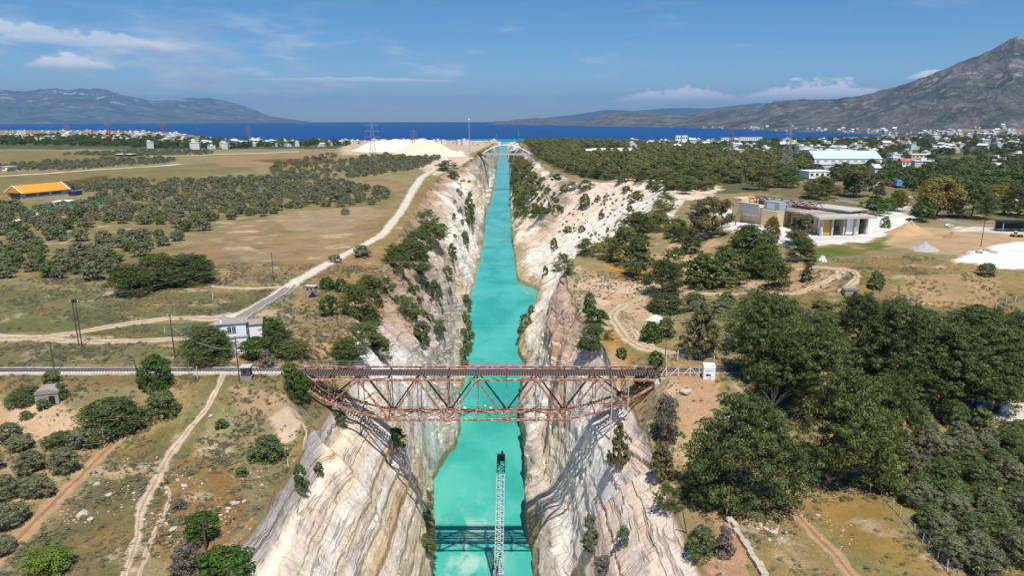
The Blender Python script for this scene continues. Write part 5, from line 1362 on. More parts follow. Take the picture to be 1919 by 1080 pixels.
# --- single trees and bushes, each where the photograph has it
SINGLES = [
    ('dark_pine', 1392, 972, 178, 225, 'largest dense dark pine at the right rim behind the rusty pole'),
    ('dark_pine', 1310, 955, 70, 95, 'smaller dark pine pressed against the left side of the largest dark pine'),
    ('pine', 1580, 930, 158, 235, 'big spreading green pine right of the largest dark pine'),
    ('pine', 1502, 765, 140, 180, 'tall pine behind the big spreading pine, with dead branches at its foot'),
    ('pine', 1432, 735, 118, 185, 'bright green pine standing beside the white cabin'),
    ('pine', 1650, 860, 105, 165, 'grey green pine at the edge of the lower right olive grove'),
    ('pine', 1430, 668, 145, 120, 'wide bright pine behind the cabin fence'),
    ('pine', 1525, 700, 100, 120, 'pale topped pine between the wide bright pine and the dark row'),
    ('grey_pine', 1312, 680, 80, 112, 'sparse greyish pine beside the white gate'),
    ('dark_pine', 1600, 690, 95, 140, 'dark ragged pine at the left end of the dark pine row'),
    ('pine', 1668, 645, 70, 90, 'rounded yellow green pine above the dark pine row'),
    ('dark_pine', 1680, 745, 130, 165, 'first broad pine of the dark row above the shaded lane'),
    ('dark_pine', 1765, 752, 135, 170, 'second broad pine of the dark row, over the blue barrel'),
    ('dark_pine', 1850, 745, 140, 160, 'third broad pine of the dark row, behind the grey container'),
    ('dark_pine', 1925, 730, 140, 150, 'last broad pine of the dark row at the right edge'),
    ('dark_pine', 1720, 690, 120, 110, 'rear pine rising behind the dark pine row'),
    ('dark_pine', 1820, 680, 130, 105, 'rear wide pine behind the third pine of the dark row'),
    ('grey_pine', 1535, 655, 55, 80, 'thin grey pine in the small clearing'),
    ('pine', 1400, 520, 95, 100, 'tall pine clump top in front of the yard with orange lift'),
    ('pine', 1430, 525, 60, 70, 'right hand pine of the clump before the white yard'),
    ('cone_pine', 1312, 542, 70, 72, 'bushy pine at the left foot of the yard slope'),
    ('cone_pine', 1355, 545, 75, 82, 'grey green pine in the middle of the slope below the yard'),
    ('cone_pine', 1455, 545, 55, 60, 'small pine beside the thin pole on the farm track'),
    ('cone_pine', 1512, 530, 24, 36, 'tiny dark pine inside the farm track loop'),
    ('pine', 1500, 495, 50, 52, 'low round pine at the corner of the green bank'),
    ('pine', 1100, 482, 42, 38, 'pine at the left end of the row above the ochre meadow'),
    ('pine', 1135, 487, 45, 45, 'dull pine second in the row above the ochre meadow'),
    ('cone_pine', 1168, 500, 62, 78, 'dark pine in the middle of the row above the ochre meadow'),
    ('cone_pine', 1196, 528, 60, 92, 'tallest dark pine beside the ochre meadow'),
    ('pine', 1192, 450, 60, 55, 'pine on the top edge of the white slope'),
    ('pine', 1232, 436, 50, 40, 'bright pine left of the white lane'),
    ('pine', 1247, 398, 40, 38, 'pine at the head of the white slope beside the lane'),
    ('cone_pine', 1295, 480, 40, 55, 'narrow pine between the track and the eucalyptus trees'),
    ('pine', 1262, 520, 44, 60, 'pale pine right of the ochre meadow'),
    ('dark_pine', 1242, 560, 62, 75, 'dusky pine standing behind the round mastic bush'),
    ('mastic', 1248, 592, 78, 44, 'wide dark mastic bush at the end of the white fence posts'),
    ('pine', 1112, 660, 52, 62, 'pine on the right rim just behind the bridge'),
    ('broadleaf', 1118, 612, 46, 32, 'bright round tree on the right rim above the pine'),
    ('green_bush', 1218, 645, 40, 42, 'dense green bush inside the double track loop'),
    ('bush', 1246, 636, 42, 42, 'dark bush beside the green bush in the track loop'),
    ('pine', 1056, 522, 44, 50, 'green pine on the edge of the left tip of the ochre meadow'),
    ('bush', 1104, 590, 28, 42, 'dark bush on the pink rock slope of the right wall'),
    ('bush', 1164, 676, 24, 18, 'small round bush beside the bridge end track'),
    ('green_bush', 1228, 698, 36, 36, 'green bush at the right bridge end'),
    ('lime', 1198, 738, 30, 48, 'thin young tree below the right bridge end'),
    ('pine', 247, 560, 68, 66, 'front left pine of the round trio on the left plain'),
    ('pine', 300, 545, 90, 72, 'middle pine of the round trio on the left plain'),
    ('dark_pine', 362, 538, 84, 64, 'right pine of the round trio at the corner of the brown field'),
    ('dark_pine', 393, 688, 92, 78, 'big round pine in front of the white house'),
    ('broadleaf', 482, 680, 62, 44, 'bright green round tree in front of the white house annex'),
    ('broadleaf', 502, 630, 48, 34, 'bright green tree behind the white house annex'),
    ('dark_pine', 520, 668, 45, 62, 'dark narrow pine right of the bright green trees'),
    ('pine', 549, 676, 60, 40, 'ragged pine left of the bridge railing'),
    ('dry_bush', 500, 693, 34, 36, 'bare brown bush beside the track near the hut'),
    ('green_bush', 558, 758, 54, 56, 'round green tree under the left bridge end'),
    ('lime', 545, 722, 36, 40, 'lime green sapling at the left bridge end'),
    ('green_bush', 296, 736, 70, 62, 'large round green bush on the railway bank'),
    ('mastic', 212, 802, 128, 72, 'very wide dark mastic thicket below the railway'),
    ('bush', 308, 794, 62, 50, 'dull green bush right of the wide mastic thicket'),
    ('mastic', 52, 768, 66, 34, 'low dark mastic bush beside the arched hut'),
    ('bush', 84, 773, 26, 22, 'small dark bush under the arched hut'),
    ('bush', 118, 752, 28, 30, 'dark shrub right of the arched hut'),
    ('bush', 99, 722, 34, 26, 'small tree above the arched hut by the rails'),
    ('bush', 50, 790, 24, 16, 'low bush on the pale soil patch'),
    ('bush', 502, 872, 66, 52, 'grey green round bush in the middle of the left foreground'),
    ('bush', 416, 809, 26, 18, 'small dark bush by the footpath'),
    ('bush', 454, 895, 28, 18, 'little bush above the round foreground tree'),
    ('bush', 566, 934, 34, 54, 'dark bush hanging over the left cliff edge'),
    ('bush', 598, 897, 22, 28, 'small tree on the left cliff edge'),
    ('bush', 631, 796, 38, 30, 'bush on the left rim under the bridge'),
    ('green_bush', 742, 834, 42, 38, 'dark bush growing out of the left wall below the bridge'),
    ('broadleaf', 380, 1028, 68, 62, 'round green tree behind the grey pole in the left foreground'),
    ('broadleaf', 428, 1095, 108, 84, 'round green tree at the bottom edge on the left'),
    ('dry_bush', 352, 1085, 66, 62, 'grey leafless bush at the bottom edge on the left'),
    ('lime', 96, 1090, 96, 56, 'bright green bush at the lower left corner'),
    ('dry_bush', 335, 960, 30, 22, 'grey thorny bush beside the footpath'),
    ('olive', 1106, 1002, 28, 36, 'uppermost small tree on the near right wall'),
    ('olive', 1108, 1050, 42, 50, 'larger small tree on the near right wall'),
    ('olive', 1166, 1034, 26, 44, 'lone slender tree on the near right wall'),
    ('dry_bush', 1132, 1085, 48, 34, 'olive brown bush low on the near right wall'),
    ('grey_pine', 1158, 892, 40, 92, 'dusty thin pine on the right wall under the bridge'),
    ('dry_bush', 1246, 842, 58, 92, 'grey brown dry bush on the right rim'),
    ('grey_pine', 1238, 910, 62, 78, 'brownish pine on the right cliff edge'),
    ('pine', 1250, 970, 44, 62, 'small green pine on the right cliff edge below the brownish pine'),
    ('bush', 1312, 1052, 64, 62, 'dark round bush at the right rim near the bottom edge'),
    ('dry_bush', 1355, 1050, 40, 60, 'grey bush between the round bush and the stone wall'),
    ('eucalyptus', 1333, 452, 62, 88, 'tall olive brown eucalyptus left of the white yard'),
    ('eucalyptus', 1306, 442, 40, 60, 'thinner eucalyptus beside the tall one'),
    ('eucalyptus', 1498, 462, 54, 68, 'large grey green eucalyptus in front of the concrete hall'),
    ('ochre_tree', 1445, 470, 28, 62, 'slim brown tree with bare trunk in the white yard'),
    ('eucalyptus', 1596, 438, 62, 46, 'wide crowned tree on the white yard near the tan doors'),
    ('broadleaf', 1637, 405, 48, 34, 'dark round tree at the back of the white yard'),
    ('broadleaf', 1663, 402, 34, 30, 'second dark round tree at the back of the white yard'),
    ('ochre_tree', 1682, 398, 34, 42, 'small ochre tree beside the rear road'),
    ('ochre_tree', 1752, 412, 96, 76, 'big ochre brown tree beside the rear road'),
    ('broadleaf', 1728, 418, 48, 40, 'dark tree at the foot of the big ochre tree'),
    ('dark_pine', 1818, 412, 70, 72, 'dark tree right of the big ochre tree'),
    ('ochre_tree', 1862, 395, 60, 48, 'olive coloured tree beyond the rear road'),
    ('dark_pine', 1905, 408, 60, 60, 'dark tree at the right edge beyond the rear road'),
    ('pine', 1536, 375, 62, 44, 'dense pine behind the concrete hall roof'),
    ('eucalyptus', 1598, 372, 58, 58, 'tall loose eucalyptus behind the parked trucks'),
    ('eucalyptus', 1648, 372, 34, 40, 'slim grey tree beside the parked trucks'),
    ('eucalyptus', 1422, 358, 44, 42, 'brownish tree behind the maroon frames'),
    ('pine', 1466, 352, 60, 36, 'pine left of the warehouse behind the hall'),
    ('bush', 1658, 428, 20, 22, 'small bush on the edge of the white yard'),
    ('bush', 1640, 545, 32, 36, 'dark bush on the corner of the soil bank'),
    ('bush', 1848, 520, 36, 26, 'yellow green bush on the top of the soil bank'),
    ('broadleaf', 618, 596, 36, 42, 'small round tree on the slope right of the ramp'),
    ('green_bush', 640, 548, 30, 26, 'right end of the long bushes above the left slope'),
    ('green_bush', 614, 545, 34, 26, 'left end of the long bushes above the left slope'),
    ('olive', 678, 484, 36, 24, 'lone olive tree beside the gravel road'),
    ('olive', 628, 494, 26, 16, 'small olive tree at the roadside of the brown field'),
    ('pine', 655, 678, 50, 48, 'pine at the top of the white rock spur'),
    ('pine', 692, 560, 42, 40, 'upper pine of the thicket on the left canal slope'),
    ('pine', 668, 600, 46, 62, 'tall pine in the thicket on the left canal slope'),
    ('pine', 692, 622, 40, 40, 'lower pine in the thicket on the left canal slope'),
    ('pine', 682, 648, 52, 44, 'broad pine in the thicket above the bridge'),
    ('pine', 712, 675, 40, 50, 'lowest pine of the left slope thicket by the bridge'),
    ('pine', 722, 560, 30, 34, 'pine on the pink spur of the left slope'),
    ('bush', 710, 582, 20, 26, 'dark bush hanging under the pink spur'),
    ('pine', 766, 605, 36, 44, 'pine in the gully of the left wall'),
    ('bush', 790, 640, 36, 44, 'bush low in the gully of the left wall'),
    ('bush', 815, 560, 26, 36, 'bush on the fluted left wall'),
    ('bush', 838, 530, 24, 34, 'upper bush on the fluted left wall'),
    ('bush', 848, 490, 20, 36, 'bush high on the far left wall'),
    ('bush', 880, 420, 20, 60, 'tall bush column on the far left wall'),
    ('bush', 872, 455, 18, 24, 'lower bush on the far left wall'),
    ('bush', 876, 640, 22, 40, 'bush at the waterline under the left wall'),
    ('bush', 872, 665, 20, 30, 'second bush at the waterline near the bridge'),
    ('pine', 745, 510, 44, 50, 'pine at the lower end of the left rim row'),
    ('pine', 772, 515, 56, 60, 'wide pine in the left rim row'),
    ('pine', 785, 480, 44, 48, 'pine in the middle of the left rim row'),
    ('pine', 806, 455, 46, 40, 'pine above the wide pine in the left rim row'),
    ('pine', 800, 428, 32, 36, 'upper pine of the left rim row'),
    ('pine', 826, 445, 26, 24, 'small pine on the brink of the left wall'),
    ('pine', 838, 322, 36, 20, 'dark bushy pine at the far left rim'),
    ('pine', 850, 338, 18, 18, 'small pine below the far left rim'),
    ('bush', 985, 615, 26, 26, 'dark bush on the right wall above the water bay'),
    ('bush', 996, 590, 16, 18, 'little bush on the right wall over the water bay'),
    ('bush', 978, 628, 20, 18, 'lower bush at the waterline of the right wall'),
    ('bush', 1038, 472, 18, 24, 'dark bush on the pale face of the right wall'),
    ('bush', 1022, 520, 12, 18, 'tiny bush on the pale face near the water bay'),
    ('bush', 1064, 438, 18, 14, 'small bush on the ledge of the white slope'),
    ('bush', 1090, 436, 16, 12, 'second small bush on the ledge of the white slope'),
    ('pine', 982, 410, 34, 50, 'dark pine low on the right wall beyond the bay'),
    ('pine', 1012, 412, 42, 28, 'wide pine at the end of the right ledge'),
    ('pine', 965, 360, 18, 60, 'bushes covering the right wall near the water'),
    ('bush', 1096, 390, 26, 28, 'bush in the middle of the white slope'),
    ('bush', 1120, 380, 12, 12, 'small bush on the upper white slope'),
    ('bush', 1134, 378, 11, 11, 'smallest bush on the upper white slope'),
    ('bush', 1127, 412, 13, 16, 'dark bush at the centre of the white slope'),
    ('pine', 1098, 360, 28, 22, 'pine on the brow of the white slope'),
    ('pine', 1073, 358, 24, 16, 'low pine on the brow beside the white slope'),
    ('bush', 1180, 398, 14, 12, 'bush near the head of the white slope'),
    ('mastic', 1760, 625, 44, 26, 'dark shrub under the mesh fence right of the clearing'),
]
for s_ in SINGLES:
    if 'pine' in s_[0] and s_[1] < 870 and s_[3] < 60: s_ = (*s_[:3], s_[3] * 1.22, s_[4] * 1.12, *s_[5:])
    tree(*s_)
# dead branches
p = gp(1447, 765); t_ = thing('dead_tree', 'bleached leafless dead branches among the right pines', 'dead tree', p)
m = MB()
for k in range(9):
    a = RT.uniform(-1.0, 1.3); L_ = RT.uniform(3, 6); e = Vector((math.sin(a) * L_ * .7, -RT.uniform(.5, 2.5), 2 + math.cos(a) * L_ * .8)); m.tube([Vector((0, 0, 0)), e * .5 + Vector((0, 0, .6)), e], .11, 5, r2=.03)
m.build('branch', M_DEADWOOD, t_)

OL_NEAR = [(122, 893, 62, 50), (60, 893, 54, 46), (72, 940, 66, 46), (14, 945, 56, 50), (20, 1000, 66, 52), (42, 850, 46, 34), (158, 848, 54, 42), (112, 846, 50, 34), (20, 832, 44, 36), (8, 1048, 50, 34), (-30, 900, 60, 50)]
OLD = ['olive tree nearest the brown farm track', 'olive tree left of the one nearest the farm track', 'wide olive tree in the middle of the lower left orchard', 'olive tree cut by the left edge in the orchard middle', 'lowest full olive tree at the left edge',
       'olive tree on the upper left of the orchard', 'olive tree at the head of the farm track', 'yellowish olive tree beside the head of the farm track', 'upper olive tree at the left edge', 'half hidden olive tree low at the left edge', 'olive tree just beyond the left edge']
for (x, y, w, h), lb in zip(OL_NEAR, OLD): tree('olive' if lb[0] != 'y' else 'green_olive', x, y, w, h, lb)
# right foreground grove
rows = []
gw = poly_w([(1655, 930), (1700, 800), (1740, 770), (1840, 800), (1919, 805), (2060, 800), (2060, 1090), (1800, 1090), (1740, 1030)])
gx0, gx1, gy0, gy1 = gw[:, 0].min(), gw[:, 0].max(), gw[:, 1].min(), gw[:, 1].max()
ko = 0
for gy in np.arange(gy0, gy1, 4.7):
    for gx in np.arange(gx0, gx1, 5.0):
        x = gx + RT.uniform(-1, 1) + (gy * .35) % 5; y = gy + RT.uniform(-1, 1)
        if inside(gw, [x], [y])[0]:
            w = RT.uniform(4.3, 6.0); key = 'green_olive' if RT.random() < .6 else 'olive'
            where = ('along the leaning white fence' if x - gx0 < (gx1 - gx0) * .34 else 'below the white ground' if y > gy0 + (gy1 - gy0) * .66 else 'near the lower right corner' if y < gy0 + (gy1 - gy0) * .3 else 'amid the lower right grove')
            lb = ('small' if w < 4.9 else 'large' if w > 5.45 else 'middling') + (' fresh green' if key[0] == 'g' else ' silvery') + ' olive tree ' + where
            plant(key, Vector((x, y, zg1(x, y))), w, w * RT.uniform(.72, .9), lb, lb.replace(' tree ', ' trees ')); ko += 1
# small olives in the field strip in the middle right
for i in range(44):
    x = RT.uniform(1290, 1905); y = 556 + (x - 1290) * .085 + RT.uniform(-4, 34)
    if 1500 < x < 1640 and y > 600: continue
    tree(RT.choice(['olive', 'green_olive']), x, y + 8, RT.uniform(22, 38), RT.uniform(18, 26), 'small olive tree below the soil bank', 'small olive trees below the soil bank')
# --- left grove: nearest trees one by one, the rest as one mass
gl = poly_w([(-60, 535), (-60, 395), (120, 392), (185, 372), (280, 348), (420, 338), (560, 332), (730, 362), (725, 382), (560, 394), (430, 415), (345, 446), (300, 470), (215, 505), (200, 535)])
pts = []
bx0, bx1, by0, by1 = gl[:, 0].min(), gl[:, 0].max(), gl[:, 1].min(), gl[:, 1].max()
for gy in np.arange(by0, by1, 10.8):
    for gx in np.arange(bx0, bx1, 10.4): pts.append((gx + RT.uniform(-3.4, 3.4), gy + RT.uniform(-3.4, 3.4)))
pts = np.array(pts); hole = fbm(pts[:, 0] / 38, pts[:, 1] / 38, 71)
P_ = pts[inside(gl, pts[:, 0], pts[:, 1]) & (hole < .33)]
more = []
for poly, gap in [([(640, 335), (660, 300), (700, 292), (830, 296), (810, 312), (700, 330)], 10), ([(500, 340), (510, 310), (620, 290), (650, 300), (640, 335), (560, 335)], 17), ([(-60, 325), (0, 312), (180, 300), (330, 296), (325, 306), (150, 318)], 12), ([(110, 290), (290, 282), (400, 285), (395, 290), (250, 294)], 13), ([(110, 360), (180, 345), (290, 340), (280, 347), (180, 362)], 8),
                  ([(-60, 402), (40, 400), (60, 388), (-60, 388)], 9), ([(560, 362), (700, 345), (720, 355), (640, 366)], 16), ([(660, 420), (720, 405), (740, 380), (720, 375), (640, 400)], 40)]:
    w_ = poly_w(poly); a, b = w_.min(0), w_.max(0)
    c_ = np.array([(x + RT.uniform(-.3, .3) * gap, y + RT.uniform(-.3, .3) * gap) for x in np.arange(a[0], b[0], gap) for y in np.arange(a[1], b[1], gap)])
    more.append(c_[inside(w_, c_[:, 0], c_[:, 1])])
P_ = np.concatenate([P_] + more); P_ = P_[np.argsort(P_[:, 1])]
z_ = zg(P_[:, 0], P_[:, 1])
left_n = 300 - COUNT.get('olive_tree', 0) - 4
for (x, y), z in zip(P_[:left_n], z_[:left_n]):
    w = RT.uniform(4.8, 8.4); key = 'green_olive' if RT.random() < .22 else 'olive'
    px_ = CX + F * x / zc_of((x, y, z)); py_ = CY - F * (y * math.sin(PITCH) + (z - CH) * math.cos(PITCH)) / zc_of((x, y, z))
    where = ('at the left grove edge' if px_ < 90 else 'behind the round pine trio' if py_ > 455 and px_ > 210 else 'left of the round pine trio' if py_ > 455 else 'beside the brown field' if px_ > 330 else 'amid the left grove')
    lb = ('small' if w < 6.0 else 'large' if w > 7.3 else 'middling') + (' bright green' if key[0] == 'g' else ' grey green') + ' olive tree ' + where
    plant(key, Vector((x, y, z)), w, w * RT.uniform(.58, .85), lb, lb.replace(' tree ', ' trees '))


def mass(name, label, P, zs, wr, hr, prof, mat, seed, lod=(60, 14, .062), var=3, **kw):
    """ground cover and far woods: one object whose geometry nodes set a crown on every point"""
    rng = np.random.RandomState(seed); n_ = len(P)
    me = D.meshes.new(name); me.vertices.add(n_); me.vertices.foreach_set('co', np.stack([P[:, 0], P[:, 1], np.asarray(zs) - .12 * wr[0] * .3], 1).astype(np.float32).ravel())
    w = rng.uniform(*wr, n_); h = w * rng.uniform(*hr, n_)
    for nm, typ, key_, arr in (('size', 'FLOAT_VECTOR', 'vector', np.stack([w, w * rng.uniform(.85, 1.15, n_), h], 1)), ('turn', 'FLOAT_VECTOR', 'vector', np.stack([0 * w, 0 * w, rng.uniform(0, 6.28, n_)], 1)), ('kindno', 'INT', 'value', np.arange(n_) % var)):
        at = me.attributes.new(nm, typ, 'POINT'); at.data.foreach_set(key_, arr.astype(np.int32 if typ == 'INT' else np.float32).ravel())
    o = link(name, me); tag(o, label, kind='stuff')
    ng = D.node_groups.new(name + '_nodes', 'GeometryNodeTree')
    ng.interface.new_socket('Geometry', in_out='INPUT', socket_type='NodeSocketGeometry'); ng.interface.new_socket('Geometry', in_out='OUTPUT', socket_type='NodeSocketGeometry')
    N, K = ng.nodes, ng.links; gi = N.new('NodeGroupInput'); go = N.new('NodeGroupOutput'); jn = N.new('GeometryNodeJoinGeometry')

    def attr(nm, dt):
        a_ = N.new('GeometryNodeInputNamedAttribute'); a_.data_type = dt; a_.inputs[0].default_value = nm; return a_.outputs[0]
    sz, tn, kn = attr('size', 'FLOAT_VECTOR'), attr('turn', 'FLOAT_VECTOR'), attr('kindno', 'INT')
    e2r = N.new('FunctionNodeEulerToRotation'); K.new(tn, e2r.inputs[0])
    for v in range(var):
        V, Q, T = crown_arrays(seed + 7 * v, *lod, PROF[prof], **kw)
        po = D.objects.new(name + '_crown', np_mesh(name + '_crown', V, Q, mat, tone=T))
        oi = N.new('GeometryNodeObjectInfo'); oi.inputs['Object'].default_value = po
        cp = N.new('FunctionNodeCompare'); cp.data_type = 'INT'; cp.operation = 'EQUAL'; K.new(kn, cp.inputs[2]); cp.inputs[3].default_value = v
        ip = N.new('GeometryNodeInstanceOnPoints'); K.new(gi.outputs[0], ip.inputs['Points']); K.new(cp.outputs[0], ip.inputs['Selection']); K.new(oi.outputs['Geometry'], ip.inputs['Instance'])
        K.new(e2r.outputs[0], ip.inputs['Rotation']); K.new(sz, ip.inputs['Scale']); K.new(ip.outputs[0], jn.inputs[0])
    K.new(jn.outputs[0], go.inputs[0]); md = o.modifiers.new('scatter', 'NODES'); md.node_group = ng
    return o


mass('olive_grove', 'grey green olive groves filling the far part of the left plain', P_[left_n:], z_[left_n:], (4.4, 8.2), (.55, .85), 'olive', L_OLIVE, 300, clr=(.13, .22))
# --- pine forest on the right bank
fo = poly_w([(1004, 292), (1040, 312), (1075, 326), (1130, 338), (1190, 350), (1260, 362), (1345, 352), (1420, 340), (1520, 322), (1520, 300), (1400, 285), (1240, 274), (1100, 268), (985, 268)])
def pts_in(w_, gap, jit=.42):
    a, b = w_.min(0), w_.max(0)
    xs, ys = np.meshgrid(np.arange(a[0], b[0], gap), np.arange(a[1], b[1], gap)); rng = np.random.RandomState(int(gap * 10))
    c_ = np.stack([xs.ravel(), ys.ravel()], 1) + rng.uniform(-jit, jit, (xs.size, 2)) * gap
    return c_[inside(w_, c_[:, 0], c_[:, 1])]


white = poly_w([(1085, 278), (1200, 276), (1206, 289), (1085, 290)])
G_ = pts_in(fo, 9.5); G_ = G_[~inside(white, G_[:, 0], G_[:, 1])]; G_ = G_[fbm(G_[:, 0] / 45, G_[:, 1] / 45, 81) + .35 * fbm(G_[:, 0] / 14, G_[:, 1] / 14, 82) < .27]
extra = []
for poly, gap in [([(1130, 350), (1190, 336), (1340, 348), (1330, 362), (1250, 372), (1160, 362)], 17), ([(958, 300), (975, 296), (1000, 318), (1010, 350), (990, 380), (962, 380)], 12), ([(1010, 335), (1030, 330), (1060, 350), (1090, 372), (1060, 372), (1030, 350)], 20), ([(1260, 420), (1330, 420), (1300, 470), (1250, 470)], 14), ([(870, 330), (895, 300), (915, 300), (905, 330)], 20)]:
    extra.append(pts_in(poly_w(poly), gap))
G_ = np.concatenate([G_] + extra); G_ = G_[np.argsort(G_[:, 1])]; zf = zg(G_[:, 0], G_[:, 1])
np_ = 300 - COUNT.get('pine_tree', 0) - 4
for (x, y), z in zip(G_[:np_], zf[:np_]):
    w = RT.uniform(7, 13); key = RT.choice(['forest_pine', 'forest_pine', 'forest_pine', 'umbrella_pine', 'dark_pine'])
    px_ = CX + F * x / zc_of((x, y, z)); where = ('by the right canal wall' if px_ < 1040 else 'above the white slope' if px_ < 1170 else 'near the white lane' if px_ < 1290 else 'behind the maroon roof frames' if px_ < 1420 else 'by the big pylon')
    lb = ('small' if w < 9.6 else 'large' if w > 11.5 else 'middling') + {'forest_pine': ' yellowish', 'umbrella_pine': ' flat crowned', 'dark_pine': ' dark rounded'}[key] + ' pine ' + where
    plant(key, Vector((x, y, z)), w, w * RT.uniform(.65, .95), lb, lb.replace(' pine ', ' pines '))
mass('forest', 'green pine forest covering the right bank towards the sea', G_[np_:], zf[np_:], (7, 14), (.5, 1.0), 'pine', L_FOREST, 340, clr=(.13, .2))
# --- orchards and trees of the right plain, and the wooded edge of the left town
CLEAR = [(1516, 1664, 300, 322), (1506, 1562, 330, 346), (1684, 1724, 306, 322), (1700, 1890, 292, 305), (1684, 1796, 322, 334), (1262, 1292, 262, 272), (1348, 1432, 260, 270), (1855, 1930, 375, 398)]


def belt(poly, n_, seed):
    """points spread evenly over a patch as the eye sees it"""
    rng = np.random.RandomState(seed); out = []; xs = [p_[0] for p_ in poly]; ys = [p_[1] for p_ in poly]; PP = np.array(poly, float)
    while len(out) < n_:
        x = rng.uniform(min(xs), max(xs), n_ * 2); y = rng.uniform(min(ys), max(ys), n_ * 2); k_ = inside(PP, x, y)
        for x0, x1, y0, y1 in CLEAR: k_ &= ~((x > x0) & (x < x1) & (y > y0) & (y < y1))
        out += list(zip(x[k_], y[k_]))
    w_ = np.array([gp(*p_) for p_ in out[:n_]]); return w_[w_[:, 1] > 100]


o1 = belt([(1500, 268), (1919, 262), (2150, 262), (2150, 398), (1919, 392), (1800, 372), (1680, 352), (1560, 338), (1500, 325)], 1500, 5)
o2 = belt([(1240, 272), (1400, 264), (1720, 256), (1940, 258), (2100, 258), (2100, 270), (1700, 275), (1500, 285), (1400, 285)], 700, 6)
mass('orchard', 'dark green orchards and trees across the right plain', np.concatenate([o1, o2])[:, :2], np.concatenate([o1, o2])[:, 2], (7, 13), (.6, .95), 'olive', L_PINE2, 380, clr=(.14, .22))
o3 = belt([(-100, 264), (0, 258), (200, 256), (330, 262), (480, 266), (640, 266), (660, 274), (500, 276), (330, 280), (200, 274), (-100, 272)], 620, 7)
mass('tree_belt', 'dark trees mixed among the houses of the left coastal town', o3[:, :2], o3[:, 2], (9, 17), (.55, .9), 'olive', L_PINE2, 420, clr=(.14, .22))
# scattered dark bushes on the white slope and the walls (too many to count)
sb = belt([(1040, 430), (1090, 372), (1130, 362), (1240, 372), (1200, 405), (1150, 440), (1085, 470)], 90, 9)
mass('slope_scrub', 'dark tufts of scrub dotted over the white slope', sb[:, :2], sb[:, 2], (.9, 2.6), (.5, .8), 'bush', L_SHRUB, 460, clr=(.15, .25))
wl = np.concatenate([belt([(870, 560), (888, 560), (882, 690), (866, 690)], 45, 10), belt([(735, 560), (800, 500), (850, 560), (830, 640), (790, 650)], 38, 11), belt([(955, 310), (975, 310), (990, 400), (965, 410)], 170, 12), belt([(990, 330), (1030, 350), (1060, 400), (1000, 405)], 120, 13), belt([(850, 350), (880, 330), (890, 400), (850, 470)], 30, 14), belt([(800, 900), (815, 1080), (790, 1080)], 14, 15)])
mass('wall_scrub', 'shrubs clinging to the canal walls and waterline', wl[:, :2], wl[:, 2], (1.4, 4.2), (.6, 1.0), 'bush', L_SHRUB, 480, clr=(.15, .25))

# --- grass tufts and low scrub of the foreground
rng = np.random.RandomState(12)
n_ = 60000; tx = np.r_[rng.uniform(-165, -24, n_), rng.uniform(14, 150, n_ // 2)]; ty = np.r_[58 + 200 * rng.uniform(0, 1, n_) ** 1.25, 58 + 190 * rng.uniform(0, 1, n_ // 2) ** 1.25]
iy = np.clip(np.searchsorted(Yr, ty), 0, NR - 1); on = (tx < XL[iy, -1] - .4) | (tx > XR_[iy, -1] + .4)
den = fbm(tx / 9, ty / 9, 26, 4) + .5 * fbm(tx / 3, ty / 3, 14) + .15
on &= den > rng.uniform(-.25, .75, len(tx))
for Pd, w in ROADS:
    if Pd[:, 1].min() > 270: continue
    for a in range(0, len(Pd), 2): on &= (np.abs(tx - Pd[a, 0]) + np.abs(ty - Pd[a, 1])) > w[a] * .62
bare = [poly_w(p_) for p_ in ([(-300, 770), (100, 745), (150, 785), (225, 815), (60, 830), (-300, 830)], [(500, 782), (560, 770), (578, 820), (520, 832)], [(1270, 700), (1345, 695), (1340, 790), (1270, 790)], [(1270, 960), (1360, 960), (1420, 1100), (1340, 1100)])]
for b_ in bare: on &= ~(inside(b_, tx, ty) & (rng.uniform(0, 1, len(tx)) < .8))
TP = np.stack([tx[on], ty[on]], 1); tz = zg(TP[:, 0], TP[:, 1])
k_ = rng.uniform(0, 1, len(TP)); dry = fbm(TP[:, 0] / 12, TP[:, 1] / 12, 25, 4) + rng.uniform(-.4, .4, len(TP)) > -.05
mass('grass', 'dry yellow grass tufts over the foreground on both banks', TP[dry], tz[dry], (.3, 1.1), (.22, .5), 'mound', L_TUFT, 500, clr=(.2, .32), lod=(12, 8, .10), var=4)
mass('scrub', 'low grey green scrub dotted over the foreground on both banks', TP[~dry], tz[~dry], (.35, 1.4), (.22, .5), 'mound', L_SCRUB, 520, clr=(.2, .32), lod=(12, 8, .10), var=4)


# --- stones
def rock_arrays(seed):
    r = np.random.RandomState(seed); bm = bmesh.new(); bmesh.ops.create_icosphere(bm, subdivisions=1, radius=.5)
    V = np.array([v.co[:] for v in bm.verts]); T = np.array([[v.index for v in f.verts] for f in bm.faces]); bm.free()
    V = V * (1 + r.uniform(-.28, .28, (len(V), 1))); V[:, 2] *= .62; return V, T


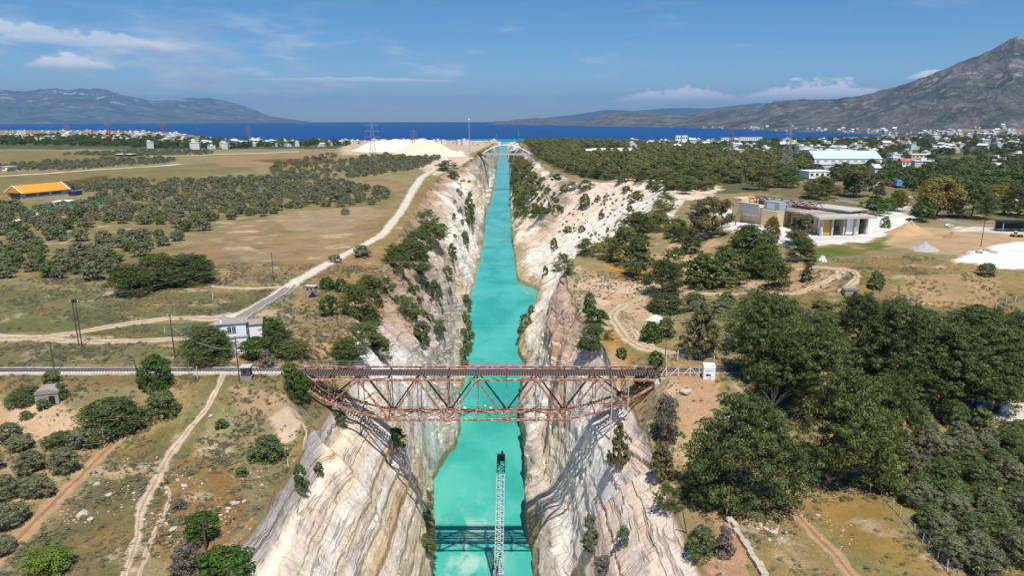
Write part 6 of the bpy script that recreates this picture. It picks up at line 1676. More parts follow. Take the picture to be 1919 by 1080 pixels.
RK = [rock_arrays(s) for s in range(5)]
spots = [(440, 780, 60, 18), (480, 900, 60, 30), (560, 860, 60, 20), (150, 965, 40, 22), (165, 890, 60, 18), (300, 980, 30, 14), (260, 870, 60, 26), (330, 1010, 40, 30), (420, 960, 50, 24), (470, 1000, 30, 26), (700, 335, 40, 6), (1310, 800, 30, 60), (1440, 990, 30, 18), (1345, 1040, 30, 30), (1460, 1010, 36, 20), (1270, 740, 24, 18), (1560, 1010, 60, 40), (230, 930, 40, 30), (340, 900, 60, 26), (60, 790, 60, 24), (500, 830, 40, 20)]
Vs = []; Ts = []; o = 0
for px, py, sx, sy in spots:
    for i in range(46):
        p_ = gp(px + rng.normal() * sx * .5, py + rng.normal() * sy * .5); iy_ = min(NR - 1, int(np.searchsorted(Yr, p_.y)))
        if XL[iy_, -1] < p_.x < XR_[iy_, -1]: continue
        V, T = RK[i % 5]; s_ = rng.uniform(.10, .42) * (1.0 + (rng.uniform() < .12)); a = rng.uniform(0, 6.28)
        R_ = np.array([[math.cos(a), -math.sin(a), 0], [math.sin(a), math.cos(a), 0], [0, 0, 1]]); Vs.append((V * [1, rng.uniform(.6, 1), 1]) @ R_.T * s_ + [p_.x, p_.y, p_.z + s_ * .1]); Ts.append(T + o); o += len(V)
tag(link('rubble', np_mesh('rubble', np.concatenate(Vs), np.concatenate(Ts), M_STONE)), 'pale loose stones scattered in the foreground grass', kind='stuff')
BM = [np_mesh('boulder', V, T, M_STONE) for V, T in RK]
BOULD = [(200, 808, 1.3, 'long pale boulder under the wide mastic thicket'), (325, 995, 1.2, 'pale boulder beside the round foreground tree'), (345, 913, 1.1, 'flat boulder right of the footpath'), (182, 908, .9, 'boulder beside the brown farm track'), (205, 930, 1.2, 'low white boulder in the grass left of the footpath'),
         (440, 945, 1.1, 'biggest stone of the cluster above the orange slope'), (458, 942, .9, 'right stone of the cluster above the orange slope'), (428, 955, .8, 'lower stone of the cluster above the orange slope'), (155, 965, 1.5, 'largest white rock of the outcrop left of the footpath'), (170, 975, 1.1, 'lower white rock of the outcrop left of the footpath'),
         (1285, 737, 1.9, 'flat pale slab on the red soil below the gate'), (1437, 995, 1.0, 'white rock on the heap near the stone wall'), (1450, 1000, 1.1, 'front white rock on the heap near the stone wall'), (1425, 985, .8, 'rear white rock on the heap near the stone wall'), (1760, 503, 2.2, 'white boulder lying on the soil bank'),
         (1850, 470, 3.0, 'largest boulder in the heap by the thin dark pole'), (1835, 474, 2.4, 'left boulder in the heap by the thin dark pole'), (1862, 474, 2.6, 'right boulder in the heap by the thin dark pole'), (395, 780, .9, 'stone beside the upper footpath'), (385, 820, .8, 'small boulder left of the footpath bend')]
for i, (px, py, s_, lb) in enumerate(BOULD):
    o_b = link('boulder', BM[i % 5], None, gp(px, py) + Vector((0, 0, s_ * .15))); o_b.scale = (s_ * 1.5, s_, s_); o_b.rotation_euler = (0, 0, i * 1.3); tag(o_b, lb, 'boulder')
# ------------------------------------------------------------------ buildings and yards


def px_len(p, px): return px * zc_of(p) / F


def facing(px1, py1, px2, py2):
    a = gp(px1, py1); b = gp(px2, py2); return a, b, math.atan2(b.y - a.y, b.x - a.x), math.hypot(b.x - a.x, b.y - a.y)


# --- concrete works hall in the white yard
A, B, rz, L_ = facing(1463, 420, 1527, 439)          # foot of the long open side
hall = thing('works_hall', 'long flat roofed concrete hall with open bays in the white yard', 'hall', (A.x, A.y, min(A.z, B.z)), rz)
R_i = Matrix.Rotation(-rz, 3, 'Z'); c2 = R_i @ (gp(1620, 437) - A); Wd = abs(c2.y) if abs(c2.y) > 8 else 26.0
Wd = 21.0; L2 = L_ + 4; hh = 7.2
MB().prism([(-1.5, hh), (L2 + 2.0, hh), (L2 + 2.0, hh + .9), (-1.5, hh + .9)], -2.5, Wd + 3).build('roof_slab', M_CONC, hall)
for i in range(7):
    MB().box((L2 * (i + .5) / 7, Wd / 2, hh + 1.0), (L2 / 7 - .25, Wd + 3, .22)).build('roof_panel', M_OLDCONC if i % 3 else M_CONC, hall)
for i in range(8): MB().box((L2 * i / 7, .2, hh / 2 - .3), (.8, .9, hh + .6)).build('column', M_CONC, hall)
for i in range(7):
    if i in (1, 2): MB().box((L2 * (i + .5) / 7, 2.2, 2.6), (L2 / 7 - 2, .4, 4.2)).build('roller_door', M_GLASS, hall)
    else: MB().box((L2 * (i + .5) / 7, 1.2 + .6 * (i % 2), hh / 2), (L2 / 7 - .9, .3, hh - .1)).build('wall_panel', M_GREYMET if i % 2 else M_WHITE, hall)
for i in (3, 4, 5): MB().box((L2 * (i + .5) / 7, 1.0, 4.2), (1.5, .5, 1.4)).build('window', M_GLASS, hall)
for j in range(5): MB().box((L2 - .2, Wd * j / 4, hh / 2 - .3), (.9, .8, hh + .6)).build('column', M_CONC, hall)
MB().box((L2 - 1.0, Wd * .16, hh / 2), (.3, Wd * .20, hh - .4)).build('tan_door', simple('tan_door', (206, 164, 88), .7, .1), hall)
MB().box((L2 - 1.0, Wd * .36, 1.9), (.5, Wd * .10, 3.8)).build('dark_door', M_DARK, hall)
MB().box((L2 - 1.0, Wd * .72, hh / 2), (.3, Wd * .28, hh - .4)).build('end_wall', M_WHITE, hall)
MB().box((L2 / 2, Wd - .3, hh / 2), (L2, .5, hh - .05)).build('rear_wall', M_OLDCONC, hall)
MB().box((-.6, Wd / 2, hh / 2), (.5, Wd - 1.2, hh - .05)).build('end_wall', M_CONC, hall)

# --- tall tan block with leaning grey panel and maroon frames
A, B, rz, L_ = facing(1372, 412, 1455, 426)
bl_ = thing('tan_block', 'tan panelled block with leaning grey panel and maroon roof frames', 'building', (A.x, A.y, min(A.z, B.z)), rz)
h1 = px_len(A, 40) / .95
MB().box((L_ * .10, 5.5, h1 / 2 - .3), (L_ * .20, 12, h1 + .6)).build('tan_wall', M_TAN, bl_)
MB().box((L_ * .42, 6, h1 * .35 - .3), (L_ * .46, 10, h1 * .7 + .6)).build('middle_wall', M_TAN, bl_)
m = MB(); y0, y1 = -.5, -2.2; m.add([(L_ * .20, y0 + .8, h1 * .36), (L_ * .62, y0 + .8, h1 * .36), (L_ * .64, y1, h1 * .86), (L_ * .18, y1, h1 * .86), (L_ * .20, y0 + 1.4, h1 * .36), (L_ * .62, y0 + 1.4, h1 * .36), (L_ * .64, y1 + .6, h1 * .88), (L_ * .18, y1 + .6, h1 * .88)], [(0, 1, 2, 3), (7, 6, 5, 4), (0, 4, 5, 1), (1, 5, 6, 2), (2, 6, 7, 3), (3, 7, 4, 0)])
m.build('leaning_panel', M_GREYMET, bl_)
MB().box((L_ * .84, 4, h1 * .33 - .3), (L_ * .34, 9, h1 * .66 + .6)).build('tan_wall', M_TAN, bl_)
MB().box((L_ * .84, 4.6, h1 * .84), (L_ * .33, 8, h1 * .36)).build('upper_box', M_GREYMET, bl_)
for x in (.74, .94): MB().box((L_ * x, .5, h1 * .84), (.3, .3, h1 * .36)).build('panel_frame', M_STEEL, bl_)
MB().box((L_ * .84, .55, h1 * .82), (L_ * .2, .12, h1 * .22)).build('window', M_BLUEROOF, bl_)
MB().box((L_ * .66, 0, h1 * .22), (L_ * .04, 1.2, h1 * .44)).build('pillar', M_OLDCONC, bl_)
for r_ in range(3):
    m = MB(); yy = 5 + r_ * 4.5; zz = h1 * .84
    m.bar((L_ * .16, yy, zz), (L_ * 1.5, yy, zz), .3, .3); m.bar((L_ * .16, yy, zz + 2), (L_ * 1.5, yy, zz + 2), .3, .3)
    for i in range(14): m.bar((L_ * (.16 + i * .095), yy, zz + (2 if i % 2 else 0)), (L_ * (.16 + (i + 1) * .095), yy, zz + (0 if i % 2 else 2)), .22, .22)
    m.build('roof_frame', M_MAROON, bl_)
MB().box((L_ * 1.0, 19, h1 * .42), (L_ * 1.9, 12, h1 * .84)).build('rear_block', M_OLDCONC, bl_)
MB().box((L_ * 1.0, 19, h1 * .86), (L_ * 2.0, 13, .5)).build('rear_roof', M_CONC, bl_)
MB().box((L_ * 1.75, 12, h1 * .36), (L_ * .5, 8, h1 * .72)).build('side_block', M_TAN, bl_)


def slab_house(name, label, cat, pxl, pxr, py, hpx, depth, wall, roof, group=None, gable=False, nwin=0, winmat=None, ry=0.0):
    """free standing building whose foot runs from pxl to pxr at height py in the photograph"""
    A = gp((pxl + pxr) / 2, py); w = px_len(A, pxr - pxl); h = px_len(A, hpx)
    t_ = thing(name, label, cat, (A.x, A.y + depth / 2, A.z - .3), ry, group)
    MB().box((0, 0, h / 2), (w, depth, h)).build('wall', wall, t_)
    if gable:
        MB().prism([(-depth / 2 - .6, h - .1), (depth / 2 + .6, h - .1), (0, h + depth * .24)], -w / 2 - .5, w / 2 + .5, 'X').build('roof', roof, t_)
    else: MB().box((0, 0, h + .2), (w + .8, depth + .8, .4)).build('roof', roof, t_)
    for i in range(nwin):
        x = -w / 2 + w * (i + .5) / nwin
        MB().box((x, -depth / 2, h * .58), (w / nwin * .5, .2, h * .32)).build('window', winmat or M_GLASS, t_)
    return t_


wh = slab_house('warehouse', 'very long white warehouse with pale blue roof on the right plain', 'warehouse', 1526, 1652, 307, 10, 36, M_WHITE, M_BLUEROOF, gable=True, nwin=9, winmat=M_GREYMET)
slab_house('villa', 'white villa with glazed gable beside the big pylon', 'villa', 1513, 1555, 334, 13, 16, M_WHITE, M_WHITE, nwin=4, ry=.1)
slab_house('villa', 'salmon roofed two storey villa in front of the orchards', 'villa', 1690, 1718, 312, 10, 12, M_WHITE, M_TILE, gable=True, nwin=4)
slab_house('school', 'long pale building with a row of dark window bays', 'building', 1708, 1752, 297, 8, 14, M_TAN, M_WHITE, nwin=6, winmat=M_DARK)
slab_house('greenhouse', 'low pale greenhouse sheds in the orchards', 'shed', 1690, 1790, 327, 4, 22, M_CONC, M_GREYMET, nwin=8)
slab_house('ochre_building', 'low ochre building at the end of the long pale wall', 'building', 1838, 1880, 301, 6, 12, M_TAN, M_TILE, nwin=4)
slab_house('field_wall', 'long pale wall joining the buildings on the right plain', 'wall', 1752, 1838, 299, 3, 2, M_CONC, M_CONC)
slab_house('apartment_block', 'left tower of the white twin apartment blocks by the sea', 'apartments', 1266, 1276, 265, 11, 14, M_WHITE, M_WHITE, nwin=3)
slab_house('apartment_block', 'right tower of the white twin apartment blocks by the sea', 'apartments', 1278, 1288, 265, 11, 14, M_WHITE, M_WHITE, nwin=3)
slab_house('hotel', 'long white terraced hotel near the right shore, front part', 'hotel', 1386, 1428, 263, 6, 22, M_WHITE, M_CONC, nwin=10)
slab_house('hotel', 'long white hotel wing left of the front part', 'hotel', 1352, 1384, 264, 6, 18, M_WHITE, M_CONC, nwin=8)
slab_house('salmon_building', 'salmon and white building at the right edge behind the trees', 'building', 1860, 1885, 388, 20, 12, M_WHITE, M_CONC, nwin=3, winmat=M_TILE)
slab_house('salmon_building', 'salmon and white building partly cut by the right edge', 'building', 1893, 1925, 386, 18, 12, M_WHITE, M_CONC, nwin=3, winmat=M_TILE)
slab_house('white_shed', 'small white flat shed in front of the twin blocks forest', 'shed', 1213, 1218, 303, 4, 5, M_WHITE, M_CONC, nwin=1)

# --- sports hall with orange roof and green pitch on the left
A, B, rz, L_ = facing(45, 375, 113, 369)
sp = thing('sports_hall', 'grey sports hall with bright orange gable roof at the left edge', 'sports hall', (A.x, A.y, A.z), rz)
L_ = px_len(A, 86); dp = 17.0; hw = px_len(A, 13)
MB().box((L_ / 2, dp / 2, hw / 2 - .3), (L_, dp, hw + .6)).build('wall', M_CONC, sp)
MB().prism([(-1.0, hw - .15), (dp + 1, hw - .15), (dp / 2, hw + 4.6)], -1.2, L_ + 1.2, 'X').build('roof', M_ORANGE, sp)
for s in (-1.3, L_ + 1.3):
    m = MB(); m.bar((s, -1.1, hw - .1), (s, dp / 2, hw + 4.8), .4, .5); m.bar((s, dp + 1.1, hw - .1), (s, dp / 2, hw + 4.8), .4, .5); m.build('barge_board', M_WHITE, sp)
for i in range(3): MB().box((L_ * (.17 + i * .28), -.02, hw * .60), (L_ * .22, .2, hw * .28)).build('window', M_GLASS, sp)
MB().box((-.05, dp / 2, hw * .5), (.3, dp * .6, hw * .8)).build('end_glazing', M_GLASS, sp)
m = MB(); pp = [gp(*q_) for q_ in ((45, 391), (118, 388), (150, 379), (205, 370), (190, 386), (128, 391), (60, 396))]
m.add([(p_.x, p_.y, p_.z + .25) for p_ in pp] + [(p_.x, p_.y, p_.z - .8) for p_ in pp], [tuple(range(7))] + [(i, i + 7, (i + 1) % 7 + 7, (i + 1) % 7) for i in range(7)])
tag(m.build('sports_pitch', simple('green_turf', (62, 150, 82), .9, .1, .2)), 'bright green sports pitch beside the orange roofed hall', kind='structure')
slab_house('white_shed', 'white shed beside the green sports pitch', 'shed', 100, 126, 386, 8, 8, M_WHITE, M_WHITE, nwin=2, winmat=M_DARK)
slab_house('blue_shed', 'dark blue shed right of the orange roofed hall', 'shed', 120, 142, 367, 8, 8, M_GLASS, M_BLUE, nwin=2)
slab_house('farm_house', 'small pale house at the left edge beside the white road', 'house', 2, 24, 320, 8, 9, M_WHITE, M_CONC, nwin=2)
slab_house('open_shed', 'long flat roofed open shed in the far left fields', 'shed', 216, 248, 293, 4, 12, M_DARK, M_WHITE, nwin=5)
fence('tall mesh fence round the green sports pitch', [(60, 397), (128, 392), (190, 387), (210, 370), (160, 368)], 4.5, 8, M_STEEL, 4, post=.22)
pole(182, 384, 352, 'floodlight mast at the corner of the green sports pitch', r=.2, mat=M_STEEL, arm=1.4)

# --- spoil heaps


def heap(name, label, px, py, wpx, hpx, mat, seed, ky=.6, flat=.0):
    p = gp(px, py); w = px_len(p, wpx) / 2; h = px_len(p, hpx); nA, nR = 44, 16
    V = []; Q = []
    for i in range(nR + 1):
        r_ = i / nR
        for j in range(nA):
            a = 2 * math.pi * j / nA; k_ = 1 + .22 * float(fbm(math.cos(a) * 1.5, math.sin(a) * 1.5, seed)); z = h * (min(1, (1 - r_) / (1 - flat)) ** 1.05) * (1 + .35 * float(fbm(math.cos(a) * 2.5 + r_ * 2, math.sin(a) * 2.5, seed + 8)))
            x = w * r_ * k_ * math.cos(a); y = w * ky * r_ * k_ * math.sin(a) + w * ky
            V.append((x, y, z * (1 + .25 * float(fbm(x / (w * .3), y / (w * .3), seed + 4))) - .4))
    for i in range(nR):
        for j in range(nA): Q.append((i * nA + j, i * nA + (j + 1) % nA, (i + 1) * nA + (j + 1) % nA, (i + 1) * nA + j))
    o = link(name, np_mesh(name, V, [q_[::-1] for q_ in Q], mat, smooth=True), None, p); return tag(o, label, 'spoil heap')


M_WHITEHEAP = simple('white_spoil', (224, 212, 194), .95, .2, .05, bump=.4); M_CREAMHEAP = simple('cream_spoil', (220, 203, 176), .95, .24, .06, bump=.4)
heap('spoil_heap', 'broad white spoil heap at the left of the quarry by the canal', 748, 286, 200, 19, M_WHITEHEAP, 1, .45, .62)
heap('spoil_heap', 'cream coloured spoil heap with a pointed ridge by the canal', 795, 294, 155, 22, M_CREAMHEAP, 2, .45, .35)
heap('spoil_heap', 'small white heap beside the gravel road end', 832, 308, 40, 11, M_WHITEHEAP, 3, .8)
heap('spoil_heap', 'tiny white mound among the brown quarry ground', 862, 288, 22, 6, M_WHITEHEAP, 4, .8)
heap('gravel_heap', 'grey gravel cone at the edge of the brown dirt yard', 1748, 474, 66, 17, M_GREYGRAVEL, 5, .9)
heap('soil_heap', 'small brown soil cone in the dirt yard', 1792, 448, 36, 11, simple('brown_soil', (158, 124, 92), .95, .2, .4, bump=.5), 6, .9)
heap('soil_heap', 'long tan earth mound behind the green bank', 1722, 442, 90, 22, simple('tan_soil', (182, 150, 112), .95, .25, .2, bump=.6), 7, .7)
heap('gravel_heap', 'white sand mound beside the mastic bush on the right bank', 1232, 604, 46, 12, M_GRAVEL, 8, .8)
heap('soil_heap', 'pale earth mound at the end of the green bank', 1545, 492, 26, 14, M_GRAVEL, 9, .8)

# --- machines and yard things
A = gp(1903, 444); s = px_len(A, 22) / 7.0
t_ = thing('wheel_loader', 'yellow wheel loader parked by the dark shelter at the right edge', 'loader', A, -.15, None, (s, s, s))
MB().prism([(-2.6, .9), (1.0, .9), (1.0, 1.7), (-2.4, 2.0), (-2.6, 1.8)], -.9, .9).build('body', M_YELLOW, t_)
MB().box((-.2, 0, 2.5), (1.3, 1.5, 1.4)).box((-.2, 0, 3.26), (1.5, 1.7, .12), mi=1).build('cab', [M_GLASS, M_WHITE], t_)
for x in (-1.8, 1.2):
    for y in (-1.05, 1.05): MB().tube([(x, y - .28, .75), (x, y + .28, .75)], .75, 16).build('wheel', M_TYRE, t_)
m = MB(); m.bar((.8, -.6, 1.6), (3.2, -.6, .8), .25, .3); m.bar((.8, .6, 1.6), (3.2, .6, .8), .25, .3); m.build('lift_arm', M_YELLOW, t_)
MB().prism([(3.0, .2), (4.2, .15), (4.0, .4), (3.4, .5), (3.3, 1.5), (3.0, 1.4)], -1.3, 1.3).build('bucket', M_BLACK, t_)
A = gp(1365, 425); s = px_len(A, 34) / 9.0
t_ = thing('lifting_frame', 'orange steel lifting frame at the corner of the white yard', 'frame', A, .1, None, (s, s, s))
for x in (-3.5, 3.5): MB().bar((x, 0, 0), (x, 0, 3.6), .5, .5).build('leg', M_ORPAINT, t_)
MB().bar((-3.8, 0, 3.7), (3.8, 0, 3.7), .5, .6).build('beam', M_ORPAINT, t_)
MB().box((-2.0, -1.5, .9), (4.5, 1.8, 1.4)).build('load', M_CONC, t_)
MB().box((-3.6, -2.5, 2.6), (2.6, .5, .5)).build('jib', M_ORPAINT, t_)
A = gp(1446, 412); s = px_len(A, 20) / 7.0
t_ = thing('excavator', 'weathered brown excavator standing in the white yard', 'excavator', A, .4, None, (s, s, s))
for y in (-1, 1): MB().prism([(-1.8, .1), (1.8, .1), (2.1, .5), (1.8, .9), (-1.8, .9), (-2.1, .5)], y - .3, y + .3).build('track', M_BLACK, t_)
MB().box((-.4, 0, 1.7), (3.2, 2.2, 1.3)).build('body', M_RUST, t_); MB().box((.7, -.6, 2.6), (1.2, 1.0, 1.5)).build('cab', M_GLASS, t_)
m = MB(); m.bar((1.2, .3, 1.8), (3.0, .3, 4.6), .4, .5); m.bar((3.0, .3, 4.6), (4.6, .3, 2.4), .35, .4); m.build('boom', M_RUST, t_)
MB().box((4.7, .3, 2.0), (.8, 1.0, .9)).build('bucket', M_BLACK, t_)
A = gp(1444, 402); t_ = thing('white_sign', 'white sign board with red patch on the yard wall', 'sign board', A)
MB().box((0, 0, 3), (4.5, .3, 6)).build('board', M_WHITE, t_); MB().box((-.3, -.18, 3.6), (1.4, .06, 1.6)).build('red_patch', M_RED, t_)


def truck(px, py, lpx, label, col, rz):
    A = gp(px, py); s = px_len(A, lpx) / 9.0; t_ = thing('truck', label, 'truck', A, rz, None, (s, s, s))
    MB().box((-1.0, 0, 2.4), (6.4, 2.5, 2.7)).build('cargo_box', col, t_)
    MB().prism([(2.4, .6), (4.4, .6), (4.4, 1.8), (4.0, 3.0), (2.4, 3.0)], -1.15, 1.15).build('cab', M_WHITE, t_)
    MB().box((4.2, 0, 2.4), (.35, 1.9, .8)).build('windscreen', M_GLASS, t_)
    for x in (-3.2, -1.9, 3.3):
        for y in (-1.0, 1.0): MB().tube([(x, y - .2, .55), (x, y + .2, .55)], .55, 12).build('wheel', M_TYRE, t_)
    return t_


truck(1690, 352, 34, 'blue topped truck parked behind the trees', simple('light_blue_tarp', (96, 160, 190), .6, .08), .2)
truck(1672, 350, 16, 'short red truck beside the blue topped truck', M_RED, .2)
for i, (px, py, c_) in enumerate([(1612, 356, 'left'), (1632, 358, 'second'), (1645, 350, 'rear')]): truck(px, py, 22, f'white truck, {c_} one of those parked behind the rear road', M_WHITE, .3 + i * .4)


def car(px, py, lpx, label, col, rz):
    A = gp(px, py); s = px_len(A, lpx) / 4.2; t_ = thing('car', label, 'car', A, rz, None, (s, s, s))
    MB().prism([(-2.1, .35), (2.1, .35), (2.1, .8), (1.3, .95), (.6, 1.45), (-1.0, 1.45), (-1.7, .95), (-2.1, .9)], -.85, .85).build('body', col, t_)
    MB().prism([(1.1, .98), (.55, 1.38), (-.9, 1.38), (-1.5, .98)], -.87, .87).build('windows', M_GLASS, t_)
    for x in (-1.3, 1.3):
        for y in (-.8, .8): MB().tube([(x, y - .1, .33), (x, y + .1, .33)], .33, 10).build('wheel', M_TYRE, t_)
    return t_


car(1706, 372, 12, 'white car parked right of the ochre tree', M_WHITE, .3); car(1722, 376, 12, 'silver car parked in front of the big ochre tree', M_GREYMET, .4)
car(1698, 384, 11, 'white car on the rear road beside the small ochre tree', M_WHITE, .2); car(1778, 425, 14, 'white car parked under the dark tree right of the ochre tree', M_WHITE, .1)
car(1870, 772, 26, 'dark car in the shade of the third dark pine', M_BLACK, .5)
A = gp(1831, 764); t_ = thing('blue_barrel', 'blue plastic water tank with pale label under the dark pines', 'tank', A); r_ = px_len(A, 8)
MB().tube([(0, 0, -.1), (0, 0, r_ * 1.4)], r_, 16).build('tank', M_BLUE, t_); MB().tube([(0, 0, r_ * 1.4), (0, 0, r_ * 1.6)], r_ * .45, 12).build('lid', M_BLUE, t_)
MB().box((0, -r_ * .97, r_ * .6), (r_ * .9, .12, r_ * .6)).build('label_plate', M_WHITE, t_)
A = gp(1882, 774); w = px_len(A, 17); t_ = thing('container', 'pale grey box container on the white ground under the pines', 'container', A, .05)
MB().box((0, w * .4, w * .42), (w, w * .8, w * .9)).build('body', M_GREYMET, t_); MB().box((0, -.03, w * .42), (w * .8, .08, w * .7)).build('door', M_BLUEROOF, t_)
A = gp(1810, 762); t_ = thing('red_crate', 'flat red crate left of the blue tank', 'crate', A); MB().box((0, .5, .3), (px_len(A, 14), 1.2, .7)).build('body', M_RED, t_); MB().box((0, .5, .68), (px_len(A, 15), 1.3, .08)).build('lid', M_RED, t_)
A = gp(1908, 436); t_ = thing('shelter', 'dark roofed open shelter behind the yellow loader', 'shelter', A + Vector((0, 6, 0)))
MB().box((2, 0, 4.0), (14, 6, .5)).build('roof', M_DARK, t_)
for x in (-4.5, 8.5):
    for y in (-2.6, 2.6): MB().box((x, y, 1.8), (.3, .3, 4.4)).build('post', M_STEEL, t_)
MB().box((2, 2.8, 2), (13, .2, 3.6)).build('back_wall', M_DARK, t_)
A = gp(1690, 752); t_ = thing('flat_trailer', 'rusty flat trailer in the shade beside the pale lane', 'trailer', A, -.05)
MB().box((0, 0, .8), (6, 2, .25)).build('bed', M_RUSTD, t_)
for x in (-1.5, 1.5):
    for y in (-.9, .9): MB().tube([(x, y - .12, .4), (x, y + .12, .4)], .4, 10).build('wheel', M_TYRE, t_)
A = gp(584, 558); t_ = thing('blue_tent', 'small dark blue tarpaulin tent below the grey shed', 'tent', A)
MB().prism([(-1.1, 0), (1.1, 0), (0, 1.5)], 0, 2).build('cover', simple('navy_tarp', (44, 46, 78), .7, .1), t_)

# ------------------------------------------------------------------ houses of the coastal settlements
HK = []
RM = [simple('town_tile', (172, 108, 84), .85, .15, .3), simple('town_flat_roof', (206, 204, 200), .8, .06, .2), M_CONC]
for i in range(8):
    r = random.Random(i); m = MB(); w, d, h = 1.0, r.uniform(.6, .95), r.uniform(.36, .7)
    m.box((0, 0, h / 2 - .05), (w, d, h + .1)); fl = 2 if h > .5 else 1
    if i % 3 == 0: m.prism([(-d / 2 - .06, h - .01), (d / 2 + .06, h - .01), (0, h + .2)], -w / 2 - .05, w / 2 + .05, 'X', mi=1)
    else: m.box((0, 0, h + .02), (w + .06, d + .06, .05), mi=1); m.box((r.uniform(-.2, .2), .1, h + .12), (.34, .3, .2))
    for f_ in range(fl):
        for x in (-.3, 0, .3):
            m.box((x, -d / 2 - .002, h * (f_ + .55) / fl), (.15, .02, h * .42 / fl), mi=2); m.box((w / 2 + .002, x * d, h * (f_ + .55) / fl), (.02, .13 * d, h * .42 / fl), mi=2)
    if i % 2: m.box((.2, -d / 2 - .1, h * .48), (.5, .2, .03))
    if i % 4 == 1: m.box((w * .7, .05, h * .27), (w * .5, d * .7, h * .6)); m.box((w * .7, .05, h * .58), (w * .54, d * .75, .04), mi=1)
    me = D.meshes.new('house'); me.from_pydata(m.v, [], m.f); me.polygons.foreach_set('material_index', m.m)
    HK.append(me)
WM = [simple('town_white_wall', (214, 212, 208), .8, .03, .1), simple('town_cream_wall', (206, 192, 170), .8, .04, .1)]
HM = {}


def house_mesh(i, wall, roof):
    k_ = (i, wall, roof)
    if k_ not in HM:
        me = HK[i].copy(); me.materials.clear()
        for m_ in (WM[wall], RM[roof], M_GLASS): me.materials.append(m_)
        HM[k_] = me
    return HM[k_]


NH = [0]


def village(poly, n_, seed, where, red=.3, size=(9, 17), limit=None):
    W_ = belt(poly, n_, seed); r = random.Random(seed); W_ = W_[np.argsort(W_[:, 1])]
    W_ = [p_ for p_ in W_ if p_[2] > .4 - (p_[0] ** 2 + p_[1] ** 2) / (2 * REFF)]
    rest = []
    for j, p_ in enumerate(W_):
        red_ = r.random() < red; s = r.uniform(*size); rz = r.choice([0, 1.57]) + r.gauss(.2, .25); i = r.choice([0, 3, 6]) if red_ else r.choice([1, 2, 4, 5, 7]); wl_ = 1 if r.random() < .22 else 0; rf = 0 if red_ else r.choice([1, 1, 2])
        if limit is not None and j >= limit: rest.append((p_, s, rz, i, wl_, rf)); continue
        o = link('house', house_mesh(i, wl_, rf), None, (p_[0], p_[1], p_[2] - .2)); o.scale = (s, s, s); o.rotation_euler = (0, 0, rz)
        look = ('red roofed ' if red_ else 'flat roofed ') + ('cream' if wl_ else 'white')
        tag(o, f'{look} house {where}', 'house', f'{look} houses {where}'); NH[0] += 1
    return rest


def town_mass(name, label, rest):
    Vs, Fs, Ms = [], [], []; o = 0
    for p_, s, rz, i, wl_, rf in rest:
        me = HK[i]; V = np.array([v.co[:] for v in me.vertices]) * s; c_, s_ = math.cos(rz), math.sin(rz)
        V = np.stack([V[:, 0] * c_ - V[:, 1] * s_ + p_[0], V[:, 0] * s_ + V[:, 1] * c_ + p_[1], V[:, 2] + p_[2] - .2], 1); Vs += V.tolist()
        for f_ in me.polygons: Fs.append([v + o for v in f_.vertices]); Ms.append((0 if not wl_ else 3, 1 if rf == 0 else 2, 4)[f_.material_index])
        o += len(V)
    me = D.meshes.new(name); me.from_pydata(Vs, [], Fs); [me.materials.append(m_) for m_ in (WM[0], M_TILE, M_WHITE, WM[1], M_GLASS)]; me.polygons.foreach_set('material_index', Ms)
    tag(link(name, me), label, kind='stuff')


rest = []
village([(1500, 300), (1919, 284), (1919, 345), (1700, 340), (1500, 325)], 16, 1, 'among right plain orchards', .35, (9, 15))
village([(1150, 272), (1260, 262), (1330, 262), (1440, 268), (1440, 300), (1380, 296), (1300, 284), (1200, 279)], 62, 2, 'in the right shore suburb', .4, (9, 16))
rest += village([(1440, 266), (1700, 256), (1919, 258), (1919, 282), (1500, 298), (1440, 296)], 120, 3, 'on the right plain', .25, (9, 17), 80)
rest += village([(1690, 249), (1919, 244), (2100, 243), (2100, 252), (1919, 254), (1720, 256), (1560, 258)], 110, 4, 'below the mountain', .12, (10, 18), 0)
rest += village([(-60, 246), (200, 246), (330, 252), (400, 260), (440, 266), (380, 276), (200, 268), (-60, 264)], 240, 5, 'in the left coastal town', .12, (9, 16), 85)
village([(270, 270), (420, 268), (560, 272), (420, 281), (270, 281)], 26, 6, 'at the left town edge', .4, (10, 18))
village([(440, 262), (640, 261), (660, 268), (640, 276), (450, 275)], 44, 7, 'left of the spoil heaps', .3, (9, 15))
rest += village([(640, 262), (930, 263), (930, 269), (860, 272), (640, 272)], 60, 8, 'by the canal mouth', .15, (9, 15), 20)
town_mass('town', 'white houses of the far coastal towns', rest)
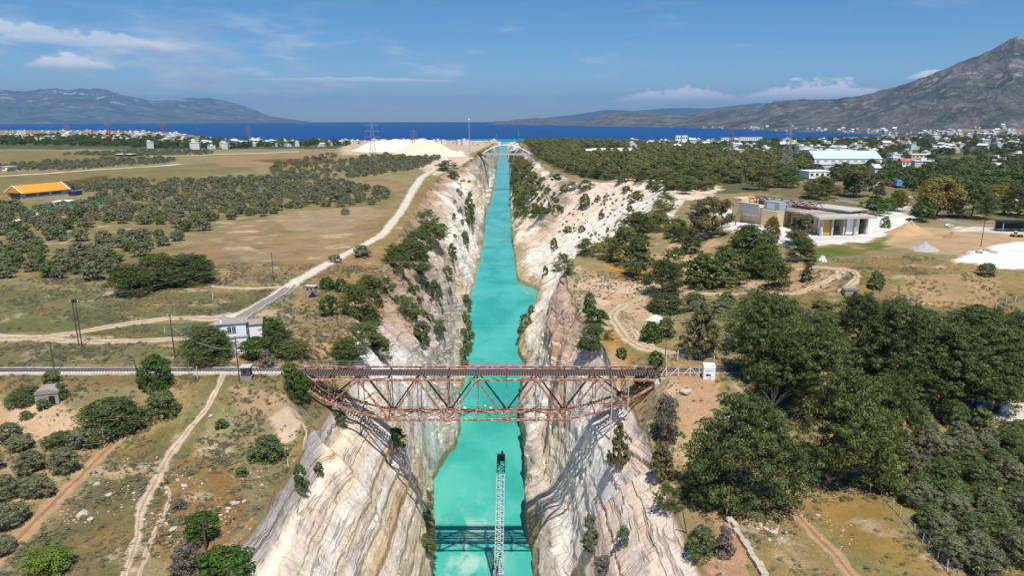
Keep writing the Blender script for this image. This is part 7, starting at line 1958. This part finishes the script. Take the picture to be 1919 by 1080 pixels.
# pale specks of villages at the foot of the mountain
def on_mountain(px, f_):
    X, Y, Z = MG; pxs = CX + F * X[0] / Y[0]; j = int(np.argmin(np.abs(pxs - px))); i = int(f_ * 149); return Vector((X[i, j], Y[i, j], Z[i, j]))


rm_ = []; r = random.Random(5)
for i in range(90):
    px = r.choice([r.uniform(1380, 1720), r.uniform(1300, 1919), r.uniform(1560, 1919)]); p_ = on_mountain(px, abs(r.gauss(0, .05)) + .03)
    rm_.append((p_, r.uniform(10, 24), r.uniform(0, 3), r.randrange(8), 0, 1))
town_mass('hill_village', 'white village houses scattered at the foot of the mountain', rm_)
# boat mast and jetty at the canal mouth
p0 = at_z(940, 269, 3); t_ = thing('low_bridge', 'low bridge across the canal mouth by the sea', 'bridge', p0)
MB().box((0, 0, .4), (70, 7, .7)).build('deck', M_CONC, t_)
for x in (-24, 24): MB().box((x, 0, -1.6), (2.4, 6.5, 3.4)).build('pier', M_CONC, t_)
for y in (-3.3, 3.3): MB().box((0, y, 1.3), (70, .15, 1.0)).build('railing', M_GREYMET, t_)
for px, h_ in ((931, 12), (972, 16)): pole(px, 262, 262 - h_, f'thin white mast at the canal mouth, {"left" if px < 950 else "right"} one', r=.5, mat=M_WHITE, name='signal_mast')

# ------------------------------------------------------------------ alike things: say which one by its place among them
ORD = ['first', 'second', 'third', 'fourth', 'fifth', 'sixth', 'seventh', 'eighth', 'ninth', 'tenth']
ROW = ['nearest row', 'second row', 'third row', 'fourth row', 'fifth row', 'sixth row', 'seventh row', 'eighth row', 'ninth row', 'tenth row']
by = {}
for o in COL.objects:
    if o.parent is None and o.get('label') and o.get('category'): by.setdefault(o['label'], []).append(o)
for lb, L_ in by.items():
    if len(L_) < 2: continue
    L_.sort(key=lambda o: o.location.y); nrow = max(1, math.ceil(len(L_) / 8)); per = math.ceil(len(L_) / nrow)
    for r_ in range(nrow):
        S_ = sorted(L_[r_ * per:(r_ + 1) * per], key=lambda o: o.location.x / o.location.y)
        for i, o in enumerate(S_): o['label'] = f"{ORD[i]} from left" + (f", {ROW[r_]}," if nrow > 1 else '') + ' of ' + o.get('group', lb)
